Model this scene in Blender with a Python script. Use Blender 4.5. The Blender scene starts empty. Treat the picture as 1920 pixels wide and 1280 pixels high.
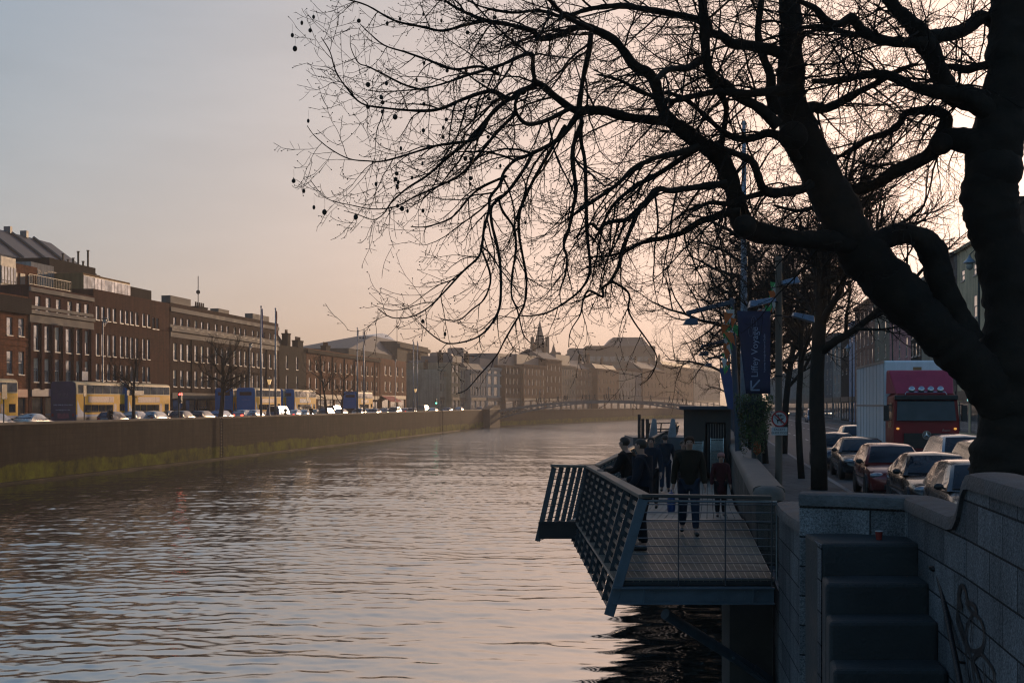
import bpy, math, random
import numpy as np
from mathutils import Vector, Matrix
random.seed(7)
C = bpy.context.scene.collection
F, CZ, HV = 2300.0, 5.6, 757.0          # focal length in photo pixels, eye height, horizon row

def P(u, v, Y):
    return Vector(((u - 960) * Y / F, Y, CZ - (v - HV) * Y / F))

class Bank:
    """a straight line of quay: s runs along it, t across it (positive to the right)"""
    def __init__(b, dx, dy, sign):
        d = Vector((dx, dy, 0)).normalized()
        b.q, b.n, b.sign = d, Vector((d.y, -d.x, 0)), sign
        a = d if sign > 0 else -d
        b.rz = math.atan2(a.y, a.x)
    def Y(b, u, t): return t / (b.n.x * (u - 960) / F + b.n.y)
    def s(b, u, t):
        Y = b.Y(u, t); return b.q.x * (u - 960) / F * Y + b.q.y * Y
    def z(b, u, v, t): return CZ - (v - HV) * b.Y(u, t) / F
    def pt(b, s, t, z=0.0):
        p = b.q * s + b.n * t; return Vector((p.x, p.y, z))
    def at(b, u, t, z=0.0): return b.pt(b.s(u, t), t, z)
LB = Bank(.139, .9903, 1)               # left quay up to the footbridge
LF = Bank(.330, .944, 1)                # left quay beyond the footbridge
RB = Bank(.158, .9874, -1)              # right quay
LROAD, RROAD = 3.4, 2.95

# ---------------------------------------------------------------- mesh builder
class MB:
    def __init__(s): s.v, s.f, s.m, s.cur = [], [], [], 0
    def mat(s, i): s.cur = i; return s
    def add(s, vs, fs):
        o = len(s.v); s.v.extend(tuple(v) for v in vs)
        s.f.extend(tuple(i + o for i in f) for f in fs); s.m.extend([s.cur] * len(fs)); return s
    def quad(s, a, b, c, d): return s.add([a, b, c, d], [(0, 1, 2, 3)])
    def box(s, x0, y0, z0, x1, y1, z1, M=None):
        vs = [Vector((x, y, z)) for z in (z0, z1) for x, y in ((x0, y0), (x1, y0), (x1, y1), (x0, y1))]
        if M is not None: vs = [M @ v for v in vs]
        return s.add(vs, [(3, 2, 1, 0), (4, 5, 6, 7), (0, 1, 5, 4), (1, 2, 6, 5), (2, 3, 7, 6), (3, 0, 4, 7)])
    def beam(s, a, b, w, h, up=(0, 0, 1)):
        a, b = Vector(a), Vector(b); d = (b - a).normalized(); r = d.cross(Vector(up))
        if r.length < 1e-4: r = d.cross(Vector((0, 1, 0)))
        r.normalize(); n = r.cross(d)
        o = [r * (-w / 2) - n * (h / 2), r * (w / 2) - n * (h / 2), r * (w / 2) + n * (h / 2), r * (-w / 2) + n * (h / 2)]
        return s.add([a + k for k in o] + [b + k for k in o], [(3, 2, 1, 0), (4, 5, 6, 7), (0, 1, 5, 4), (1, 2, 6, 5), (2, 3, 7, 6), (3, 0, 4, 7)])
    def prism(s, poly, a, b, f):
        """extrude a counter-clockwise 2D polygon between a and b; f(x, y, h) gives the 3D point"""
        n = len(poly)
        vs = [f(x, y, a) for x, y in poly] + [f(x, y, b) for x, y in poly]
        return s.add(vs, [tuple(range(n - 1, -1, -1)), tuple(range(n, 2 * n))] + [(i, (i + 1) % n, n + (i + 1) % n, n + i) for i in range(n)])
    def tube(s, pts, rad, n=6, cap=True):
        pts = [Vector(p) for p in pts]; k = len(pts)
        if not hasattr(rad, '__len__'): rad = [rad] * k
        d = (pts[1] - pts[0]).normalized()
        r = d.cross(Vector((0.03, 0.05, 1)))
        if r.length < 1e-3: r = d.cross(Vector((0, 1, 0)))
        r.normalize(); vs = []
        for i, p in enumerate(pts):
            d2 = (pts[min(i + 1, k - 1)] - pts[max(i - 1, 0)])
            if d2.length > 1e-9: d = d2.normalized()
            r = r - d * r.dot(d)
            if r.length < 1e-6: r = d.orthogonal()
            r.normalize(); q = d.cross(r)
            for j in range(n):
                a = 2 * math.pi * j / n
                vs.append(p + (r * math.cos(a) + q * math.sin(a)) * rad[i])
        fs = [(i * n + j, i * n + (j + 1) % n, (i + 1) * n + (j + 1) % n, (i + 1) * n + j) for i in range(k - 1) for j in range(n)]
        if cap: fs += [tuple(range(n - 1, -1, -1)), tuple(range((k - 1) * n, k * n))]
        return s.add(vs, fs)
    def lathe(s, prof, n=16, c=(0, 0, 0), M=None, cap=True):
        vs = []
        for r, z in prof:
            for j in range(n):
                a = 2 * math.pi * j / n
                v = Vector((r * math.cos(a), r * math.sin(a), z))
                v = (M @ v) if M is not None else v
                vs.append(v + Vector(c))
        k = len(prof)
        fs = [(i * n + j, i * n + (j + 1) % n, (i + 1) * n + (j + 1) % n, (i + 1) * n + j) for i in range(k - 1) for j in range(n)]
        if cap: fs += [tuple(range(n - 1, -1, -1)), tuple(range((k - 1) * n, k * n))]
        return s.add(vs, fs)
    def ball(s, c, r, nu=10, nv=6, M=None):
        if not hasattr(r, '__len__'): r = (r, r, r)
        prof = [(max(math.sin(math.pi * i / nv), .02), -math.cos(math.pi * i / nv)) for i in range(nv + 1)]
        S = Matrix.Diagonal((r[0], r[1], r[2])).to_4x4()
        return s.lathe(prof, nu, c, (M @ S) if M is not None else S)
    def build(s, name, mats, parent=None, smooth=None, bevel=0):
        me = bpy.data.meshes.new(name); me.from_pydata(s.v, [], s.f)
        if not isinstance(mats, (list, tuple)): mats = [mats]
        for m in mats: me.materials.append(m)
        if len(mats) > 1: me.polygons.foreach_set('material_index', s.m)
        if smooth:
            me.polygons.foreach_set('use_smooth', [True] * len(s.f))
            if smooth != True: me.set_sharp_from_angle(angle=math.radians(smooth))
        me.update()
        o = bpy.data.objects.new(name, me); C.objects.link(o)
        if parent is not None: o.parent = parent
        if bevel:
            b = o.modifiers.new('edge', 'BEVEL'); b.width = bevel; b.segments = 2; b.limit_method = 'ANGLE'
        return o

def tag(o, label, cat, group=None, kind=None):
    o['label'] = label; o['category'] = cat
    if group: o['group'] = group
    if kind: o['kind'] = kind
    return o
def thing(name, label, cat, loc=(0, 0, 0), rz=0.0, group=None):
    o = bpy.data.objects.new(name, None); C.objects.link(o)
    o.location = loc; o.rotation_euler = (0, 0, rz); o.empty_display_size = .2
    return tag(o, label, cat, group)
def struct(o, kind='structure'):
    o['kind'] = kind; return o
KIDS = {}
def copytree(src, loc, rz, label, group=None):
    def rec(o, parent):
        c = o.copy(); C.objects.link(c)
        if parent is not None: c.parent = parent
        for k in o.children: rec(k, c)
        return c
    r = rec(src, None); r.location = loc; r.rotation_euler = (0, 0, rz); r['label'] = label
    if group: r['group'] = group
    return r

def skinmesh(verts, edges, radii, sub=2, root=0):
    """grow one continuous surface round a skeleton and return it as a plain mesh"""
    me = bpy.data.meshes.new('skeleton'); me.from_pydata(verts, edges, [])
    o = bpy.data.objects.new('skeleton', me); C.objects.link(o)
    o.modifiers.new('skin', 'SKIN')
    sv = me.skin_vertices[0].data if me.skin_vertices else None
    if sv is None:
        bpy.context.view_layer.update(); sv = me.skin_vertices[0].data
    for i, r in enumerate(radii):
        sv[i].radius = (r, r) if not hasattr(r, '__len__') else r
        sv[i].use_root = (i == root)
    if sub: o.modifiers.new('smooth', 'SUBSURF').levels = sub
    dg = bpy.context.evaluated_depsgraph_get(); dg.update()
    m2 = bpy.data.meshes.new_from_object(o.evaluated_get(dg))
    bpy.data.objects.remove(o); bpy.data.meshes.remove(me)
    m2.polygons.foreach_set('use_smooth', [True] * len(m2.polygons))
    return m2
def meshobj(name, me, m, parent=None):
    me.materials.clear(); me.materials.append(m)
    o = bpy.data.objects.new(name, me); C.objects.link(o)
    if parent is not None: o.parent = parent
    return o
def textmesh(body, size, align='CENTER', extrude=.002):
    cu = bpy.data.curves.new('lettering', 'FONT'); cu.body = body; cu.size = size
    cu.align_x = align; cu.align_y = 'CENTER'; cu.extrude = extrude; cu.resolution_u = 4
    o = bpy.data.objects.new('lettering', cu); C.objects.link(o)
    dg = bpy.context.evaluated_depsgraph_get(); dg.update()
    me = bpy.data.meshes.new_from_object(o.evaluated_get(dg))
    bpy.data.objects.remove(o); bpy.data.curves.remove(cu)
    return me
def lettering(body, size, M, m, parent, align='CENTER', name='lettering'):
    me = textmesh(body, size, align); me.transform(M)
    return meshobj(name, me, m, parent)
def XZ(x, y, z, flip=False):
    """matrix that stands flat lettering upright, facing -y (or +y)"""
    R = Matrix.Rotation(math.pi / 2, 4, 'X')
    if flip: R = Matrix.Rotation(math.pi, 4, 'Z') @ R
    return Matrix.Translation((x, y, z)) @ R

# ---------------------------------------------------------------- materials
MATS = {}
def _new(name):
    m = bpy.data.materials.new(name); m.use_nodes = True
    nt = m.node_tree; b = nt.nodes['Principled BSDF']
    return m, nt, b
def N(nt, kind, **kw):
    n = nt.nodes.new(kind)
    for k, v in kw.items():
        if k.startswith('_'): setattr(n, k[1:], v)
        else: n.inputs[k.replace('__', ' ')].default_value = v
    return n
def ramp(nt, fac, stops):
    r = nt.nodes.new('ShaderNodeValToRGB'); e = r.color_ramp.elements
    while len(e) < len(stops): e.new(.5)
    for k, (p, c) in zip(e, stops):
        k.position = p; k.color = (c[0], c[1], c[2], 1) if hasattr(c, '__len__') else (c, c, c, 1)
    nt.links.new(fac, r.inputs[0]); return r.outputs[0]
def mixc(nt, fac, a, b, mode='MIX'):
    n = nt.nodes.new('ShaderNodeMix'); n.data_type = 'RGBA'; n.blend_type = mode
    for sock, val in ((n.inputs[0], fac), (n.inputs[6], a), (n.inputs[7], b)):
        if hasattr(val, 'links') or hasattr(val, 'is_linked'): nt.links.new(val, sock)
        elif hasattr(val, '__len__'): sock.default_value = (*val, 1) if len(val) == 3 else val
        else: sock.default_value = val
    return n.outputs[2]
def bump(nt, b, h, strength, dist=.02):
    n = N(nt, 'ShaderNodeBump', Strength=strength, Distance=dist)
    nt.links.new(h, n.inputs['Height']); nt.links.new(n.outputs[0], b.inputs['Normal']); return n
def objco(nt, scale=(1, 1, 1)):
    t = nt.nodes.new('ShaderNodeTexCoord'); mp = nt.nodes.new('ShaderNodeMapping'); mp.inputs['Scale'].default_value = scale
    nt.links.new(t.outputs['Object'], mp.inputs[0]); return mp.outputs[0]
def plain(name, col, rough=.6, metal=0.0, var=.25, vscale=3.0, bmp=0.0, bscale=20.0, spec=.5, coat=0.0, emit=None, stretch=(1, 1, 1)):
    """a painted or natural surface with uneven colour, gloss and a fine relief"""
    if name in MATS: return MATS[name]
    m, nt, b = _new(name); co = objco(nt, stretch)
    n1 = N(nt, 'ShaderNodeTexNoise', Scale=vscale, Detail=6.0, Roughness=.6); nt.links.new(co, n1.inputs['Vector'])
    lo = [c * (1 - var) for c in col]; hi = [min(1, c * (1 + var)) for c in col]
    nt.links.new(ramp(nt, n1.outputs[0], [(.3, lo), (.7, hi)]), b.inputs['Base Color'])
    nt.links.new(ramp(nt, n1.outputs[0], [(.3, max(.02, rough * .85)), (.7, min(1, rough * 1.15))]), b.inputs['Roughness'])
    b.inputs['Metallic'].default_value = metal; b.inputs['Specular IOR Level'].default_value = spec
    b.inputs['Coat Weight'].default_value = coat; b.inputs['Coat Roughness'].default_value = .06
    if bmp:
        n2 = N(nt, 'ShaderNodeTexNoise', Scale=bscale, Detail=5.0); nt.links.new(co, n2.inputs['Vector'])
        bump(nt, b, n2.outputs[0], bmp)
    if emit:
        b.inputs['Emission Color'].default_value = (*emit[0], 1); b.inputs['Emission Strength'].default_value = emit[1]
    MATS[name] = m; return m
def wallcoords(nt):
    """(along the wall, height) whichever way the face looks"""
    t = nt.nodes.new('ShaderNodeTexCoord'); s = nt.nodes.new('ShaderNodeSeparateXYZ'); nt.links.new(t.outputs['Object'], s.inputs[0])
    sn = nt.nodes.new('ShaderNodeSeparateXYZ'); nt.links.new(t.outputs['Normal'], sn.inputs[0])
    ab = N(nt, 'ShaderNodeMath', _operation='ABSOLUTE'); nt.links.new(sn.outputs[0], ab.inputs[0])
    gt = N(nt, 'ShaderNodeMath', _operation='GREATER_THAN'); nt.links.new(ab.outputs[0], gt.inputs[0]); gt.inputs[1].default_value = .7
    mx = nt.nodes.new('ShaderNodeMix'); nt.links.new(gt.outputs[0], mx.inputs[0]); nt.links.new(s.outputs[0], mx.inputs[2]); nt.links.new(s.outputs[1], mx.inputs[3])
    cb = nt.nodes.new('ShaderNodeCombineXYZ'); nt.links.new(mx.outputs[0], cb.inputs[0]); nt.links.new(s.outputs[2], cb.inputs[1])
    return cb.outputs[0], t.outputs['Object'], s
def masonry(name, c1, c2, mortar, bw, bh, joint=.01, rough=.85, speck=0.0, stain=.35, bmp=.4, offset=.5, moss=None):
    """courses of brick or cut stone, with weather stains and, if asked, specks and a mossy foot"""
    if name in MATS: return MATS[name]
    m, nt, b = _new(name); wc, ob, sep = wallcoords(nt)
    br = nt.nodes.new('ShaderNodeTexBrick'); br.offset = offset
    for k, v in (('Color1', c1), ('Color2', c2), ('Mortar', mortar)): br.inputs[k].default_value = (*v, 1)
    br.inputs['Scale'].default_value = 1; br.inputs['Mortar Size'].default_value = joint; br.inputs['Mortar Smooth'].default_value = .3
    br.inputs['Brick Width'].default_value = bw; br.inputs['Row Height'].default_value = bh; br.inputs['Bias'].default_value = 0
    nt.links.new(wc, br.inputs['Vector'])
    n1 = N(nt, 'ShaderNodeTexNoise', Scale=.45, Detail=7.0, Roughness=.65); nt.links.new(ob, n1.inputs['Vector'])
    col = mixc(nt, 1.0, br.outputs['Color'], ramp(nt, n1.outputs[0], [(.3, 1 - stain), (.7, 1 + stain * .3)]), 'MULTIPLY')
    # rain streaks: noise drawn out downwards
    mp = nt.nodes.new('ShaderNodeMapping'); mp.inputs['Scale'].default_value = (2.5, 2.5, .12); nt.links.new(ob, mp.inputs[0])
    n3 = N(nt, 'ShaderNodeTexNoise', Scale=1.0, Detail=4.0); nt.links.new(mp.outputs[0], n3.inputs['Vector'])
    col = mixc(nt, 1.0, col, ramp(nt, n3.outputs[0], [(.35, 1 - stain * .7), (.6, 1.0)]), 'MULTIPLY')
    h = br.outputs['Fac']
    if speck:
        n2 = N(nt, 'ShaderNodeTexNoise', Scale=55.0, Detail=3.0, Roughness=.8); nt.links.new(ob, n2.inputs['Vector'])
        col = mixc(nt, 1.0, col, ramp(nt, n2.outputs[0], [(.38, 1 - speck), (.62, 1 + speck)]), 'MULTIPLY')
    if moss:
        n4 = N(nt, 'ShaderNodeTexNoise', Scale=.22, Detail=8.0, Roughness=.7); nt.links.new(ob, n4.inputs['Vector'])
        sz = N(nt, 'ShaderNodeMath', _operation='MULTIPLY'); nt.links.new(sep.outputs[2], sz.inputs[0]); sz.inputs[1].default_value = .33
        ad = N(nt, 'ShaderNodeMath', _operation='MULTIPLY_ADD'); nt.links.new(n4.outputs[0], ad.inputs[0]); ad.inputs[1].default_value = moss[1]
        nt.links.new(sz.outputs[0], ad.inputs[2])
        n5 = N(nt, 'ShaderNodeTexNoise', Scale=.5, Detail=8.0, Roughness=.75); nt.links.new(ob, n5.inputs['Vector'])
        ms = mixc(nt, ramp(nt, n5.outputs[0], [(.35, 0.0), (.65, 1.0)]), moss[2], moss[3])
        col = mixc(nt, ramp(nt, ad.outputs[0], [(0.0, 1.0), (min(1, moss[0]), 1.0), (min(1, moss[0] + .06), 0.0)]), col, ms)
    nt.links.new(col, b.inputs['Base Color']); b.inputs['Roughness'].default_value = rough
    b.inputs['Specular IOR Level'].default_value = .06
    n6 = N(nt, 'ShaderNodeTexNoise', Scale=25.0, Detail=5.0); nt.links.new(ob, n6.inputs['Vector'])
    mm = N(nt, 'ShaderNodeMath', _operation='MULTIPLY_ADD'); nt.links.new(h, mm.inputs[0]); mm.inputs[1].default_value = -1.0; nt.links.new(n6.outputs[0], mm.inputs[2])
    bump(nt, b, mm.outputs[0], bmp, .02)
    MATS[name] = m; return m
def glassmat(name, tint=(.02, .025, .03), rough=.03, spec=.9, metal=0.0):
    if name in MATS: return MATS[name]
    m, nt, b = _new(name); co = objco(nt)
    n1 = N(nt, 'ShaderNodeTexNoise', Scale=1.2, Detail=2.0); nt.links.new(co, n1.inputs['Vector'])
    nt.links.new(ramp(nt, n1.outputs[0], [(.35, tint), (.65, [c * 2.2 for c in tint])]), b.inputs['Base Color'])
    b.inputs['Roughness'].default_value = rough; b.inputs['Specular IOR Level'].default_value = spec; b.inputs['Metallic'].default_value = metal
    n2 = N(nt, 'ShaderNodeTexNoise', Scale=.7, Detail=1.0); nt.links.new(co, n2.inputs['Vector'])
    bump(nt, b, n2.outputs[0], .12, .05)
    MATS[name] = m; return m
SKY = dict(air=1.0, dust=4.0, ozone=4.8, strength=.15, sun=1.05, exposure=1.4, haze=.00048, aniso=.3, limit=(3.6, 2.75, 2.05), tint=(1.07, .958, 1.0),
           west=[(0.0, 1.25), (.5, 1.0), (.80, .96), (.87, 1.01), (.93, .96), (.985, .98), (1.0, 1.4)])
WAV = dict(swell=.04, chop=.17, long=.012, bump=.07)
# ================================================================ camera, sky, sun
sc = bpy.context.scene
cam = bpy.data.cameras.new('camera'); co_ = bpy.data.objects.new('camera', cam); C.objects.link(co_)
co_.location = (0, 0, CZ); co_.rotation_euler = (math.pi / 2, 0, 0)
cam.sensor_width = 36; cam.lens = 36 * F / 1920; cam.shift_y = (HV - 640) / 1920
cam.clip_start = .1; cam.clip_end = 6000; sc.camera = co_
SUN_AZ, SUN_EL = math.radians(22.6), math.radians(8.4)
w = bpy.data.worlds.new('World'); sc.world = w; w.use_nodes = True
nt = w.node_tree; bg = nt.nodes['Background']
sky = nt.nodes.new('ShaderNodeTexSky'); sky.sky_type = 'NISHITA'; sky.sun_disc = False
sky.sun_elevation = SUN_EL; sky.sun_rotation = SUN_AZ; sky.altitude = 0
sky.air_density = SKY['air']; sky.dust_density = SKY['dust']; sky.ozone_density = SKY['ozone']
# thick evening air: the glow round the sun is spread out and held back (c / (1 + c / limit)), then warmed a little
lim = SKY['limit']
va = nt.nodes.new('ShaderNodeVectorMath'); va.operation = 'MULTIPLY_ADD'; nt.links.new(sky.outputs[0], va.inputs[0])
va.inputs[1].default_value = [1 / l for l in lim]; va.inputs[2].default_value = (1, 1, 1)
vd = nt.nodes.new('ShaderNodeVectorMath'); vd.operation = 'DIVIDE'; nt.links.new(sky.outputs[0], vd.inputs[0]); nt.links.new(va.outputs[0], vd.inputs[1])
vm = nt.nodes.new('ShaderNodeVectorMath'); vm.operation = 'MULTIPLY'; nt.links.new(vd.outputs[0], vm.inputs[0]); vm.inputs[1].default_value = SKY['tint']
# sky gain by angle from the sun, raised behind the camera to lift the foreground
tc = nt.nodes.new('ShaderNodeTexCoord'); dt = nt.nodes.new('ShaderNodeVectorMath'); dt.operation = 'DOT_PRODUCT'
nt.links.new(tc.outputs['Generated'], dt.inputs[0]); dt.inputs[1].default_value = (math.sin(SUN_AZ) * math.cos(SUN_EL), math.cos(SUN_AZ) * math.cos(SUN_EL), math.sin(SUN_EL))
mr = nt.nodes.new('ShaderNodeMapRange'); nt.links.new(dt.outputs['Value'], mr.inputs[0]); mr.inputs[1].default_value = -1; mr.inputs[2].default_value = 1
rp0 = ramp(nt, mr.outputs[0], SKY['west'])
vw = nt.nodes.new('ShaderNodeVectorMath'); vw.operation = 'MULTIPLY'; nt.links.new(vm.outputs[0], vw.inputs[0]); nt.links.new(rp0, vw.inputs[1]); vm = vw
# the faintest streaks of high cloud
mpc = nt.nodes.new('ShaderNodeMapping'); mpc.inputs['Scale'].default_value = (2.2, 1.2, 11); mpc.inputs['Rotation'].default_value = (.1, .35, 0); nt.links.new(tc.outputs['Generated'], mpc.inputs[0])
ncl = N(nt, 'ShaderNodeTexNoise', Scale=2.4, Detail=6.0, Roughness=.55); nt.links.new(mpc.outputs[0], ncl.inputs['Vector'])
vc = nt.nodes.new('ShaderNodeVectorMath'); vc.operation = 'MULTIPLY'; nt.links.new(vm.outputs[0], vc.inputs[0]); nt.links.new(ramp(nt, ncl.outputs[0], [(.35, .965), (.7, 1.05)]), vc.inputs[1]); vm = vc
nt.links.new(vm.outputs[0], bg.inputs[0]); bg.inputs[1].default_value = SKY['strength']
sl = bpy.data.lights.new('sun', 'SUN'); sl.energy = SKY['sun']; sl.angle = math.radians(.6); sl.color = (1.0, .65, .38)
so = bpy.data.objects.new('sun', sl); C.objects.link(so)
S = Vector((math.sin(SUN_AZ) * math.cos(SUN_EL), math.cos(SUN_AZ) * math.cos(SUN_EL), math.sin(SUN_EL)))
so.rotation_euler = S.to_track_quat('Z', 'Y').to_euler(); so.location = S * 200
vs_ = sc.view_settings; vs_.view_transform = 'Standard'; vs_.look = 'None'; vs_.exposure = SKY['exposure']; vs_.gamma = 1
sc.cycles.max_bounces = 6; sc.cycles.volume_bounces = 0; sc.cycles.use_denoising = True; sc.cycles.denoiser = 'OPENIMAGEDENOISE'; sc.cycles.denoising_prefilter = 'ACCURATE'; sc.cycles.filter_width = 1.2; sc.cycles.use_adaptive_sampling = False
sc.cycles.caustics_reflective = False; sc.cycles.caustics_refractive = False
sc.cycles.sample_clamp_indirect = 4

# ================================================================ land and water
LW = [LB.pt(-60, -46.4), LB.pt((300 + 46.4 * -.139) / .9903, -46.4)]
LW += [Vector((56, 460, 0)), Vector((150, 640, 0)), Vector((300, 800, 0))]
def lw_x(Y):
    for a, b in zip(LW, LW[1:]):
        if Y <= b.y: return a.x + (b.x - a.x) * (Y - a.y) / (b.y - a.y)
    return LW[-1].x
RT = 1.0                                               # right quay wall line
def rw_x(Y): return (RT + RB.q.x * Y) / RB.q.y
m_asph = plain('asphalt', (.055, .055, .06), .75, var=.25, vscale=.6, bmp=.3, bscale=60)
m_pave = masonry('paving', (.13, .125, .12), (.16, .155, .15), (.06, .06, .06), .6, .6, .012, .8, stain=.35, bmp=.2)
m_kerb = plain('kerb_granite', (.2, .195, .19), .8, var=.2, vscale=4)
m_earth = plain('earth', (.08, .075, .065), .9)
m_white = plain('road_paint', (.62, .6, .56), .7, var=.3, vscale=5)
g = MB(); g.quad((-520, -90, -1.5), (700, -90, -1.5), (700, 1150, -1.5), (-520, 1150, -1.5))
struct(g.build('ground', m_earth))
g = MB()
g.prism([(p.x - .3, p.y) for p in LW] + [(300, 1140), (-510, 1140), (-510, LW[0].y)], -1.5, LROAD - .01, lambda x, y, h: (x, y, h))
struct(g.build('terrain', m_earth))
g = MB()
RE = [(3.42, 3.0), (4.15, 8.75), (4.5, 12.9), (3.35, 13.2), (rw_x(16.2) + .2, 16.2), (rw_x(700) + .2, 700), (640, 700), (640, 3)]
g.prism(RE[::-1], -1.5, RROAD - .01, lambda x, y, h: (x, y, h))
struct(g.build('terrain', m_earth))

def strip(bank, t0, t1, s0, s1, z0, z1, name, m, kerb=None):
    g = MB(); p = [bank.pt(s0, t0), bank.pt(s1, t0), bank.pt(s1, t1), bank.pt(s0, t1)]
    if z0 is None: g.add([(q.x, q.y, z1) for q in p], [(3, 2, 1, 0)])
    else: g.prism([(q.x, q.y) for q in p][::-1], z0, z1, lambda x, y, h: (x, y, h))
    o = g.build(name, m); return struct(o)
# left bank: pavement by the wall, carriageway, shop pavement
strip(LB, -59, -48.9, -60, 330, None, LROAD, 'road', m_asph)
strip(LB, -48.9, -46.5, -60, 301, LROAD - .02, LROAD + .12, 'pavement', m_pave)
strip(LB, -64, -59, -60, 330, LROAD - .02, LROAD + .12, 'pavement', m_pave)
LT = -116.7
strip(LF, LT + 3.5, LT + 13.5, 285, 640, None, LROAD + .006, 'road', m_asph)
strip(LF, LT - 2, LT + 3.5, 292, 640, LROAD - .02, LROAD + .12, 'pavement', m_pave)
# right bank
strip(RB, 4.09, 16.5, -20, 690, None, RROAD, 'road', m_asph)
strip(RB, 1.2, 3.94, 16.2, 690, RROAD - .02, RROAD + .13, 'pavement', m_pave)
strip(RB, 1.2, 3.94, 4, 12.5, RROAD - .02, RROAD + .125, 'pavement', m_pave) if False else None
strip(RB, 3.94, 4.09, -20, 690, RROAD - .02, RROAD + .135, 'kerb', m_kerb)
strip(RB, 16.65, 21, -20, 690, RROAD - .02, RROAD + .13, 'pavement', m_pave)
strip(RB, 16.5, 16.65, -20, 690, RROAD - .02, RROAD + .135, 'kerb', m_kerb)
g = MB()
def mark(t, s0, s1, w_):
    a, b, c, d = RB.pt(s0, t - w_ / 2), RB.pt(s1, t - w_ / 2), RB.pt(s1, t + w_ / 2), RB.pt(s0, t + w_ / 2)
    g.add([(q.x, q.y, RROAD + .004) for q in (a, b, c, d)], [(3, 2, 1, 0)])
mark(13.4, 20, 600, .22)
for k in range(60):
    for t in (7.2, 10.4): mark(t, 14 + k * 6.5, 16.3 + k * 6.5, .12)
struct(g.build('road_markings', m_white))

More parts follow.
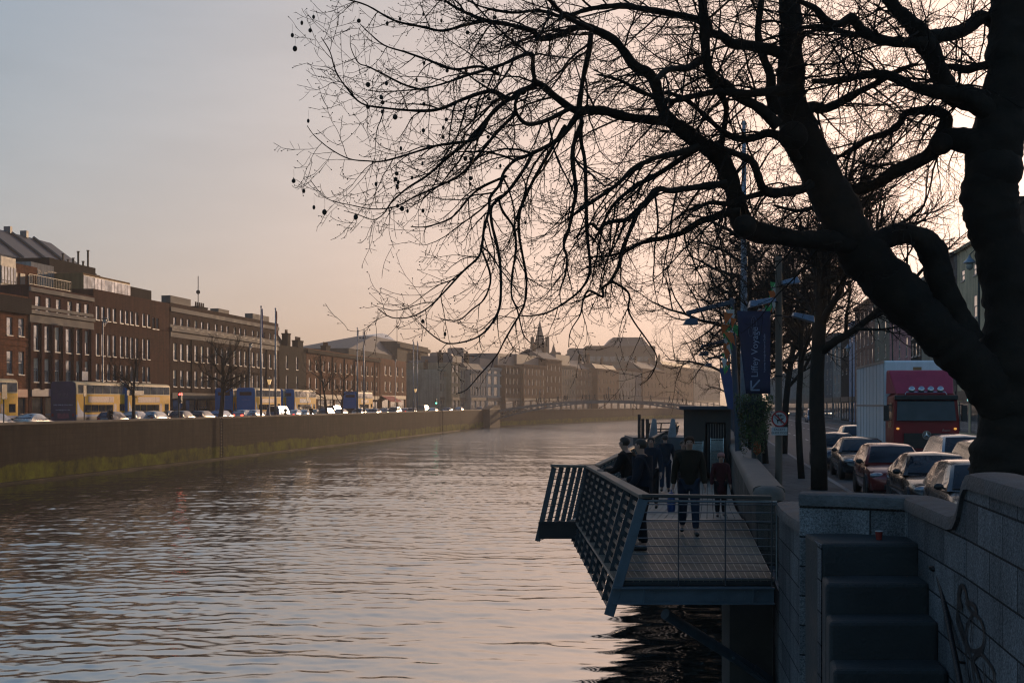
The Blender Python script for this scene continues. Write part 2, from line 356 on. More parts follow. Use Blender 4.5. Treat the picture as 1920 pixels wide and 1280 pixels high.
# the river: a fan of ever longer rows, heaved by many short crested waves
def water():
    rng = np.random.default_rng(5)
    ys = [20.0]
    while ys[-1] < 800: ys.append(ys[-1] * 1.0034)
    ys = np.array(ys); nc = 760
    xl = np.array([lw_x(y) - .2 for y in ys]); xr = np.array([rw_x(y) + .2 for y in ys])
    k = np.linspace(0, 1, nc)
    X = xl[:, None] + (xr - xl)[:, None] * k[None, :]; Y = np.repeat(ys[:, None], nc, 1)
    dx = ((xr - xl) / nc)[:, None]; dy = (ys * .0034)[:, None]
    def field(n, l0, l1, slope, spread, base=0.25):
        Z = np.zeros_like(X)
        for _ in range(n):
            lam = l0 * (l1 / l0) ** rng.random(); th = base + rng.normal() * spread
            kx, ky = math.sin(th) * 2 * math.pi / lam, math.cos(th) * 2 * math.pi / lam
            fade = np.exp(-((2.2 * np.abs(kx) * dx / 6.28) ** 4)) * np.exp(-((2.2 * abs(ky) * dy / 6.28) ** 4))
            ph = rng.random() * 6.28
            wob = .8 * np.sin(X * .21 * rng.random() + Y * .13 * rng.random() + ph * 3)
            Z += fade * slope * lam / 6.28 * np.sin(kx * X + ky * Y + ph + wob)
        return Z / math.sqrt(n / 2)
    # wind lanes: rough on the far side, calm and oily along the near quay
    ln = np.zeros_like(X)
    for _ in range(14):
        lam = 9 + 40 * rng.random(); th = 1.2 + rng.normal() * .5
        ln += np.sin((math.sin(th) * X + math.cos(th) * Y) * 6.28 / lam + rng.random() * 6.28)
    ln = ln / math.sqrt(7)
    side = (X - (-14 + .12 * (Y - 25)) ) / 7.0
    near = 1 / (1 + np.exp((Y - 52 - 4 * ln) / 6))
    calm = near / (1 + np.exp(-(side + .7 * ln)))
    rough = np.clip(1 - .9 * calm + .12 * ln, .12, 1.4)
    Z = field(60, .6, 2.4, WAV['swell'], .3, .1) + rough * field(100, .2, .95, WAV['chop'], .6, .3) + field(16, 4, 12, WAV['long'], .5, .35)
    V = np.stack([X, Y, Z], -1).reshape(-1, 3)
    nr = len(ys); idx = np.arange(nr * nc).reshape(nr, nc)
    Q = np.stack([idx[:-1, :-1], idx[:-1, 1:], idx[1:, 1:], idx[1:, :-1]], -1).reshape(-1, 4)
    # flat apron under the bridge, behind and below the eye
    b0 = len(V); V = np.vstack([V, [[-60, -60, 0], [6, -60, 0]]])
    me = bpy.data.meshes.new('water')
    me.vertices.add(len(V)); me.vertices.foreach_set('co', V.astype(np.float32).ravel())
    nq = len(Q); me.loops.add(nq * 4 + 4); me.polygons.add(nq + 1)
    me.loops.foreach_set('vertex_index', np.concatenate([Q.ravel(), [b0, b0 + 1, nc - 1, 0]]).astype(np.int32))
    me.polygons.foreach_set('loop_start', np.arange(nq + 1, dtype=np.int32) * 4)
    me.polygons.foreach_set('use_smooth', [True] * (nq + 1))
    me.update(calc_edges=True); me.validate()
    at = me.attributes.new('roughness_of_water', 'FLOAT', 'POINT')
    at.data.foreach_set('value', np.concatenate([(rough * np.clip(45 / Y, .25, 1)).ravel(), [1, 1]]).astype(np.float32))
    m, nt, b = _new('river_water'); b.inputs['Base Color'].default_value = (.016, .02, .018, 1)
    b.inputs['Roughness'].default_value = .02; b.inputs['IOR'].default_value = 7; b.inputs['Specular IOR Level'].default_value = .5
    co = objco(nt, (1.0, 2.4, 1))
    n1 = N(nt, 'ShaderNodeTexNoise', Scale=5.5, Detail=4.0, Roughness=.6); nt.links.new(co, n1.inputs['Vector'])
    a = nt.nodes.new('ShaderNodeAttribute'); a.attribute_name = 'roughness_of_water'
    mu = N(nt, 'ShaderNodeMath', _operation='MULTIPLY'); nt.links.new(a.outputs['Fac'], mu.inputs[0]); mu.inputs[1].default_value = WAV['bump']
    n = bump(nt, b, n1.outputs[0], .5, .08); nt.links.new(mu.outputs[0], n.inputs['Strength'])
    # far ripples are finer than a pixel, so there they are carried by the gloss of the surface
    at2 = me.attributes.new('ripple_gloss', 'FLOAT', 'POINT')
    at2.data.foreach_set('value', np.concatenate([(.02 + .17 * np.clip((Y - 45) / 170, 0, 1) ** .8).ravel(), [.1, .1]]).astype(np.float32))
    a2 = nt.nodes.new('ShaderNodeAttribute'); a2.attribute_name = 'ripple_gloss'; nt.links.new(a2.outputs['Fac'], b.inputs['Roughness'])
    me.materials.append(m)
    o = bpy.data.objects.new('water', me); C.objects.link(o); return struct(o)
water()

# ================================================================ quay walls
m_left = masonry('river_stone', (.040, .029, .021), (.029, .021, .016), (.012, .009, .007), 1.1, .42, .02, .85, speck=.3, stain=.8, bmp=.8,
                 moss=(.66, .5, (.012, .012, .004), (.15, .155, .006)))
m_cope = plain('coping_stone', (.06, .047, .038), .8, var=.3, vscale=1.5, bmp=.3, bscale=12)
m_ledge = plain('wet_ledge_stone', (.014, .014, .009), .7, var=.9, vscale=.35, bmp=.8, bscale=3, spec=.04)
def quaywall(pts, ztop, name, label, ledge=True):
    r = thing(name, label, 'wall', (pts[0].x, pts[0].y, 0)); r['kind'] = 'thing'
    o = Vector((pts[0].x, pts[0].y, 0)); a = MB(); b = MB(); c = MB()
    for p, q in zip(pts, pts[1:]):
        d = (q - p).normalized(); n = Vector((-d.y, d.x, 0)); p, q = p - o, q - o
        def slab(mb, y0, y1, z0, z1):
            vs = [p - n * -y0, q - n * -y0, q - n * -y1, p - n * -y1]
            mb.add([(k.x, k.y, z0) for k in vs] + [(k.x, k.y, z1) for k in vs], [(3, 2, 1, 0), (4, 5, 6, 7), (0, 1, 5, 4), (1, 2, 6, 5), (2, 3, 7, 6), (3, 0, 4, 7)])
        slab(a, 0, .5, -1.4, ztop - .2); slab(b, -.06, .56, ztop - .2, ztop)
        if ledge: slab(c, -.34, .0, -1.4, .22)
    a.build('masonry', m_left, r); b.build('coping', m_cope, r, bevel=.03)
    if ledge: c.build('ledge', m_ledge, r, bevel=.06)
    return r
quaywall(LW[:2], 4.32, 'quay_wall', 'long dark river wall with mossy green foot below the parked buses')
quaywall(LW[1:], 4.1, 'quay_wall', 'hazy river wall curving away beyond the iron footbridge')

# ---------------------------------------------------------------- haze
hz = MB(); hz.box(-530, -95, -2.5, 720, 1165, 48)
m, nt, b = _new('haze'); nt.nodes.remove(b); pv = nt.nodes.new('ShaderNodeVolumePrincipled')
pv.inputs['Color'].default_value = (.94, .86, .79, 1); pv.inputs['Density'].default_value = SKY['haze']; pv.inputs['Anisotropy'].default_value = SKY['aniso']
nt.links.new(pv.outputs[0], nt.nodes['Material Output'].inputs['Volume'])
if SKY['haze'] > 0: struct(hz.build('haze', m), 'stuff')
# ================================================================ near stonework: parapets and the quay steps
m_gran = masonry('granite_blocks', (.23, .235, .25), (.13, .135, .145), (.04, .04, .042), .86, .32, .010, .75, speck=.5, stain=.45, bmp=.7)
m_gcope = plain('granite_coping', (.085, .083, .085), .75, var=.5, vscale=4.5, bmp=1.0, bscale=28)
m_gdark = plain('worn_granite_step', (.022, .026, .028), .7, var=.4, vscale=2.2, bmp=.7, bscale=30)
def coping(mb, path, w, h, over=.05, seg=8, rise=None):
    """a rounded stone cap swept along a path of points lying on the wall's centre line"""
    k = len(path); rows = []
    for i, p in enumerate(path):
        d = (path[min(i + 1, k - 1)] - path[max(i - 1, 0)]); d.z = 0; d.normalize(); n = Vector((d.y, -d.x, 0))
        row = [p + n * (-w / 2 - over) + Vector((0, 0, -.02))]
        for j in range(seg + 1):
            a = math.pi * j / seg
            row.append(p + n * (-(w / 2 + over) * math.cos(a)) + Vector((0, 0, h * .35 + h * .65 * math.sin(a) ** .4)))
        row.append(p + n * (w / 2 + over) + Vector((0, 0, -.02)))
        rows.append(row)
    m = len(rows[0])
    mb.add([v for r in rows for v in r], [(i * m + j, i * m + (j + 1) % m, (i + 1) * m + (j + 1) % m, (i + 1) * m + j) for i in range(k - 1) for j in range(m)]
           + [tuple(range(m - 1, -1, -1)), tuple(range((k - 1) * m, k * m))])
XY = lambda x, y, h: (x, y, h)
# --- steps
st = thing('stone_steps', 'dark worn granite quay steps dropping between two stone walls', 'steps', (3.5, 12, 0))
o = Vector((3.5, 12, 0))
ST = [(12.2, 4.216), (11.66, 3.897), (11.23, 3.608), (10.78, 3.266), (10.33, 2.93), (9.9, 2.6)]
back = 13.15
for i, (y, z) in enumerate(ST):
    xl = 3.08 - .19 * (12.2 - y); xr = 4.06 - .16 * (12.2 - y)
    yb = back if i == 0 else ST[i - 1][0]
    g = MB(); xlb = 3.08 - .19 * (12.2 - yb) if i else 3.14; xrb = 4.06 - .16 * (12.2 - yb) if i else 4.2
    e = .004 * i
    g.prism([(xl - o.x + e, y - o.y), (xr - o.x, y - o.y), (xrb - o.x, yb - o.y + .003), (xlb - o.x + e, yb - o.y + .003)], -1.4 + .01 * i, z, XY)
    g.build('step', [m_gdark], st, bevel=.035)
# --- side block of the quay that carries the steps' outer edge
qw = thing('quay_side_wall', 'weathered granite block wall between the steps and the boardwalk end', 'wall', (3.3, 14, 0)); qw['kind'] = 'thing'
o = Vector((3.3, 14, 0)); g = MB()
g.prism([(p[0] - o.x, p[1] - o.y) for p in ((3.072, 12.19), (3.125, 12.75), (3.16, 13.1), (3.52, 16.2), (3.95, 16.2), (3.7, 13.2))], -1.4, 4.2, XY)
g.build('masonry', m_gran, qw)
g = MB(); coping(g, [Vector((3.37, 13.35, 4.2)) - o, Vector((3.45, 14.3, 4.2)) - o, Vector((3.55, 15.2, 4.2)) - o, Vector((3.70, 16.15, 4.2)) - o], .36, .12)
g.build('coping', m_gcope, qw, smooth=40)
# --- parapet behind the steps that bends and rises to the bridge
pw = thing('bridge_parapet', 'granite parapet with rounded coping bending round the top of the steps', 'parapet', (3.8, 11, 0)); pw['kind'] = 'thing'
o = Vector((3.8, 11, 0)); th = .36
inner = [Vector((3.12, 13.33, 0)), Vector((3.6, 13.14, 0)), Vector((4.12, 12.8, 0)), Vector((3.765, 10.2, 0)), Vector((3.40, 8.0, 0)), Vector((2.9, 5.0, 0))]
def offs(pts, d):
    r = []
    for i, p in enumerate(pts):
        a = (pts[min(i + 1, len(pts) - 1)] - p) if i < len(pts) - 1 else (p - pts[i - 1])
        b = (p - pts[i - 1]) if i else a
        n = (a.normalized() + b.normalized()).normalized(); r.append(p + Vector((-n.y, n.x, 0)) * d)
    return r
outer = offs(inner, th); mid = offs(inner, th / 2)
def wallseg(i, j, z0, z1):
    g = MB(); poly = [inner[k] - o for k in range(i, j + 1)] + [outer[k] - o for k in range(j, i - 1, -1)]
    g.prism([(p.x, p.y) for p in poly], z0, z1, XY); return g
wallseg(0, 3, -1.4, 4.52).build('low_wall', m_gran, pw, bevel=.02)
g = wallseg(3, 5, -1.4, 4.93); g.build('high_wall', m_gran, pw, bevel=.02)
g = MB()
pth = [Vector((p.x, p.y, 4.52)) - o for p in (mid[0], mid[0].lerp(mid[1], .5), mid[1], mid[1].lerp(mid[2], .6), mid[2], mid[2].lerp(mid[3], .12), mid[2].lerp(mid[3], .5), mid[2].lerp(mid[3], .8))]
for f, z in ((.88, 4.55), (.93, 4.63), (.965, 4.74), (1.0, 4.86)): pth.append(Vector((*mid[2].lerp(mid[3], f).xy, z)) - o)
for f, z in ((.05, 4.915), (.12, 4.93), (.5, 4.93), (1, 4.93)): pth.append(Vector((*mid[3].lerp(mid[4], f).xy, z)) - o)
pth.append(Vector((*mid[5].xy, 4.93)) - o)
coping(g, pth, th, .12, .035, 8); g.build('coping', m_gcope, pw, smooth=50)
# swept flank of the high wall
g = MB(); n0 = mid[2].lerp(mid[3], .86); 
a = [inner[2].lerp(inner[3], f) - o for f in (.86, .9, .94, .97, 1.0)]; b = [outer[2].lerp(outer[3], f) - o for f in (.86, .9, .94, .97, 1.0)]
zt = [4.53, 4.58, 4.66, 4.76, 4.86]
vs = []
for p, q, z in zip(a, b, zt): vs += [(p.x, p.y, 4.51), (q.x, q.y, 4.51), (q.x, q.y, z), (p.x, p.y, z)]
g.add(vs, [(k * 4 + j, k * 4 + (j + 1) % 4, k * 4 + 4 + (j + 1) % 4, k * 4 + 4 + j) for k in range(4) for j in range(4)] + [(3, 2, 1, 0), (16, 17, 18, 19)])
g.build('wall_ramp', m_gran, pw)
# --- graffiti sprayed on the inner face
m_spray = plain('black_spray_paint', (.008, .008, .01), .5)
gr = MB()
def onwall(u, v, off=.014):
    # point on the inner face between inner[3] and inner[5]
    k = (u - 960) / F; a, b = (inner[2], inner[3]) if k < inner[3].x / inner[3].y else (inner[3], inner[4])
    t = (a.x - k * a.y) / (k * (b.y - a.y) - (b.x - a.x)); x, y = a.x + t * (b.x - a.x), a.y + t * (b.y - a.y)
    return Vector((x - off, y, CZ - (v - HV) * y / F))
def spray(px, w):
    pts = [onwall(*p) for p in px]; sm = []
    for i in range(len(pts) - 1):
        p0, p1, p2, p3 = pts[max(i - 1, 0)], pts[i], pts[i + 1], pts[min(i + 2, len(pts) - 1)]
        for s in range(5):
            t = s / 5; sm.append(.5 * ((2 * p1) + (p2 - p0) * t + (2 * p0 - 5 * p1 + 4 * p2 - p3) * t * t + (3 * p1 - p0 - 3 * p2 + p3) * t ** 3))
    sm.append(pts[-1]); vs = []
    for i, p in enumerate(sm):
        d = (sm[min(i + 1, len(sm) - 1)] - sm[max(i - 1, 0)]).normalized(); n = d.cross(Vector((-1, 0, 0))).normalized()
        ww = w * 1.35 * (.8 + .4 * random.random()); vs += [p - n * ww / 2, p + n * ww / 2]
    gr.add(vs, [(2 * i, 2 * i + 1, 2 * i + 3, 2 * i + 2) for i in range(len(sm) - 1)])
spray([(1797, 1168), (1799, 1128), (1804, 1098), (1812, 1105), (1817, 1128), (1824, 1130), (1831, 1138), (1834, 1150)], .03)
spray([(1803, 1100), (1800, 1120), (1806, 1140)], .05)
spray([(1798, 1150), (1812, 1195), (1824, 1240), (1831, 1285)], .022)
spray([(1797, 1165), (1806, 1192), (1814, 1218), (1822, 1285)], .018)
spray([(1813, 1128), (1822, 1144), (1840, 1160), (1848, 1185), (1846, 1208), (1836, 1218), (1822, 1217), (1814, 1200), (1816, 1172), (1826, 1150)], .022)
spray([(1846, 1208), (1842, 1222), (1832, 1228), (1827, 1240), (1836, 1262), (1843, 1285)], .03)
spray([(1842, 1224), (1856, 1240), (1867, 1262), (1864, 1290)], .022)
spray([(1826, 1160), (1824, 1185), (1823, 1205)], .012)
spray([(1846, 1240), (1850, 1285)], .016)
tag(gr.build('graffiti', m_spray), 'black looping spray paint graffiti on the granite wall beside the steps', 'graffiti')
# --- pipe handrail
m_iron = plain('old_iron', (.02, .021, .024), .45, metal=.6, var=.4, vscale=8, bmp=.3, bscale=40)
hr = thing('handrail', 'dark iron pipe handrail slanting down the wall beside the steps', 'handrail', (3.8, 11.45, 4.1))
oo = Vector((3.8, 11.45, 4.1)); p0 = P(1757, 1066, 11.45); p1 = P(1803, 1290, 9.85)
g = MB(); g.tube([p0 - oo, p0.lerp(p1, .3) - oo + Vector((0, 0, .01)), p1 - oo, p1 + (p1 - p0) * .3 - oo], .024, 10); g.build('pipe', m_iron, hr, smooth=40)
g = MB(); g.lathe([(.055, -.02), (.075, 0), (.075, .018), (.03, .03)], 14, p0 - oo); g.build('end_plate', m_iron, hr, smooth=40)
for f in (.35, .8):
    q = p0.lerp(p1, f) - oo; g = MB(); g.tube([q, q + Vector((.14, 0, -.02))], .012, 6); g.build('bracket', m_iron, hr)
# --- cup left on the top step
m_cup = plain('red_paper_cup', (.22, .02, .015), .5); m_lid = plain('cup_rim', (.4, .38, .36), .5)
cp = thing('paper_cup', 'small red paper cup left on the top granite step', 'cup', (P(1648, 1009, 12.5).x, 12.5, 4.217))
g = MB(); g.lathe([(.028, 0), (.038, .085), (.034, .085), (.026, .01)], 14); g.build('cup_body', m_cup, cp, smooth=40)
g = MB(); g.lathe([(.038, .083), (.041, .088), (.038, .093), (.035, .088)], 14); g.build('rim', m_lid, cp, smooth=True)

# ================================================================ right bank river wall and boardwalk parapet
m_pgr = masonry('parapet_granite', (.13, .115, .105), (.105, .095, .088), (.05, .045, .04), 1.2, .45, .01, .8, speck=.3, stain=.4, bmp=.4)
m_pcop = plain('parapet_coping', (.13, .11, .097), .75, var=.35, vscale=1.6, bmp=.4, bscale=25)
rwall = thing('quay_wall', 'dark right bank river wall in the shade beneath the boardwalk', 'wall', RB.pt(16.4, RT), RB.rz + math.pi); rwall['kind'] = 'thing'
g = MB(); g.box(-.1, -.5, -1.4, 640, 0.0, 2.9); g.build('masonry', m_gran, rwall)
rp = thing('stone_parapet', 'pale granite parapet with round end between boardwalk and pavement', 'parapet', RB.pt(21.0, 1.0), RB.rz + math.pi); rp['kind'] = 'thing'
g = MB(); g.box(.12, -.22, -1.0 + 3.6, 260, .22, 4.02); g.lathe([(.22, 2.6), (.22, 4.02)], 16, (.12, 0, 0)); g.build('masonry', m_pgr, rp)
g = MB(); coping(g, [Vector((-.02, 0, 4.02)), Vector((.12, 0, 4.02)), Vector((.5, 0, 4.02)), Vector((3, 0, 4.02)), Vector((60, 0, 4.02)), Vector((260, 0, 4.02))], .44, .22, .05, 10)
g.lathe([(.27, 4.0), (.27, 4.1), (.22, 4.19), (.1, 4.235), (.0, 4.24)], 16, (-.02, 0, 0)); g.build('coping', m_pcop, rp, smooth=50)

# ================================================================ the boardwalk
m_blue = plain('blue_grey_paint', (.06, .085, .11), .45, var=.25, vscale=5, bmp=.15, bscale=40)
m_steel = plain('galvanised_bar', (.16, .165, .17), .35, metal=.85, var=.25, vscale=9)
m_fin = plain('dark_steel_fin', (.045, .055, .065), .5, metal=.4, var=.3, vscale=6)
m_rail = plain('weathered_rail_timber', (.13, .10, .078), .6, var=.35, vscale=6, bmp=.4, bscale=14, stretch=(1, .15, 1))
m_plank = plain('deck_timber', (.22, .19, .16), .7, var=.4, vscale=3, bmp=.5, bscale=20, stretch=(1, .12, 1))
m_grate = plain('steel_grating', (.2, .18, .16), .45, metal=.5, var=.3, vscale=3)
m_dark = plain('underdeck_steel', (.015, .017, .02), .7)
bw = thing('boardwalk', 'timber and steel boardwalk hung over the river along the quay wall', 'boardwalk', (2.4, 16.1, 0))
o = Vector((2.4, 16.1, 0)); L = lambda x, y, z=0: Vector((x, y, z)) - o
tX = lambda t, Y: (t + RB.q.x * Y) / RB.q.y
zd = lambda Y: 3.3 if Y < 24.3 else (3.3 - .4 * min(1, (Y - 24.3) / 7.7))
g = MB()                                                  # deck plate under the grating
g.prism([(p.x, p.y) for p in (L(1.36, 16.12), L(3.44, 16.12), L(tX(.7, 24.3), 24.3), L(1.3, 24.3))], 3.225, 3.262, XY); g.build('deck_plate', m_dark, bw)
g = MB(); y = 16.16
while y < 24.25:
    k = (y - 16.1) / 8.2; g.beam(L(1.34 - .1 * k, y, 3.285), L(3.44 + (tX(.7, 24.3) - 3.44) * k, y, 3.285), .022, .03); y += .085
for i in range(26):
    f = i / 25; g.beam(L(1.34 + 2.1 * f, 16.14, 3.280), L(1.24 + (tX(.7, 24.3) - 1.24) * f, 24.28, 3.280), .012, .034)
g.build('grating', m_grate, bw)
g = MB(); g.box(*L(1.25, 24.25, 3.25), *L(tX(.7, 24.3), 24.36, 3.315)); g.build('threshold', m_steel, bw)
g = MB()
ys = [24.37 + 3.0 * i for i in range(25)]
for i, y in enumerate(ys):
    y2 = y + 2.985
    for j in range(24):
        t0 = -2.72 + j * .142
        a, b, c, d = L(tX(t0, y), y), L(tX(t0 + .13, y), y), L(tX(t0 + .13, y2), y2), L(tX(t0, y2), y2)
        za, zb = zd(y), zd(y2); e = random.uniform(-.004, .004)
        vs = [(q.x, q.y, z - .05 + e) for q, z in ((a, za), (b, za), (c, zb), (d, zb))] + [(q.x, q.y, z + e) for q, z in ((a, za), (b, za), (c, zb), (d, zb))]
        g.add(vs, [(3, 2, 1, 0), (4, 5, 6, 7), (0, 1, 5, 4), (1, 2, 6, 5), (2, 3, 7, 6), (3, 0, 4, 7)])
g.build('plank_deck', m_plank, bw)
g = MB()                                                  # under-frame: edge channels and joists
for y0, y1, ta in ((24.3, 32, -2.75), (32, 99, -2.75)):
    za, zb = zd(y0) - .21, zd(y1) - .21
    for t in (ta, -1.0, .6): g.beam(L(tX(t, y0), y0, za), L(tX(t, y1), y1, zb), .12, .3)
for y in np.arange(26, 99, 4.0): g.beam(L(tX(-2.75, y), y, zd(y) - .3), L(tX(.9, y), y, zd(y) - .5), .14, .3)
g.beam(L(1.75, 16.2, 3.1), L(1.75, 24.3, 3.1), .1, .22); g.beam(L(3.3, 16.2, 3.1), L(tX(.6, 24.3), 24.3, 3.1), .1, .22); g.beam(L(2.3, 16.2, 3.1), L(2.6, 24.3, 3.1), .1, .22)
g.build('underframe', m_dark, bw)
g = MB(); g.beam(L(.52, 24.1, 3.12), L(1.3, 24.1, 3.12), .3, .3); g.beam(L(.52, 23.93, 3.285), L(1.3, 23.93, 3.285), .08, .05); g.build('bay_beam', m_dark, bw)
# front edge beam: an I section with plates and bolts
g = MB(); fb = [(1.30, 3.43)]
g.box(*L(1.34, 16.06, 3.0), *L(3.43, 16.10, 3.19)); g.box(*L(1.32, 16.0, 2.985), *L(3.43, 16.16, 3.004)); g.box(*L(1.32, 16.0, 3.186), *L(3.43, 16.16, 3.205))
for x in (1.72, 3.15): g.box(*L(x, 16.02, 3.004), *L(x + .014, 16.06, 3.186))
for x in (1.80, 1.88, 1.98, 2.7, 2.78, 3.05, 3.22):
    for z in (3.045, 3.145): g.tube([L(x, 16.062, z), L(x, 16.045, z)], .014, 6)
g.build('edge_beam', m_blue, bw)
g = MB(); g.box(*L(1.34, 16.14, 3.2), *L(3.43, 16.2, 3.28)); g.build('recess_shade_strip', m_dark, bw)  # near-black bar stands in for the shaded recess above the beam
# inclined outer railing of the near platform
def rail_run(top0, top1, bot0, bot1, nf, name, fins0=0, rows=12, bar=(.05, .014), tz=None):
    T = lambda k: Vector(top0).lerp(Vector(top1), k); B = lambda k: Vector(bot0).lerp(Vector(bot1), k)
    r = thing_part(name)
    g = MB()
    for i in range(rows):
        f = .07 + .93 * i / (rows - 1)
        g.beam(L(*T(0).lerp(B(0), f)), L(*T(1).lerp(B(1), f)), bar[1], bar[0], up=(T(0) - B(0)))
    bars = g.build('rail_bars', m_steel, r)
    for i in range(fins0, nf):
        g = MB(); k = i / (nf - 1); d = (T(1) - T(0)).normalized()
        g.beam(L(*T(k)), L(*B(k)), .10, .022, up=d); g.build('rail_fin', m_fin, r)
    a, b = T(0), T(1); n = Vector((b.y - a.y, -(b.x - a.x), 0)).normalized()
    g = MB(); d = (b - a).normalized()
    off = Vector((0, 0, .03)) + n * .02
    g.beam(L(*(a + off - d * .05)), L(*(b + off + d * .03)), .17, .055); g.build('handrail', m_rail, r, bevel=.012)
    return r
def thing_part(name):
    e = bpy.data.objects.new(name, None); C.objects.link(e); e.parent = bw; return e
ra = rail_run((1.72, 16.1, 4.36), (1.49, 23.7, 4.36), (1.295, 16.1, 2.88), (1.21, 24.1, 2.9), 10, 'side_railing', 1)
g = MB(); g.beam(L(1.72, 16.08, 4.35), L(1.27, 16.08, 2.83), .13, .05, up=(0, 1, 0)); g.build('end_post', m_blue, ra, bevel=.006)
rb_ = rail_run((tX(-2.98, 24), 24, 4.36), (tX(-2.9, 32), 32, 3.96), (tX(-3.3, 24), 24, 2.92), (tX(-3.22, 32), 32, 2.52), 8, 'bay_railing', 0, 11, (.016, .016))
rc_ = rail_run((tX(-2.9, 32), 32, 3.96), (tX(-2.3, 97), 97, 3.96), (tX(-3.22, 32), 32, 2.52), (tX(-2.62, 97), 97, 2.52), 57, 'outer_railing', 1, 11, (.02, .016))
g = MB(); g.beam(L(1.5, 23.72, 4.39), L(tX(-2.98, 24), 24, 4.39), .16, .05); g.build('bay_handrail', m_rail, bw, bevel=.01)
# front railing with thin rods
fr = thing_part('front_railing'); Yf = 16.1
g = MB(); g.beam(L(1.70, Yf, 4.40), L(3.40, Yf, 4.375), .11, .045); g.build('handrail', plain('dark_rail_timber', (.03, .026, .024), .5), fr, bevel=.01)
g = MB(); g.tube([L(1.72, Yf, 4.33), L(3.47, Yf, 4.315), L(3.475, Yf, 3.3)], .018, 8)
g.build('top_tube', m_steel, fr, smooth=40)
g = MB()
for v in (945, 960, 977, 992, 1008, 1023, 1038, 1054, 1069, 1083):
    z = CZ - (v - HV) * Yf / F; xl = 1.295 + (1.72 - 1.295) * (z - 2.88) / 1.48
    g.tube([L(xl, Yf, z), L(3.47, Yf, z - .006)], .008, 6)
g.build('rods', m_steel, fr, smooth=40)
for u in (1272, 1360, 1447):
    g = MB(); x = (u - 960) * Yf / F; g.beam(L(x, Yf, 4.33), L(x, Yf, 3.2), .012, .045, up=(0, 1, 0)); g.build('post', m_fin, fr)
# raking strut and pier that hold the platform
g = MB(); a, b = P(1247, 1150, 17), P(1408, 1252, 18.2)
g.tube([a - o, b - o], .075, 14); g.build('raking_strut', m_blue, bw, smooth=40)
g = MB(); c = P(1440, 1275, 18.4); g.beam(P(1368, 1226, 17.95) - o + Vector((0, -.09, 0)), c - o + Vector((0, -.09, 0)), .03, .2, up=(0, 1, 0)); g.beam(b - o, c - o, .16, .13)
for f in (.3, .7): q = P(1368, 1226, 17.95).lerp(c, f) - o; g.tube([q + Vector((0, -.1, 0)), q + Vector((0, -.135, 0))], .03, 6)
g.build('strut_shoe', m_blue, bw)
g = MB(); g.box(*L(3.3, 18.6, -1.3), *L(3.95, 19.3, 2.98)); g.build('pier', plain('dark_concrete', (.05, .045, .04), .8, var=.4, vscale=2, bmp=.4), bw)  # plain dark concrete with uneven tone
# ================================================================ the big plane tree over the river
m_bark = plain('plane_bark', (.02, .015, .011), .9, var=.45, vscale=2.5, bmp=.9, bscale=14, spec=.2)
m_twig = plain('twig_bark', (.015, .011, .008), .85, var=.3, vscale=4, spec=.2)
def smoothpath(px, sub=4):
    out = []
    for i in range(len(px) - 1):
        p0, p1, p2, p3 = px[max(i - 1, 0)], px[i], px[i + 1], px[min(i + 2, len(px) - 1)]
        for s in range(sub):
            t = s / sub
            out.append(tuple(.5 * (2 * b + (c - a) * t + (2 * a - 5 * b + 4 * c - d) * t * t + (3 * b - a - 3 * c + d) * t ** 3) for a, b, c, d in zip(p0, p1, p2, p3)))
    out.append(tuple(px[-1])); return out
D0 = 18.0
def limb(pts, d0, d1):
    """photo points (u, v, radius) given depth along the limb -> world points and radii"""
    n = len(pts); w = []
    for i, (u, v, r) in enumerate(pts):
        d = d0 + (d1 - d0) * i / max(1, n - 1)
        p = P(u, v, d); w.append((p.x, p.y, p.z, r * d / F))
    s = smoothpath(w, 4)
    return [Vector(q[:3]) for q in s], [max(q[3], .004) for q in s]
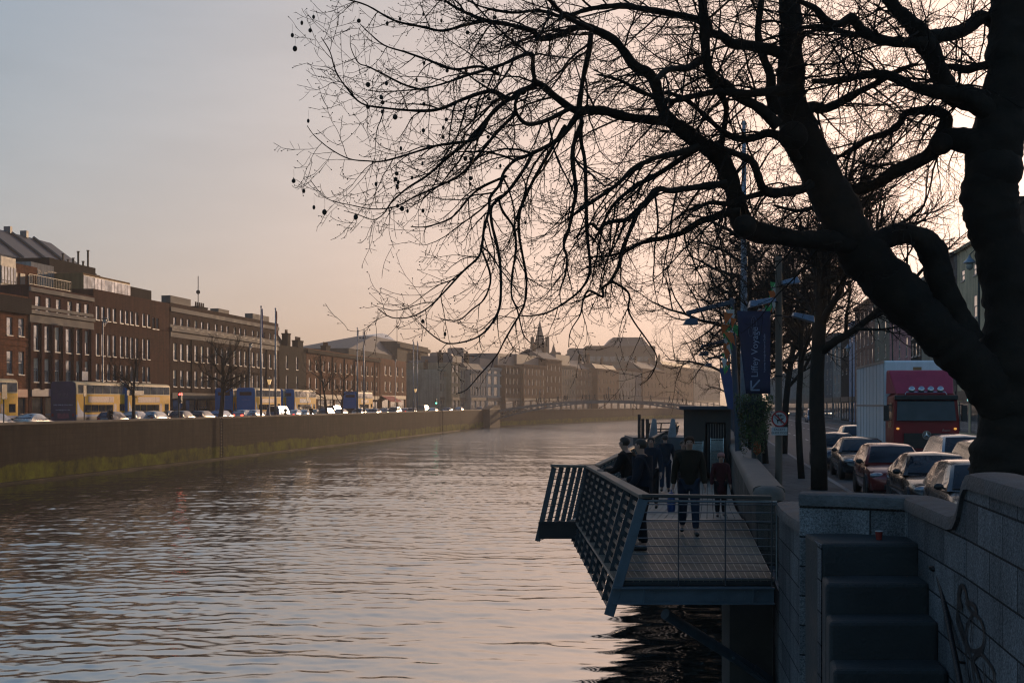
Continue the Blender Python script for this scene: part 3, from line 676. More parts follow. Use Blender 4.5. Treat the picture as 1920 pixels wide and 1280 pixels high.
LIMBS = [  # (depth start, depth end, traced points)
 (18, 18, [(1915,1010,92),(1900,940,82),(1896,860,74),(1896,780,64),(1897,700,58),(1898,600,51),(1884,500,48),(1860,420,49),(1855,360,52),(1862,300,48),(1880,210,44),(1895,110,42),(1900,20,40),(1903,-80,36),(1908,-250,28),(1900,-430,18),(1888,-620,6)]),
 (17.9, 17.0, [(1885,770,46),(1842,708,44),(1792,655,42),(1745,610,42),(1690,555,44),(1635,495,44),(1592,440,42),(1562,375,40),(1532,312,36),(1502,255,33),(1485,190,29),(1483,120,23),(1483,60,21),(1480,0,19),(1476,-80,16),(1466,-200,12),(1450,-330,8),(1440,-450,3)]),
 (17.9, 15.6, [(1812,640,30),(1786,580,28),(1765,535,26),(1755,485,25),(1735,452,24),(1700,438,20),(1650,449,19),(1600,456,20),(1550,452,19),(1490,447,15),(1440,440,18),(1396,425,20),(1383,390,18),(1370,345,17),(1357,306,17),(1335,284,16),(1303,262,14),(1258,228,12),(1241,202,11),(1230,160,10),(1216,138,10),(1190,124,9),(1171,98,8),(1152,76,7.5),(1120,58,7),(1100,50,7),(1078,53,6),(1050,65,5.5),(1015,73,5),(999,58,4.6),(976,52,4.2),(948,45,3.8),(911,39,3.4),(869,22,2.8),(841,6,2.4),(820,-14,2)]),
 (15.8, 15.3, [(911,39,3),(869,48,2.8),(830,58,2.5),(793,51,2.2),(740,39,1.8),(689,11,1.5),(653,0,1.2),(620,-8,.8)]),
 (16.4, 15.0, [(1258,228,10),(1215,224,9),(1177,220,9),(1129,207,8.5),(1085,207,7.5),(1066,200,7),(1038,179,6.4),(1012,158,6),(995,164,5.4),(976,172,5),(954,186,4.6),(920,171,4.2),(869,186,3.6),(827,204,3),(785,208,2.6),(715,202,2),(678,194,1.8),(653,169,1.6),(630,135,1.3),(619,98,1.1),(602,70,.8)]),
 (15.6, 15.0, [(1070,203,5),(1024,226,4.4),(990,233,4),(971,217,3.6),(966,195,3.2),(975,175,3)]),
 (15.6, 14.6, [(1085,215,5),(1060,248,4.6),(1038,267,4.2),(993,290,3.8),(965,301,3.5),(945,323,3.4),(938,345,3.2),(919,370,3),(917,393,2.9),(908,427,2.8),(904,457,2.6),(897,482,2.4),(869,508,2.2),(835,545,1.9),(804,576,1.6),(770,594,1.3),(734,595,1.1),(708,578,.8)]),
 (15.4, 14.9, [(1000,283,3.4),(987,310,3.2),(961,348,3),(945,366,3),(922,387,3),(922,418,2.9),(932,460,2.8),(938,497,2.6),(939,553,2.4),(933,587,2.2),(911,620,2),(883,637,1.8),(841,644,1.5),(812,629,1.3),(787,606,1)]),
 (15.8, 15.2, [(1060,235,3.6),(1020,303,3.4),(998,342,3.2),(981,379,3),(973,407,2.9),(974,446,2.8),(981,485,2.6),(987,525,2.4),(984,567,2.2),(973,592,2),(961,612,1.9),(945,640,1.7),(930,668,1.5),(900,702,1.3),(875,730,1),(855,738,.8)]),
 (15.4, 15.6, [(935,372,2.4),(942,395,2.3),(964,429,2.2),(967,469,2.1),(961,511,2),(959,553,1.8),(970,581,1.6),(981,626,1.2),(995,643,.8)]),
 (16.2, 16.6, [(1388,398,9),(1369,399,7),(1340,407,6.4),(1312,416,6),(1279,436,5.2),(1242,447,4.4),(1205,455,3.6),(1170,472,3),(1135,480,2.2),(1100,482,1.4)]),
 (16.0, 15.5, [(1362,343,7),(1326,348,6.4),(1284,354,5.8),(1256,358,5.6),(1234,355,5.6),(1206,384,5.4),(1178,410,4.6),(1150,415,4),(1133,421,3.6),(1122,430,3.2),(1110,420,2.6),(1095,425,2),(1080,445,1.3)]),
 (15.8, 15.2, [(1200,390,4.2),(1184,426,4),(1167,469,3.8),(1161,497,3.4),(1144,528,3),(1130,540,2.6),(1130,556,2.2),(1105,545,2),(1094,561,1.8),(1088,590,1.5),(1070,620,1.1),(1066,650,.8)]),
 (15.8, 16.2, [(1144,528,2.6),(1160,534,2.4),(1180,552,2.2),(1178,580,1.9),(1190,605,1.6),(1215,640,1.4),(1232,672,1.2),(1220,705,1),(1200,722,.7)]),
 (16.2, 15.4, [(1310,275,7),(1270,288,5.6),(1233,295,5.2),(1190,315,4.6),(1157,346,4),(1120,372,3.2),(1080,400,2.4),(1050,420,1.5)]),
 (16.3, 16.6, [(1305,280,6),(1247,318,5),(1224,332,4.6),(1190,350,4),(1150,385,3.2),(1130,420,2.4),(1110,460,1.6)]),
 (15.7, 15.2, [(1092,228,4.6),(1076,270,4.4),(1074,306,4.2),(1080,356,3.8),(1074,393,3.4),(1066,432,3),(1057,460,2.6),(1063,483,2.3),(1060,514,1.9),(1050,545,1.4),(1052,570,.9)]),
 (15.9, 15.2, [(1090,220,4),(1089,261,3.8),(1097,306,3.7),(1099,384,3.4),(1101,441,3.1),(1105,480,2.9),(1105,514,2.6),(1085,547,2.3),(1037,581,1.9),(1004,591,1.6),(976,592,1.1)]),
 (15.6, 15.7, [(1108,62,5.4),(1106,85,5),(1101,112,4.8),(1092,155,4.6),(1086,205,4.6)]),
 (16.6, 15.6, [(1458,235,12),(1424,203,10),(1387,183,9),(1359,158,8.4),(1340,148,8.6),(1328,130,9),(1323,100,9),(1321,60,9),(1318,10,8),(1312,-60,7),(1302,-180,4),(1290,-280,1.5)]),
 (16.5, 17.2, [(1330,146,7),(1354,183,6),(1362,205,5.4),(1357,245,4.6),(1352,290,4)]),
 (16.8, 15.6, [(1475,112,12),(1458,98,10),(1416,87,10),(1373,82,9),(1354,68,8.4),(1331,60,8),(1326,42,7),(1283,31,6.4),(1247,24,6),(1207,17,5.6),(1162,11,5.2),(1106,17,4.6),(1072,28,4),(1050,31,3.6),(1010,20,3),(960,24,2.4),(900,12,1.8),(860,-10,1.2)]),
 (16.9, 16.4, [(1456,215,12),(1446,180,10),(1444,141,9),(1427,98,7.4),(1421,56,6.4),(1427,5,6.4),(1430,-60,6),(1440,-170,3.4),(1448,-260,1.2)]),
 (17.2, 16.2, [(1520,345,9),(1504,354,8.4),(1453,362,9),(1431,354,8),(1422,331,7.6),(1408,300,7),(1374,286,5.4),(1340,270,4)]),
 (16.9, 16.0, [(1440,360,6.4),(1397,371,6),(1365,382,5),(1330,380,4),(1300,395,3)]),
 (17.9, 19.0, [(1856,262,30),(1825,266,25),(1775,262,20),(1734,296,13),(1678,322,12),(1639,346,11),(1588,362,10),(1545,380,6),(1500,395,4),(1450,385,2.5)]),
 (18.2, 18.8, [(1752,272,13),(1775,225,12),(1750,207,9),(1700,212,7.4),(1687,232,7),(1662,250,6.4),(1625,262,5.6),(1590,285,4.6),(1560,300,3)]),
 (17.9, 16.8, [(1862,215,22),(1812,182,18),(1775,174,14),(1725,167,9.6),(1687,150,8.4),(1650,138,7.4),(1600,145,5.6),(1560,152,5.2),(1525,152,5)]),
 (17.9, 17.0, [(1835,190,22),(1785,175,21),(1772,160,19),(1755,120,17),(1738,84,18),(1715,50,16),(1690,27,13),(1670,5,11.5),(1650,-40,10),(1622,-180,6),(1604,-320,2)]),
 (17.4, 16.0, [(1735,82,13),(1700,80,10),(1662,77,10),(1630,66,10),(1610,50,9.4),(1597,33,8.4),(1575,45,7.4),(1550,40,7),(1530,18,6.4),(1512,8,5),(1490,0,4)]),
 (17.0, 16.6, [(1630,66,6),(1600,65,5.4),(1570,57,5),(1537,50,4.6),(1505,52,4.2)]),
 (17.6, 18.6, [(1737,72,15),(1775,65,14),(1812,55,12.4),(1840,32,13),(1862,45,10),(1890,60,8)]),
 (18.0, 18.6, [(1872,120,12),(1840,124,8),(1812,130,7.4),(1780,125,6.4),(1765,140,6)]),
 (17.3, 18.2, [(1500,240,14),(1520,200,11),(1540,205,9.4),(1570,195,8.4),(1605,175,6.6),(1640,158,5.4),(1690,130,4),(1720,120,3)]),
 (17.2, 16.2, [(1495,300,11),(1470,262,9),(1440,250,8),(1400,262,6.4),(1360,250,5.4),(1320,215,4.6),(1290,190,4),(1255,175,3.4),(1215,178,2.6),(1180,165,1.8)]),
 (16.6, 15.6, [(1480,170,11),(1440,172,8),(1400,176,7.4),(1350,172,6.4),(1300,180,5.4),(1250,190,4.6),(1200,170,3.8),(1160,150,3),(1120,140,2)]),
 (16.2, 14.8, [(1320,110,8),(1290,128,6.4),(1255,130,5.6),(1230,150,5)]),
 (16.1, 14.6, [(1110,56,5),(1060,30,4.6),(1030,0,4),(1000,-20,3)]),
 (15.8, 14.5, [(1005,160,5),(999,130,4.6),(998,103,4.2),(980,104,3.8),(945,120,3.4),(912,131,3),(880,140,2.6),(838,155,2.2),(800,165,1.8),(760,170,1.4),(720,172,1),(690,170,.8)]),
 (15.5, 14.4, [(954,186,4.4),(920,215,4),(905,245,3.6),(890,262,3.2),(855,268,2.8),(815,274,2.4),(770,288,2),(720,302,1.6),(690,302,1.4),(655,298,1.2),(620,280,1),(590,255,.8),(576,236,.6)]),
 (15.6, 14.7, [(945,190,4.2),(915,222,3.8),(880,262,3.2),(840,295,2.8),(800,330,2.4),(765,352,2),(735,378,1.6),(720,400,1.2),(700,412,1),(670,402,.8),(645,395,.6)]),
 (15.5, 14.4, [(965,215,3.6),(930,250,3.2),(890,300,2.8),(860,330,2.4),(820,350,2),(780,368,1.7),(740,388,1.4),(700,392,1.1),(660,385,.9),(612,372,.7),(582,338,.5)]),
 (15.4, 15.2, [(950,330,3),(905,350,2.6),(880,370,2.2),(860,395,1.9),(840,412,1.6),(800,425,1.3),(770,425,.9)]),
 (15.5, 14.9, [(935,140,3),(900,125,2.7),(850,130,2.4),(800,112,2),(760,98,1.7),(720,85,1.4),(690,60,1),(675,45,.7)]),
 (15.6, 14.6, [(800,170,2),(760,160,1.8),(720,140,1.6),(690,125,1.3),(672,118,1.1),(658,90,.8),(657,66,.6)]),
 (15.3, 15.6, [(904,470,2),(920,520,1.8),(908,560,1.6),(885,580,1.4),(860,600,1.2),(828,598,.9)]),
]
def rotvec(d, ang, axis): return Matrix.Rotation(ang, 3, axis) @ d
rnd = random.Random(11)
def rv():
    while True:
        v = Vector((rnd.uniform(-1, 1), rnd.uniform(-1, 1), rnd.uniform(-1, 1)))
        if .05 < v.length < 1: return v.normalized()
def grow(start, d, length, r0, segs, wob, droop, lift, rmin=.0032):
    pts, rad = [start.copy()], [r0]; d = d.normalized(); p = start.copy(); st = length / segs
    for i in range(segs):
        f = i / segs
        d = (d + rv() * wob + Vector((0, 0, -droop * (1 - f) + lift * f * f))).normalized()
        p = p + d * st; pts.append(p.copy()); rad.append(max(rmin, r0 * (1 - .8 * (i + 1) / segs)))
    return pts, rad
def at(pts, rad, f):
    x = f * (len(pts) - 1); i = min(int(x), len(pts) - 2); t = x - i
    return pts[i].lerp(pts[i + 1], t), rad[i] * (1 - t) + rad[i + 1] * t, (pts[i + 1] - pts[i]).normalized()
from mathutils import noise
big, small = MB(), MB()
tips = []
def sidedir(d, bias, ang):
    ax = d.cross(rv())
    if ax.length < .05: ax = d.orthogonal()
    v = rotvec(d, ang, ax.normalized())
    return (v + bias).normalized()
def length(pts): return sum((b - a).length for a, b in zip(pts, pts[1:]))
def in_front(p): return p.y > 11.5
def sprout(pts, rad, lv, bias):
    Ln = length(pts)
    if lv == 1:
        thin = rad[0] < .03
        sp, lo, hi = (.27, .5, 1.3) if thin else (.18, .8, 2.1) if pts[-1].x < 2.2 else (.115, .7, 2.4)
    elif lv == 2:
        sp, lo, hi = .13, .28, .85
    else:
        sp, lo, hi = .10, .05, .16
    n = max(1, int(Ln / sp * rnd.uniform(.8, 1.2))); f0 = .06 if lv > 1 else .1
    for k in range(n):
        f = f0 + (1 - f0) * (k + rnd.random()) / n
        p, r, d = at(pts, rad, min(f, .999))
        if lv == 1 and r > .2: continue
        ln = rnd.uniform(lo, hi) * (1 - .45 * f if lv > 1 else (1 - .35 * f))
        if lv == 1: ln *= min(1.0, .45 + r / .03 * .5)
        v = sidedir(d, bias * (.5 if lv == 1 else .25) + Vector((0, 0, .12 if lv == 3 else 0)), math.radians(rnd.uniform(30, 78)))
        if lv == 1: v.y *= .75
        r0 = min(r * .62, {1: .012 * (.5 + ln / 2), 2: .0068, 3: .0042}[lv])
        q, rr = grow(p, v, ln, r0, {1: 9, 2: 5, 3: 2}[lv], {1: .2, 2: .2, 3: .15}[lv], {1: .16, 2: .05, 3: 0}[lv], {1: .42, 2: .3, 3: .15}[lv], rmin=(.0028 if lv < 3 else .0024))
        if not in_front(q[-1]) or q[-1].x < -2.75 or (q[-1].z < 6.0 and q[-1].x < .4 and lv == 1): continue
        (small if lv > 1 or r0 < .009 else big if False else small).tube(q, rr, {1: 5, 2: 4, 3: 3}[lv], cap=False)
        if lv < 3: sprout(q, rr, lv + 1, bias)
        if lv == 2: tips.append(q[-1])
        if lv == 3 and rnd.random() < .6: small.ball(q[-1], .0078, 4, 3)
tree = thing('plane_tree', 'huge bare plane tree leaning over the river with hanging seed balls', 'tree', (P(1905, 950, 18).x, 18, RROAD + .13))
to = tree.location.copy(); RAWTRUNK = []
for d0, d1, pts in LIMBS:
    wp, wr = limb(pts, d0, d1)
    heavy = pts[0][2] > 7
    # knobbly bark: uneven radii on the heavy wood
    wr = [r * (1 + (rnd.uniform(-.07, .07) if r > .04 else rnd.uniform(-.12, .16))) for r in wr]
    n = 20 if wr[0] > .15 else 12 if wr[0] > .05 else 6
    if wr[0] > .05:                                       # rough, fluted bark on the heavy wood
        dp, dr = [], []
        for i in range(len(wp) - 1):
            for q in range(3): t = q / 3; dp.append(wp[i].lerp(wp[i + 1], t)); dr.append(wr[i] * (1 - t) + wr[i + 1] * t)
        dp.append(wp[-1]); dr.append(wr[-1]); b0 = len(big.v); big.tube([p - to for p in dp], dr, n, cap=True)
        for i, (c, r) in enumerate(zip(dp, dr)):
            for j in range(n):
                v = Vector(big.v[b0 + i * n + j]) + to; e = v - c
                k = 1 + .16 * noise.noise(v * 3.1) + .10 * noise.noise(v * 9.0) + .05 * noise.noise(v * 24.0)
                big.v[b0 + i * n + j] = tuple(c + e * k - to)
    else: big.tube([p - to for p in wp], wr, n, cap=True)
    RAWTRUNK.append((wp, wr))
# old swellings where limbs join
for u, v, d, r in ((1866, 320, 17.9, .38), (1487, 255, 16.9, .2), (1396, 424, 16, .15), (1765, 270, 18, .16), (1735, 85, 17.5, .15), (980, 172, 15.3, .045), (1090, 210, 15.5, .06)):
    big.ball(P(u, v, d) - to, (r * 1.05, r, r), 12, 8)
for wp, wr in RAWTRUNK:
    right = wp[-1].x > 5.2
    bias = Vector((-.30, -.05, -.12)) if not right else Vector((-.1, 0, .1))
    sprout([p for p in wp], wr, 1, bias)
for i, v in enumerate(small.v): small.v[i] = (v[0] - to.x, v[1] - to.y, v[2] - to.z)
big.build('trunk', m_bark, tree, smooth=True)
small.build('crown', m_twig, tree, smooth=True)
# seed balls hang on threads near the river-side tips
m_seed = plain('seed_ball', (.035, .025, .018), .95, bmp=.8, bscale=60)
sb = MB(); sb.ball((0, 0, 0), .034, 10, 7); sb.tube([(0, 0, .03), (.006, 0, .09), (0, .004, .17)], .0022, 3)
proto = sb.build('seed_ball', m_seed, tree, smooth=True)
cand = [t for t in tips if t.x < .2 and t.z > 6.4 and t.z < 12.2]
cand = [t for t in cand if rnd.random() < math.exp(-max(0, t.x + 1.5) * .9) * (1 if t.z > 7.9 else .25)]
rnd.shuffle(cand); first = True
for t in cand[:64]:
    s_ = proto if first else proto.copy()
    if not first: C.objects.link(s_); s_.parent = tree
    first = False
    s_.location = t - to - Vector((0, 0, .17)); k = rnd.uniform(.4, .9); s_.scale = (k, k, 1 if k > .8 else .8)

# ================================================================ other bare trees
def bare_tree(h, r, spread, seed, nlimb=5, fork=.35, dens=1.0, twig=.006, lean=(0, 0), levels=4):
    """trunk with forking limbs, and a crown of branches and twigs; returns two builders in local space"""
    R = random.Random(seed); T, K = MB(), MB()
    def rvv():
        a = R.uniform(0, 6.283); z = R.uniform(-1, 1); q = math.sqrt(1 - z * z); return Vector((q * math.cos(a), q * math.sin(a), z))
    def br(p, d, ln, r0, lv):
        segs = {0: 7, 1: 7, 2: 6, 3: 4, 4: 3}[lv]; pts, rad = [p], [r0]; q = p.copy(); dd = d.normalized()
        for i in range(segs):
            dd = (dd + rvv() * (.07 if lv == 0 else .2) + Vector((0, 0, .08 if lv > 1 else .04))).normalized()
            q = q + dd * (ln / segs); pts.append(q.copy()); rad.append(max(twig * .45, r0 * (1 - (.35 if lv == 0 else .72) * (i + 1) / segs)))
        (T if lv <= 1 else K).tube(pts, rad, (10, 7, 5, 4, 3)[lv], cap=lv < 2)
        if lv >= levels: return
        n = {0: nlimb, 1: int(7 * dens), 2: int(7 * dens), 3: int(4 * dens)}[lv]
        for k in range(n):
            f = (fork + (1 - fork) * (k + R.random()) / n) if lv == 0 else (.15 + .85 * (k + R.random()) / n)
            x = f * segs; i = min(int(x), segs - 1); pp = pts[i].lerp(pts[i + 1], x - i); rr = rad[i]
            t = (pts[i + 1] - pts[i]).normalized(); ax = t.cross(rvv()).normalized()
            nd = rotvec(t, math.radians(R.uniform(28, 62) * spread), ax)
            l2 = {0: h * .5 * R.uniform(.7, 1.05) * (1.1 - .5 * f), 1: ln * .5 * R.uniform(.6, 1.1), 2: ln * .5 * R.uniform(.6, 1.1), 3: ln * .45 * R.uniform(.6, 1.2)}[lv]
            br(pp, nd, l2, max(twig * .5, min(rr * .62, {0: r * .6, 1: r * .26, 2: max(twig * 1.3, r * .09), 3: twig}[lv])), lv + 1)
    br(Vector((0, 0, -.05)), Vector((lean[0], lean[1], 1)), h * .72, r, 0)
    return T, K
def put_tree(label, loc, h, r, spread, seed, group=None, **kw):
    t = thing('bare_tree', label, 'tree', loc, 0, group); T, K = bare_tree(h, r, spread, seed, **kw)
    T.build('trunk', m_bark, t, smooth=True); K.build('crown', m_twig, t, smooth=True); return t
RG = 'bare trees along the right pavement'
def rtree(label, u, Y, h, r, spread, seed, **kw):
    put_tree(label, Vector(((u - 960) * Y / F, Y, RROAD + .12)), h, r, spread, seed, RG, **kw)
rtree('bare tree with stout forked trunk standing beside the kerb near the cars', 1536, 36.0, 11.0, .25, 1.05, 4, nlimb=10, fork=.5, dens=1.5, twig=.008)
rtree('slim bare tree with thin trunk between the sign pole and the stout tree', 1503, 41.5, 9.5, .12, 1.0, 9, nlimb=8, fork=.45, dens=1.3, twig=.008)
rtree('bushy bare tree leaning over the boardwalk behind the blue banner', 1432, 52, 13.2, .22, 1.35, 21, nlimb=11, fork=.3, dens=1.5, twig=.009, lean=(-.1, 0))
rtree('bare tree rising behind the lamp arms and tricolour bunting', 1408, 68, 14.5, .24, 1.3, 33, nlimb=11, fork=.3, dens=1.5, twig=.011)
rtree('farther bare tree whose crown spreads left over the footbridge end', 1392, 90, 15.0, .24, 1.35, 41, nlimb=11, fork=.28, dens=1.45, twig=.013)
rtree('bare tree by the road beyond the slim trunk', 1470, 62, 12.5, .18, 1.2, 52, nlimb=9, fork=.35, dens=1.4, twig=.011)
rtree('distant bare tree at the hazy end of the right pavement', 1378, 130, 11, .22, 1.2, 63, nlimb=8, fork=.3, dens=1.1, twig=.018)
# ================================================================ buildings
m_glass = glassmat('window_glass', (.26, .27, .28), .04, 1.0, .75); m_glass2 = glassmat('far_window_glass', (.16, .165, .17), .12, .6, .6)
m_frame = plain('painted_sash', (.35, .34, .33), .5, var=.15); m_fdark = plain('dark_frame', (.05, .05, .055), .5)
m_blind = plain('window_blind', (.42, .38, .3), .6)
m_stone = plain('dressed_stone', (.13, .11, .095), .8, var=.3, vscale=1.2, bmp=.3)
m_slate = plain('slate_roof', (.034, .036, .042), .6, var=.3, vscale=2, bmp=.3)
m_felt = plain('roof_felt', (.06, .058, .056), .9)
m_shop = plain('shop_front_dark', (.03, .028, .03), .45, var=.3)
BR = lambda n, a, k=.8: masonry(n, a, [c * k for c in a], [c * .9 + .02 for c in a], .45, .15, .012, .9, stain=.4, bmp=.25)
def ren(n, a): return masonry(n, a, [c * .93 for c in a], [c * .8 for c in a], 3.0, 1.2, .006, .85, stain=.35, bmp=.12)
m_brick_o = BR('orange_brick', (.28, .10, .045), .55); m_brick_d = BR('dark_red_brick', (.10, .032, .024), .75); m_brick_b = BR('brown_brick', (.115, .040, .024), .75)
m_brick_v = BR('victorian_brick', (.27, .105, .052), .72); m_brick_k = BR('near_black_brick', (.035, .026, .022))  # near-black brick for the dark gable, chimneys and rooftop blocks
m_cream = ren('cream_render', (.42, .36, .28)); m_pale = ren('pale_render', (.36, .34, .32)); m_grey = ren('grey_render', (.16, .165, .175))
m_pink = ren('pink_render', (.6, .3, .3)); m_yell = ren('yellow_render', (.78, .62, .4)); m_tan = ren('tan_cladding', (.36, .2, .09))
m_olive = ren('olive_render', (.3, .26, .2)); m_dkst = masonry('dark_ashlar', (.10, .09, .08), (.085, .078, .07), (.05, .045, .04), 1.4, .6, .02, .85, stain=.4)
m_blueg = plain('blue_glass_panel', (.08, .14, .22), .2, var=.3); m_zinc = plain('zinc_cladding', (.075, .085, .10), .5, var=.15)
class Bld:
    """a terrace building: u0/u1 are its ends along the street line T of a bank, vt its top at u0"""
    def __init__(s, name, label, bank, T, u0, u1, vt, base, wall, depth=12, group=None, vref=None, htop=None, cat='building', kind='thing'):
        s.b, s.T, s.u0, s.base = bank, T, u0, base
        s.s0 = bank.s(u0, T); s.W = abs(bank.s(u1, T) - s.s0); s.ur = vref if vref is not None else u0
        s.H = htop if htop else s.z(vt); s.D = depth; s.wall = wall
        s.o = thing(name, label, cat, bank.pt(s.s0, T, base), bank.rz, group)
        s.holes = []; s.rev = .16 if bank.sign > 0 else .07
    def x(s, u): return abs(s.b.s(u, s.T) - s.s0)
    def z(s, v): return s.b.z(s.ur, v, s.T) - s.base
    def windows(s, cols, w, v0, v1, style='sash', frame=None, sill=True, glass=None, px=True, z=None, arch=False):
        """cols: list of photo columns, or (first, last, n) spread evenly in metres"""
        if isinstance(cols, tuple):
            a, b, n = cols; a, b = (s.x(a), s.x(b)) if px else (a, b)
            xs = [a + (b - a) * i / max(1, n - 1) for i in range(n)]
        else: xs = [s.x(c) if px else c for c in cols]
        z0, z1 = z if z else (s.z(v1), s.z(v0))
        for x in xs: s.holes.append((x - w / 2, x + w / 2, z0, z1, style, frame or m_frame, sill, glass or m_glass))
    def band(s, v0, v1, out=.12, mat=None, z=None, xr=None):
        z0, z1 = z if z else (s.z(v1), s.z(v0)); x0, x1 = xr or (0.004, s.W - .004)
        g = MB(); g.box(x0, -out, z0, x1, -.002, z1); g.build('cornice', mat or m_stone, s.o)
    def done(s, top=True, roofmat=None):
        xs = sorted({0.0, s.W} | {round(k, 4) for h in s.holes for k in h[:2]}); zs = sorted({-.3, s.H} | {round(k, 4) for h in s.holes for k in h[2:4]})
        xs = [x for x in xs if 0 <= x <= s.W]; zs = [z for z in zs if -.3 <= z <= s.H]
        g = MB(); R = s.rev
        for i in range(len(xs) - 1):
            cx = (xs[i] + xs[i + 1]) / 2; col = [h for h in s.holes if h[0] < cx < h[1]]; zz = [-.3]
            # merge vertical runs that hold no opening
            runs = sorted((h[2], h[3]) for h in col); z = -.3
            for a, b in runs + [(s.H, s.H)]:
                if a > z + 1e-4: g.quad((xs[i], 0, z), (xs[i + 1], 0, z), (xs[i + 1], 0, a), (xs[i], 0, a))
                z = max(z, b)
        for x0, x1, z0, z1, *_ in s.holes:
            g.quad((x0, 0, z0), (x0, 0, z1), (x0, R, z1), (x0, R, z0)); g.quad((x1, 0, z1), (x1, 0, z0), (x1, R, z0), (x1, R, z1))
            g.quad((x0, 0, z1), (x1, 0, z1), (x1, R, z1), (x0, R, z1)); g.quad((x0, 0, z0), (x0, R, z0), (x1, R, z0), (x1, 0, z0))
        W, H, D = s.W, s.H, s.D
        g.quad((0, 0, -.3), (0, 0, H), (0, D, H), (0, D, -.3)); g.quad((W, 0, -.3), (W, D, -.3), (W, D, H), (W, 0, H)); g.quad((0, D, -.3), (0, D, H), (W, D, H), (W, D, -.3))
        if top: g.quad((0, 0, H), (W, 0, H), (W, .35, H), (0, .35, H)); g.quad((0, .35, H), (W, .35, H), (W, .35, H - .5), (0, .35, H - .5))
        g.build('wall', s.wall, s.o)
        if top:
            g = MB(); g.quad((0, .35, H - .5), (W, .35, H - .5), (W, D, H - .5), (0, D, H - .5)); g.build('roof', roofmat or m_felt, s.o)
        R2 = random.Random(len(s.holes))
        for x0, x1, z0, z1, style, fm, sill, gm in s.holes:
            g = MB(); zm = (z0 + z1) / 2; t = min(.07, (x1 - x0) * .09); y0, y1 = R - .05, R - .005
            g.box(x0, y0, z0, x0 + t, y1, z1); g.box(x1 - t, y0, z0, x1, y1, z1); g.box(x0 + t, y0, z1 - t, x1 - t, y1, z1); g.box(x0 + t, y0, z0, x1 - t, y1, z0 + t)
            if style == 'sash': g.box(x0 + t, y0 - .01, zm - t / 2, x1 - t, y1, zm + t / 2)
            if style == 'grid':
                n = max(1, round((x1 - x0) / 1.1))
                for k in range(1, n): q = x0 + (x1 - x0) * k / n; g.box(q - .03, y0 - .004, z0 + t, q + .03, y1, z1 - t)
            if sill: g.box(x0 - .06, -.07, z0 - .11, x1 + .06, R - .06, z0 - .004)
            f = g.build('window', fm, s.o); j = lambda: R2.uniform(-.006, .006)
            g = MB()
            if style == 'sash':
                for za, zb, yy in ((z0 + t, zm - t / 2, R - .025), (zm + t / 2, z1 - t, R - .038)):
                    a, b = j(), j(); g.quad((x0 + t, yy + a, za), (x1 - t, yy - a, za), (x1 - t, yy - a + b, zb), (x0 + t, yy + a + b, zb))
            else: a, b = j(), j(); g.quad((x0 + t, R - .025 + a, z0 + t), (x1 - t, R - .025 - a, z0 + t), (x1 - t, R - .025 - a + b, z1 - t), (x0 + t, R - .025 + a + b, z1 - t))
            g.build('pane', gm, f)
            if style == 'sash' and s.b.sign > 0 and R2.random() < .3:
                q = z1 - t - (z1 - z0) * R2.choice((.25, .4, .48)); g = MB(); g.quad((x0 + t, R - .045, q), (x1 - t, R - .045, q), (x1 - t, R - .045, z1 - t), (x0 + t, R - .045, z1 - t)); g.build('blind', m_blind, f)
            if style == 'plain' and s.b.sign > 0 and sill is True and False:
                zz = z0 + (z1 - z0) * .55; g = MB(); g.add([(x0 + t, R - .06, z1 - t), (x1 - t, R - .06, z1 - t), (x1 - t, -.22, zz), (x0 + t, -.22, zz), (x0 + t, R - .09, z1 - t), (x1 - t, R - .09, z1 - t), (x1 - t, -.25, zz), (x0 + t, -.25, zz)], [(0, 1, 2, 3), (7, 6, 5, 4), (0, 3, 7, 4), (1, 5, 6, 2), (2, 6, 7, 3)]); g.build('open_casement', m_blind, f)
        return s.o
    def shop(s, x0, x1, h, mat=None, fascia=None, n=3):
        g = MB(); g.box(x0, -.1, h - .75, x1, -.004, h); g.build('fascia', fascia or m_shop, s.o)
        for k in range(n):
            a = x0 + (x1 - x0) * (k + .08) / n; b = x0 + (x1 - x0) * (k + .92) / n
            s.holes.append((a, b, .35, h - .85, 'plain', m_fdark, False, mat or m_glass))
    def chimney(s, x, y, w, d, h, pots=4, mat=None):
        g = MB(); g.box(x - w / 2, y - d / 2, s.H - 1.0, x + w / 2, y + d / 2, s.H + h); g.box(x - w / 2 - .08, y - d / 2 - .08, s.H + h, x + w / 2 + .08, y + d / 2 + .08, s.H + h + .18)
        c = g.build('chimney', mat or m_brick_k, s.o)
        for k in range(pots):
            g = MB(); px = x - w / 2 + w * (k + .5) / pots; g.lathe([(.13, s.H + h + .18), (.11, s.H + h + .75), (.13, s.H + h + .8)], 8, (px, y, 0)); g.build('chimney_pot', m_brick_v, c)
    def block(s, u0, u1, v0, y0, y1, mat, name='rooftop_block', zb=None, ur=None):
        """a storey set back on the roof, from its photo ends and top"""
        x0, x1 = s.x(u0) + .01, s.x(u1) - .01; z1 = s.b.z(ur or u0, v0, s.T) - s.base
        z1 += (z1 + s.base - CZ) * y0 / abs(s.T) * .9
        g = MB(); g.box(x0, y0, (zb if zb is not None else s.H - .5), x1, y1, z1)
        return g.build(name, mat, s.o), x0, x1, z1
GL = 'terrace buildings along the left quay'
T1 = -62.5
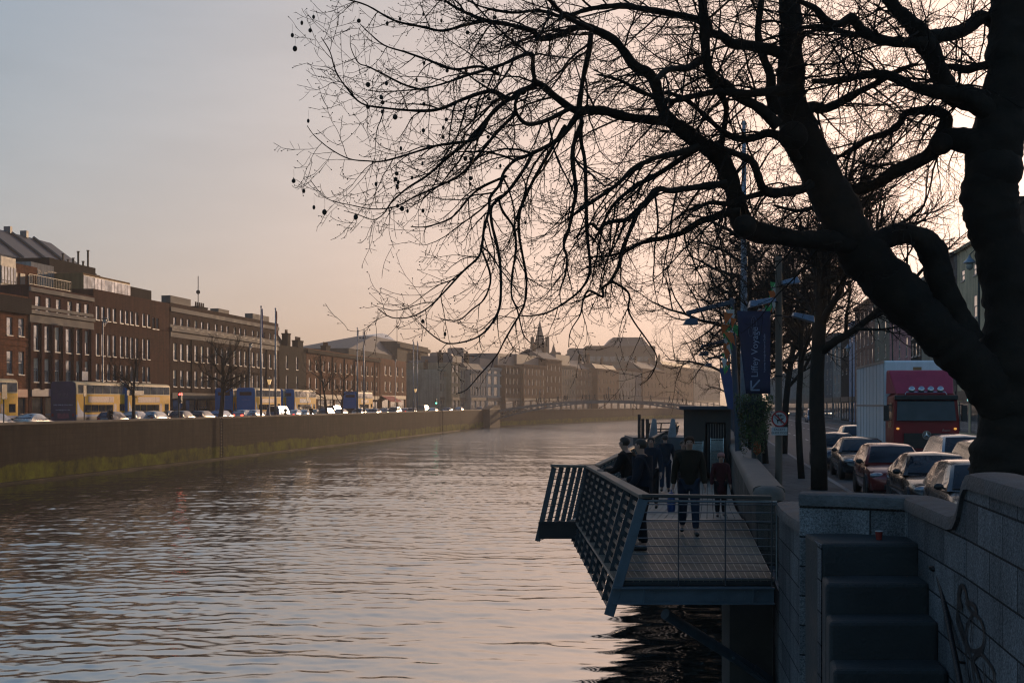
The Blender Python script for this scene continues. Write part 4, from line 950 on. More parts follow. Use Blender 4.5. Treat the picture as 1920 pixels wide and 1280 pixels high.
# --- orange brick shop house, left edge
b = Bld('brick_house', 'orange brick house above the red shop fascia at the left edge', LB, T1, -45, 53, 548, LROAD, m_brick_o, group=GL, vref=0)
b.windows([-22, 18, 40], 1.0, 592, 626); b.windows([-22, 18, 40], 1.0, 656, 700, sill=True)
b.band(552, 583, .35, m_brick_k); b.band(630, 634, .06, m_brick_o); b.band(640, 646, .05, m_brick_o)
b.shop(1, b.W - .3, 3.6, fascia=plain('red_fascia', (.3, .05, .04), .5)); b.chimney(2.5, 4, 1.6, .9, 1.2)
b.done()
# --- dark red office with pilasters
b = Bld('brick_office', 'dark red brick office with stone pilaster bays and glass penthouse', LB, T1, 54, 174.5, 533, LROAD, m_brick_d, group=GL, depth=14)
b.windows([71, 90.5, 109.5, 131, 147.5, 162.5], .95, 552, 580); b.band(571, 577, .05, m_stone)
b.windows([67, 87, 106.5, 128.5, 145, 161], 1.15, 607, 655); b.windows([67, 87, 106.5, 128.5, 145, 161], 1.15, 670, 715)
b.band(537, 545, .18); b.band(580, 587, .28); b.band(589, 603, .1)
for u in (57.5, 78, 97.5, 118, 138, 154, 171):
    x = b.x(u); g = MB(); g.box(max(.02, x - .28), -.16, 3.6, min(b.W - .02, x + .28), -.003, b.z(603) - .02); g.build('pilaster', m_brick_d, b.o)
b.shop(.4, b.W - .4, 3.7, fascia=plain('navy_fascia', (.02, .04, .12), .4), n=5)
o1, x0, x1, z1 = b.block(19.5 + 36, 83, 490, 3.0, 11, m_zinc, 'penthouse')
for k in range(5):
    g = MB(); xa = x0 + (x1 - x0) * (k + .06) / 5; xb = x0 + (x1 - x0) * (k + .94) / 5; g.box(xa, 2.93, b.H + .2, xb, 2.99, z1 - .9); f = g.build('window', m_fdark, b.o)
    g = MB(); g.quad((xa + .06, 2.92, b.H + .26), (xb - .06, 2.92, b.H + .26), (xb - .06, 2.92, z1 - .96), (xa + .06, 2.92, z1 - .96)); g.build('pane', m_glass, f)
o2, x0, x1, z1 = b.block(83.5, 138, 503, 4.0, 11, m_brick_o, 'rooftop_room')
for u in (97, 111, 125):
    g = MB(); x = b.x(u); g.box(x - .45, 3.93, b.H - .4, x + .45, 3.99, b.H + 1.7); g.build('door', m_fdark, b.o)
o3, x0, x1, z1 = b.block(133, 173.5, 505, 4.4, 11.5, m_pale, 'hotel_wall')
lettering('ASTON HOTEL', .95, XZ((x0 + x1) / 2, 4.38, z1 - .95), plain('sign_letters', (.12, .1, .1), .6), b.o, name='hotel_lettering')
g = MB()
for k in range(26):
    x = .3 + (b.x(135) - .3) * k / 25; g.box(x - .015, .12, b.H, x + .015, .15, b.H + 1.05)
for zz in (.1, 1.05): g.box(.3, .11, b.H + zz - .03, b.x(135), .16, b.H + zz + .02)
g.build('roof_railing', m_iron, b.o)
b.done()
# --- left part penthouse neighbour behind orange house
# --- brown brick office
b = Bld('brick_office', 'brown brick office with grouped slim windows and tan rooftop storey', LB, T1, 175, 318, 541, LROAD, m_brick_b, group=GL, depth=14)
cs = [183, 193.5, 204, 214.5, 228, 237.5, 247, 256.5, 269.5, 278.5]
b.windows(cs, .8, 572, 598, 'plain'); b.windows(cs, .8, 624, 665, 'plain'); b.windows(cs, .8, 681, 712, 'plain')
b.windows([288, 295], .7, 577, 600, 'plain', glass=m_shop)
b.band(598.5, 600.5, .06, m_brick_b); b.band(665.5, 667, .06, m_brick_b); b.shop(.5, b.W - 2, 3.6, n=6, fascia=m_stone)
o1, x0, x1, z1 = b.block(172.5 + 3, 262, 515, 1.2, 9, m_tan, 'rooftop_storey')
g = MB(); g.box(x0, 1.14, b.H - .2, x1, 1.19, b.H + 1.5); f = g.build('strip_window', m_fdark, b.o)
for k in range(14):
    g = MB(); xa = x0 + (x1 - x0) * (k + .05) / 14; xb = x0 + (x1 - x0) * (k + .95) / 14; t = R_ = random.uniform(-.02, .02)
    g.quad((xa, 1.12 + t, b.H - .1), (xb, 1.12 - t, b.H - .1), (xb, 1.12 - t, b.H + 1.42), (xa, 1.12 + t, b.H + 1.42)); g.build('pane', m_glass, f)
o2, x0, x1, z1 = b.block(190, 270, 503, 6, 13, m_brick_k, 'plant_room')
for k, dz in enumerate((.8, .3, .6, 1.5, .5, 1.9)):
    g = MB(); x = x0 + (x1 - x0) * (.35 + .11 * k); g.tube([(x, 6.4, z1 - .2), (x, 6.4, z1 + dz)], .12, 8); g.tube([(x, 6.4, z1 + dz), (x, 6.4, z1 + dz + .08)], .19, 8); g.build('flue', m_iron, b.o)
o3, x0, x1, z1 = b.block(263, 316, 540, 2.2, 12, m_brick_k, 'stair_tower')
b.windows([], .8, 0, 1)
b.done()
# --- long brown terrace
b = Bld('long_terrace', 'long brown brick terrace with pale attic band and raised parapet ends', LB, T1, 319, 522, 567, LROAD, m_brick_k if False else BR('long_terrace_brick', (.075, .036, .026), .75), group=GL, depth=14)
cs = [328, 341, 353, 367.5, 379.5, 391, 405.5, 416.5, 427, 440.5, 450.5, 460, 474.5, 483.5, 494, 506.5, 515.5]
b.windows(cs, .85, 593, 612, 'sash'); b.band(613, 620, .25); b.band(622, 631, .08); b.band(575, 583, .14); b.band(607.5, 612.5, .03, m_stone)
b.windows(cs, 1.0, 642, 674, 'sash', frame=m_frame); b.windows(cs, 1.0, 693, 724, 'sash')
for i, u in enumerate(cs[:-1]):
    if i % 3 == 2: x = (b.x(u) + b.x(cs[i + 1])) / 2; g = MB(); g.box(x - .3, -.12, 3.7, x + .3, -.003, b.z(632)); g.build('pilaster', b.wall, b.o)
b.shop(.5, b.W - .5, 3.6, n=10, fascia=m_stone)
for ua, ub, h in ((320, 358, .9), (474, 505, .8), (410, 430, .5)):
    g = MB(); g.box(b.x(ua), .02, b.H, b.x(ub), 1.2, b.H + h); g.build('parapet_block', m_stone, b.o)
b.chimney(b.x(438), 5, 3.4, 1, 1.0, 5); b.chimney(b.x(472), 5, 3.2, 1, .6, 6)
g = MB(); x = b.x(423.5); g.tube([(x, 4, b.H - .5), (x, 4, b.H + 5.2)], .06, 6); g.ball((x, 4, b.H + 3.0), .3, 8, 6); g.build('roof_mast', m_iron, b.o)
b.done()
# --- dark gable and victorian orange brick terrace
b = Bld('gabled_house', 'narrow dark brick house with tall chimneys beside the long terrace', LB, T1, 523.5, 574, 646, LROAD, m_brick_k, group=GL, depth=22)
b.windows([538, 557], 1.0, 665, 690); b.windows([538, 557], 1.0, 703, 730)
b.chimney(b.x(527), 2, 1.0, 1.2, 1.6, 2, m_brick_v); b.chimney(b.x(563), 2.4, 1.5, 1, 2.2, 2)
g = MB(); g.prism([(0.01, b.H - .3), (b.W - .01, b.H - .3), (b.W * .55, b.H + 2.4), (b.W * .35, b.H + 2.4)], 3, 20, lambda x, z, y: (x, y, z)); g.build('pitched_roof', m_slate, b.o)
b.done()
b = Bld('victorian_terrace', 'sunlit orange brick victorian terrace with slim windows and dark downpipes', LB, T1, 574.5, 711.5, 652, LROAD, m_brick_v, group=GL, depth=14)
cs = [581, 593, 607, 617.5, 629, 639, 650.5, 659.5, 669, 678.5, 689, 697.5, 706.5]
b.windows(cs, 1.15, 673, 694, frame=m_fdark); b.windows(cs, 1.15, 707, 728, frame=m_fdark)
b.band(654, 661, .3, m_brick_k); b.band(699.5, 702.5, .06, m_brick_v)
for u in (600, 623, 645, 664, 684, 702): x = b.x(u); g = MB(); g.tube([(x, -.1, .2), (x, -.1, b.H - 1)], .09, 6); g.build('downpipe', m_iron, b.o)
b.shop(.5, b.W - .5, 3.8, n=9); b.chimney(b.x(590), 3, 3, 1, 1.3, 4); b.chimney(b.x(640), 3, 2.8, 1, 1.2, 6)
b.done()
b = Bld('brick_house', 'small orange brick house below the pyramid roofed hall', LB, T1, 713, 762, 671, LROAD, m_brick_v, group=GL, depth=9)
b.windows([723, 732, 745, 755], 1.5, 684, 702, frame=m_fdark); b.windows([723, 732, 745, 755], 1.5, 714, 733, frame=m_fdark); b.shop(1, b.W - 1, 4, n=3)
g = MB(); x0, x1 = b.x(714), b.x(736); g.add([(x0, -.1, 3.9), (x1, -.1, 3.9), (x1, -2.2, 2.7), (x0, -2.2, 2.7), (x0, -.1, 3.82), (x1, -.1, 3.82), (x1, -2.2, 2.62), (x0, -2.2, 2.62)], [(0, 1, 2, 3), (7, 6, 5, 4), (0, 3, 7, 4), (1, 5, 6, 2), (2, 6, 7, 3)]); g.build('awning', plain('red_awning', (.4, .03, .03), .7), b.o)
b.done()
# --- hall with pyramid roof and skylight
b = Bld('market_hall', 'dark stone hall with pyramid roof and glass skylight', LB, T1 - 10.5, 745, 803, 652, LROAD, m_dkst, group=GL, depth=18, vref=803, htop=None)
b.windows([775, 790], 2.2, 690, 712, 'plain', frame=m_fdark, glass=m_glass2); b.windows([775, 790], 2.6, 735, 760, 'plain', frame=m_fdark, glass=m_glass2)
b.band(656, 662, .7, m_dkst); b.band(718, 721, .3, m_dkst)
def xu(u, y): return LB.s(u, b.T - y) - b.s0
def zu(u, v, y): return LB.z(u, v, b.T - y) - b.base
g = MB(); g.box(xu(652, 1), .8, -.3, -.003, 17, 14.6); g.build('rear_wing', m_dkst, b.o)
H = 14.6; ya, yb, ym = 1, 15, 8
q = [(xu(655, 1), ya), (xu(770, 1), ya), (xu(770, 1), yb), (xu(655, 1), yb)]; q2 = [(xu(700, 6), 6), (xu(741, 6), 6), (xu(741, 6), 10), (xu(700, 6), 10)]; zk = zu(720, 634, 6)
g = MB(); g.add([(x, y, H) for x, y in q] + [(x, y, zk) for x, y in q2], [(0, 1, 5, 4), (1, 2, 6, 5), (2, 3, 7, 6), (3, 0, 4, 7), (4, 5, 6, 7)]); g.build('pyramid_roof', m_slate, b.o)
g = MB(); za = zu(722, 626, 8); g.add([(x, y, zk + .02) for x, y in q2] + [(xu(716, 8), 8, za), (xu(726, 8), 8, za)], [(0, 1, 5, 4), (1, 2, 5), (2, 3, 4, 5), (3, 0, 4)]); g.build('skylight', plain('skylight_glass', (.3, .33, .36), .25, var=.4, vscale=1.5), b.o)
g = MB(); x = b.x(765); g.tube([(x, 3, b.H), (x, 3, b.H + 9)], .08, 5); g.build('roof_mast', m_iron, b.o)
b.done()
# --- pale terraces up to the footbridge and beyond
JIT = random.Random(4)
def simple(label, bank, T, u0, u1, vt, wall, rows, ncol, w=1.1, name='terrace_house', vref=None, shop=True, style='plain', roof=None, depth=14, glass=None, frame=None, attic=None):
    T += JIT.choice((0, -1.0, .8, -.5, 1.4)); b = Bld(name, label, bank, T, u0, u1, vt, LROAD, wall, depth, GL, vref)
    m_ = b.W / ncol
    for v0, v1 in rows: b.windows((m_ / 2, b.W - m_ / 2, ncol), min(w, m_ * .62), v0, v1, style, px=False, glass=glass or m_glass2, frame=frame or m_fdark, sill=False)
    if shop: b.shop(.4, b.W - .4, 3.9, m_glass2, n=max(2, ncol // 2))
    b.band(vt + 1, vt + 3.5, .25, wall)
    if roof == 'mansard':
        g = MB(); W, H = b.W, b.H; g.add([(0, .5, H - .3), (W, .5, H - .3), (W, 2.2, H + 1.7), (0, 2.2, H + 1.7), (0, 12, H + 1.7), (W, 12, H + 1.7)], [(0, 1, 2, 3), (3, 2, 5, 4), (0, 3, 4), (1, 5, 2)]); g.build('mansard_roof', m_slate, b.o)
    if roof == 'pitch':
        g = MB(); W, H = b.W, b.H; g.add([(0, .3, H - .2), (W, .3, H - .2), (W, 6, H + 3.2), (0, 6, H + 3.2), (0, 12, H - .2), (W, 12, H - .2)], [(0, 1, 2, 3), (3, 2, 5, 4), (0, 3, 4), (1, 5, 2)]); g.build('pitched_roof', m_slate, b.o)
    if attic:
        g = MB(); g.box(.3, 2.2, b.H - .5, b.W - .3, 11, b.H + attic); g.build('attic_storey', m_zinc, b.o)
    for fx in ((.18, .8) if b.W > 12 else (.85,)): b.chimney(b.W * fx, 5, 1.6, .9, 1.6 + (2.4 if roof else 0) + JIT.random(), 4)
    b.done(); return b
simple('pale grey house with twin arched openings next to the dark hall', LB, T1 - 4, 803.5, 823.5, 675, m_pale, [(683, 697), (706, 733)], 2, 2.2)
simple('cream rendered house with three slim windows, lower than its neighbours', LF, LT, 824, 836, 692, m_cream, [(699, 712), (719, 733)], 2)
simple('narrow cream house with stacked bay window strips', LF, LT, 836.5, 846, 706, m_cream, [(712, 722), (728, 738)], 1)
simple('cream and glass house with brick edge strips', LF, LT, 846.5, 862, 679, ren('ochre_render', (.4, .3, .2)), [(684, 698), (704, 718), (724, 738)], 2, 2.4)
simple('sunlit cream terrace house with three tall window columns', LF, LT, 862.5, 881, 688, m_cream, [(694, 709), (718, 738)], 3, attic=3)
simple('grey white terrace house with slim paired windows', LF, LT, 882, 912, 692, m_pale, [(700, 717), (724, 741)], 6, roof='mansard')
simple('white framed house with large window grid', LF, LT, 912.5, 946, 688, ren('white_render', (.5, .48, .45)), [(694, 700), (704, 720), (725, 742)], 3, 3.2, attic=2.5)
simple('brown brick apartment house with zinc attic storey', LF, LT, 946.5, 981, 684, BR('apartment_brick', (.17, .085, .055)), [(689, 700), (708, 720), (727, 738)], 5, 1.2, attic=3.4)
simple('red brick house with orange lit gable and open rooflight', LF, LT, 981.5, 1023, 682, BR('house_brick', (.22, .10, .06)), [(690, 702), (710, 722), (728, 740)], 6, 1.2, attic=3)
simple('dark brick house in shade between sunlit fronts', LF, LT, 1023.5, 1053, 672, m_brick_b, [(684, 694), (704, 716), (724, 736)], 4, 1.2, roof='pitch')
simple('tan apartment house with glazed top storey', LF, LT, 1053.5, 1080, 684, ren('tan_render', (.32, .22, .15)), [(692, 703), (711, 722), (730, 740)], 6, 1.1, attic=3.6)
simple('narrow brick houses with twin pitched gables', LF, LT, 1080.5, 1120, 690, BR('gable_brick', (.26, .14, .09)), [(695, 706), (712, 722), (730, 740)], 6, 1.2, roof='pitch')
simple('plain brown block behind the crown of the footbridge', LF, LT, 1120.5, 1160, 690, m_brick_b, [(694, 702), (710, 718), (726, 736)], 6, 1.2, roof='mansard')
simple('grey terrace far down the quay with pale window columns', LF, LT, 1160.5, 1205, 694, m_grey, [(700, 710), (716, 726), (732, 742)], 8, 1.1)
simple('brown terrace in deep haze near the bend of the river', LF, LT, 1205.5, 1245, 690, m_brick_d, [(700, 710), (716, 726), (732, 742)], 6, 1.2, roof='pitch')
simple('last hazy brick terrace before the right bank trees', LF, LT, 1245.5, 1300, 683, m_brick_b, [(695, 706), (714, 724), (732, 742)], 8, 1.2, roof='mansard')
simple('faint grey terrace at the very end of the quay', LF, LT, 1301, 1350, 690, m_grey, [(700, 710), (718, 726)], 8, 1.2, roof='pitch')
# --- taller things behind the terraces
def tower(name, label, u0, u1, vt, Y, mat, depth=18, extra=None, cat='building', T=None, ztop=None):
    a, c = P(u0, vt, Y), P(u1, vt, Y)
    t = thing(name, label, cat, (a.x, Y, LROAD)); W, H = c.x - a.x, a.z - LROAD
    if T is not None: s0 = LB.s(u0, T); W = LB.s(u1, T) - s0; H = ztop - LROAD; t.location = LB.pt(s0, T, LROAD); t.rotation_euler = (0, 0, LB.rz)
    g = MB(); g.box(0, 0, -.4, W, depth, H); g.build('wall', mat, t)
    g = MB(); g.box(.4, .4, H + .002, W - .4, depth - .4, H + .25); g.build('roof', m_felt, t)
    if extra: extra(t, W, H, depth)
    return t
def pyr(t, W, H, D, x0, x1, y0, y1, h, mat, name='spire'):
    g = MB(); g.add([(x0, y0, H), (x1, y0, H), (x1, y1, H), (x0, y1, H), ((x0 + x1) / 2, (y0 + y1) / 2, H + h)], [(0, 1, 4), (1, 2, 4), (2, 3, 4), (3, 0, 4), (3, 2, 1, 0)]); g.build(name, mat, t)
def church(t, W, H, D):
    pyr(t, W, H + .25, D, 1.6, W - 1.6, 1.6, D - 1.6, 9.2, m_slate)
    for x in (0.02, W - 1.42):
        for y in (0.02, D - 1.42): g = MB(); g.box(x, y, H, x + 1.4, y + 1.4, H + 2.6); g.build('pinnacle', m_dkst, t)
    g = MB(); z = H + 9.3; g.box(W / 2 - .08, D / 2 - .08, z, W / 2 + .08, D / 2 + .08, z + 2.2); g.box(W / 2 - .5, D / 2 - .07, z + 1.3, W / 2 + .5, D / 2 + .07, z + 1.46); g.build('cross', m_iron, t)
    for k in range(2): g = MB(); g.box(W * (.25 + .35 * k), -.06, H - 6, W * (.25 + .35 * k) + 1.1, -.003, H - 1.5); g.build('louvre', m_shop, t)
tower('church_tower', 'hazy church tower with pointed slate spire and corner pinnacles', 995, 1030, 644, 470, m_dkst, 7.2, church, 'church tower')
def turret(t, W, H, D): pyr(t, W, H + .25, D, .6, W * .55, .5, 4, 3.5, m_slate, 'turret_roof')
tower('stepped_hall', 'low hazy hall with small turret beside the church tower', 1031, 1052, 661, 474, m_dkst, 12, turret)
tower('concrete_block', 'plain grey concrete block between the church and the big office', 1066, 1093, 654, 500, m_grey, 14)
def office(t, W, H, D):
    g = MB(); g.prism([(W * .28, H), (W * .92, H), (W * .82, H + 4.2), (W * .4, H + 4.2)], 2, D, lambda x, z, y: (x, y, z)); g.build('sloped_roof', m_zinc, t)
    for r in range(5):
        for c in range(9):
            g = MB(); x = 2 + (W - 4) * c / 9; z = 6 + (H - 9) * r / 5; g.box(x, -.06, z, x + W / 14, -.003, z + 2.2); g.build('window', m_glass2, t)
    for k in (.6, .76): g = MB(); g.beam((W * k, 1.9, H + 3.6), (W * (k + .03), 1.9, H + 1.0), .6, .1); g.build('rooflight', m_frame, t)
tower('office_building', 'large hazy stepped office building with sloping roof', 1098, 1229, 649, 560, m_dkst, 30, office)
def dome(t, W, H, D):
    g = MB(); e = W * .86
    g.add([(-6, 0, H), (W * .93, 0, H), (W * .93, D, H), (-6, D, H), (-6, D * .5, H + 4.4), (W * .80, D * .5, H + 4.2), (W * .95, D * .5, H + 1.4)], [(0, 1, 6, 5, 4), (3, 4, 5, 6, 2), (1, 2, 6), (0, 4, 3)]); g.build('slate_roof', plain('blue_slate', (.05, .058, .075), .55, var=.2, vscale=1), t)
    for f in (.30, .5, .66):
        g = MB(); x = W * (f + .12); g.beam((W * f + .2, D * .5 - .1, H + 4.4), (x, -.1, H + .15), .5, .25); g.build('roof_rib', m_zinc, t)
    for f in (.38, .62, .82): g = MB(); g.box(W * f, -.5, H - 7, W * f + 1.6, -.004, H - .02); g.build('buttress', m_grey, t)
    for f in (.49, .6): g = MB(); g.box(W * f, D * .5 - .5, H + 4.0, W * f + .6, D * .5 + .5, H + 5.0); g.build('roof_vent', m_zinc, t)
tower('theatre_block', 'big grey walled theatre with ribbed slate roof behind the hotel', -90, 188, 487, 150, ren('theatre_render', (.14, .15, .165)), 8, dome, T=-92, ztop=26)
tower('grey_tower', 'tapering grey concrete tower behind the pale houses', 839, 869, 653, 420, m_grey, 12)
tower('glass_block', 'blue grey office block peering over the pale terrace', 868, 925, 664, 440, m_zinc, 14)
tower('low_office', 'flat roofed grey office behind the cream houses', 806, 846, 662, 400, m_zinc, 14)

# ---------------------------------------------------------------- right bank
GR = 'street fronts along the right quay'
TR = 20.2
def right(label, u0, u1, vt, wall, rows, ncol, w=1.1, vref=None, frame=None, roof=None, name='street_house', shop=True, T=TR, glass=None):
    b = Bld(name, label, RB, T, u0, u1, vt, RROAD, wall, 14, GR, vref or u1)
    m_ = b.W / ncol
    for v0, v1 in rows: b.windows((m_ / 2, b.W - m_ / 2, ncol), min(w, m_ * .6), v0, v1, 'sash', px=False, frame=frame or m_frame, sill=True, glass=glass or m_glass)
    if shop: b.shop(.3, b.W - .3, 3.7, n=3)
    b.band(vt, vt + 6, .25, wall)
    if roof == 'pitch':
        g = MB(); W, H = b.W, b.H; g.add([(0, .3, H - .2), (W, .3, H - .2), (W, 6, H + 3.6), (0, 6, H + 3.6), (0, 12, H - .2), (W, 12, H - .2)], [(0, 1, 2, 3), (3, 2, 5, 4), (0, 3, 4), (1, 5, 2)]); g.build('pitched_roof', m_slate, b.o)
    if roof: b.chimney(b.W - .8, 6, 1.0, 2.2, 4.2, 3, m_brick_k)
    b.done(); return b
right('yellow rendered house glimpsed between trunk and leaning limb', 1795, 1868, 430, m_yell, [(478, 500), (540, 585), (610, 650)], 3, 1.2, vref=1860, roof='pitch')
right('grey stone corner house with quoins beside the yellow house', 1760, 1794.5, 470, masonry('quoin_stone', (.22, .2, .19), (.12, .08, .07), (.1, .09, .08), .9, .6, .02, .85), [(520, 550), (590, 630)], 2, 1.2, vref=1794, roof='pitch')
right('pale house with pitched roof in the gap of the leaning limb', 1728, 1759.5, 512, m_cream, [(560, 590), (610, 640)], 3, 1.1, vref=1750, roof='pitch')
right('dark fronted house with pale window frames behind the lorry', 1708, 1727.5, 560, m_brick_k, [(600, 630), (640, 665)], 3, 1.0, vref=1727)
right('pink rendered house above the white lorry', 1668, 1707.5, 532, m_pink, [(575, 612), (632, 668)], 3, 1.1, vref=1700)
right('olive grey house with dark hipped roof next to the pink house', 1640, 1667.5, 560, m_olive, [(600, 630), (645, 670)], 2, 1.1, vref=1660, roof='pitch')
right('red brown brick terrace with slim mullions behind the twigs', 1603, 1639.5, 560, BR('mullion_brick', (.42, .22, .16)), [(578, 604), (615, 645), (655, 690), (700, 725)], 5, .9, vref=1630)
right('house with a bright blue side panel behind the lorry box', 1592, 1602.5, 602, plain('blue_render', (.10, .2, .36), .6, var=.25, vscale=2), [(630, 650)], 1, 1.0, vref=1600)
right('dark brown narrow block by the waiting pedestrians', 1577, 1591.5, 625, m_brick_k, [(650, 665), (690, 700)], 2, 1.0, vref=1590)
right('pale ribbed office front with railings on its roof', 1562, 1576.5, 632, m_pale, [(650, 690), (700, 735)], 2, 1.2, vref=1575)
right('grey house front behind the stout forked tree', 1530, 1561.5, 625, m_grey, [(650, 675), (690, 710), (720, 738)], 5, 1.1, vref=1560)
right('hazy tan house front beyond the slim tree', 1495, 1529.5, 655, ren('hazy_render', (.3, .27, .23)), [(670, 690), (700, 712), (722, 735)], 6, 1.1, vref=1528, glass=m_glass2)
right('far pale terrace at the end of the right pavement', 1440, 1494.5, 690, m_pale, [(700, 712), (720, 732)], 9, 1.1, vref=1494, glass=m_glass2)
b = right('shaded corner bar with glowing green sign beside the big trunk', 1869, 1990, 330, m_brick_k, [(420, 470), (520, 570), (620, 660)], 4, 1.2, vref=1990)
m_let = plain('bar_lettering', (.3, .5, .5), .4, emit=((.35, .8, .75), .5))
p = P(1822, 746, 82)
bs = thing('bar_sign', 'pale green lettered bar sign on the dark shop fascia', 'sign', RB.pt(RB.s(1812, TR - .6), TR - .6, 6.1), RB.rz)
g = MB(); g.box(-1.4, 0, -.45, 3.4, .12, .5); g.build('sign_board', m_shop, bs)
lettering('arink', .9, XZ(1.2, -.01, 0), m_let, bs)
# ================================================================ vehicles
m_tyre = plain('tyre_rubber', (.012, .012, .013), .8); m_rim = plain('alloy_rim', (.35, .35, .36), .3, metal=.9)
m_trim = plain('black_trim', (.012, .012, .014), .4); m_plate = plain('number_plate', (.5, .5, .47), .4)
m_lamp = plain('headlamp_glass', (.3, .31, .34), .1, metal=.5, var=.5, vscale=9); m_tail = plain('tail_lamp', (.28, .012, .01), .2)
m_cglass = glassmat('car_glass', (.010, .015, .022), .03, .4); m_chrome = plain('chrome', (.55, .55, .57), .12, metal=1.0)
m_lit = plain('headlamp_glint_glow', (.8, .7, .5), .3, emit=((1, .72, .4), 5.0)); m_litr = plain('lit_tail_lamp', (.5, .03, .02), .3, emit=((1, .06, .03), 3.0))  # headlamp glow also added to stand in for sun glints on left quay cars
def paint(name, c, metal=.3): return plain(name + '_paint', c, .25, metal=metal, var=.06, vscale=2, coat=.9)
STY = dict(  # length, width, height, cabin x positions (screen foot, screen top, roof rear, rear foot), belt height
 saloon=(4.7, 1.82, 1.43, (.18, .03, -.22, -.37), .94, 1.0), hatch=(4.05, 1.70, 1.49, (.23, .07, -.36, -.46), .95, .95),
 estate=(4.6, 1.80, 1.47, (.2, .06, -.40, -.48), .95, .95), mpv=(4.3, 1.78, 1.66, (.31, .13, -.40, -.48), 1.02, 1.0), van=(4.9, 1.9, 1.95, (.36, .24, -.47, -.495), 1.12, 1.12))
def wheel(root, x, y, r=.31, w=.2):
    s = 1 if y > 0 else -1; M = Matrix.Translation((x, y, r)) @ Matrix.Rotation(math.pi / 2 * -s, 4, 'X')
    g = MB(); g.lathe([(r * .62, -w / 2), (r * .93, -w / 2), (r, -w / 2 + .04), (r, w / 2 - .04), (r * .93, w / 2), (r * .62, w / 2)], 20, (0, 0, 0), M); t = g.build('wheel', m_tyre, root, smooth=40)
    g = MB(); g.lathe([(r * .63, w / 2 - .03), (r * .6, w / 2 - .05), (.08, w / 2 - .045), (.06, w / 2 - .01), (.0, w / 2 - .01)], 14, (0, 0, 0), M)
    for k in range(5):
        a = k * 1.2566; g.beam(M @ Vector((.05 * math.cos(a), .05 * math.sin(a), w / 2 - .03)), M @ Vector((r * .6 * math.cos(a), r * .6 * math.sin(a), w / 2 - .03)), .05, .03)
    g.build('rim', m_rim, t)
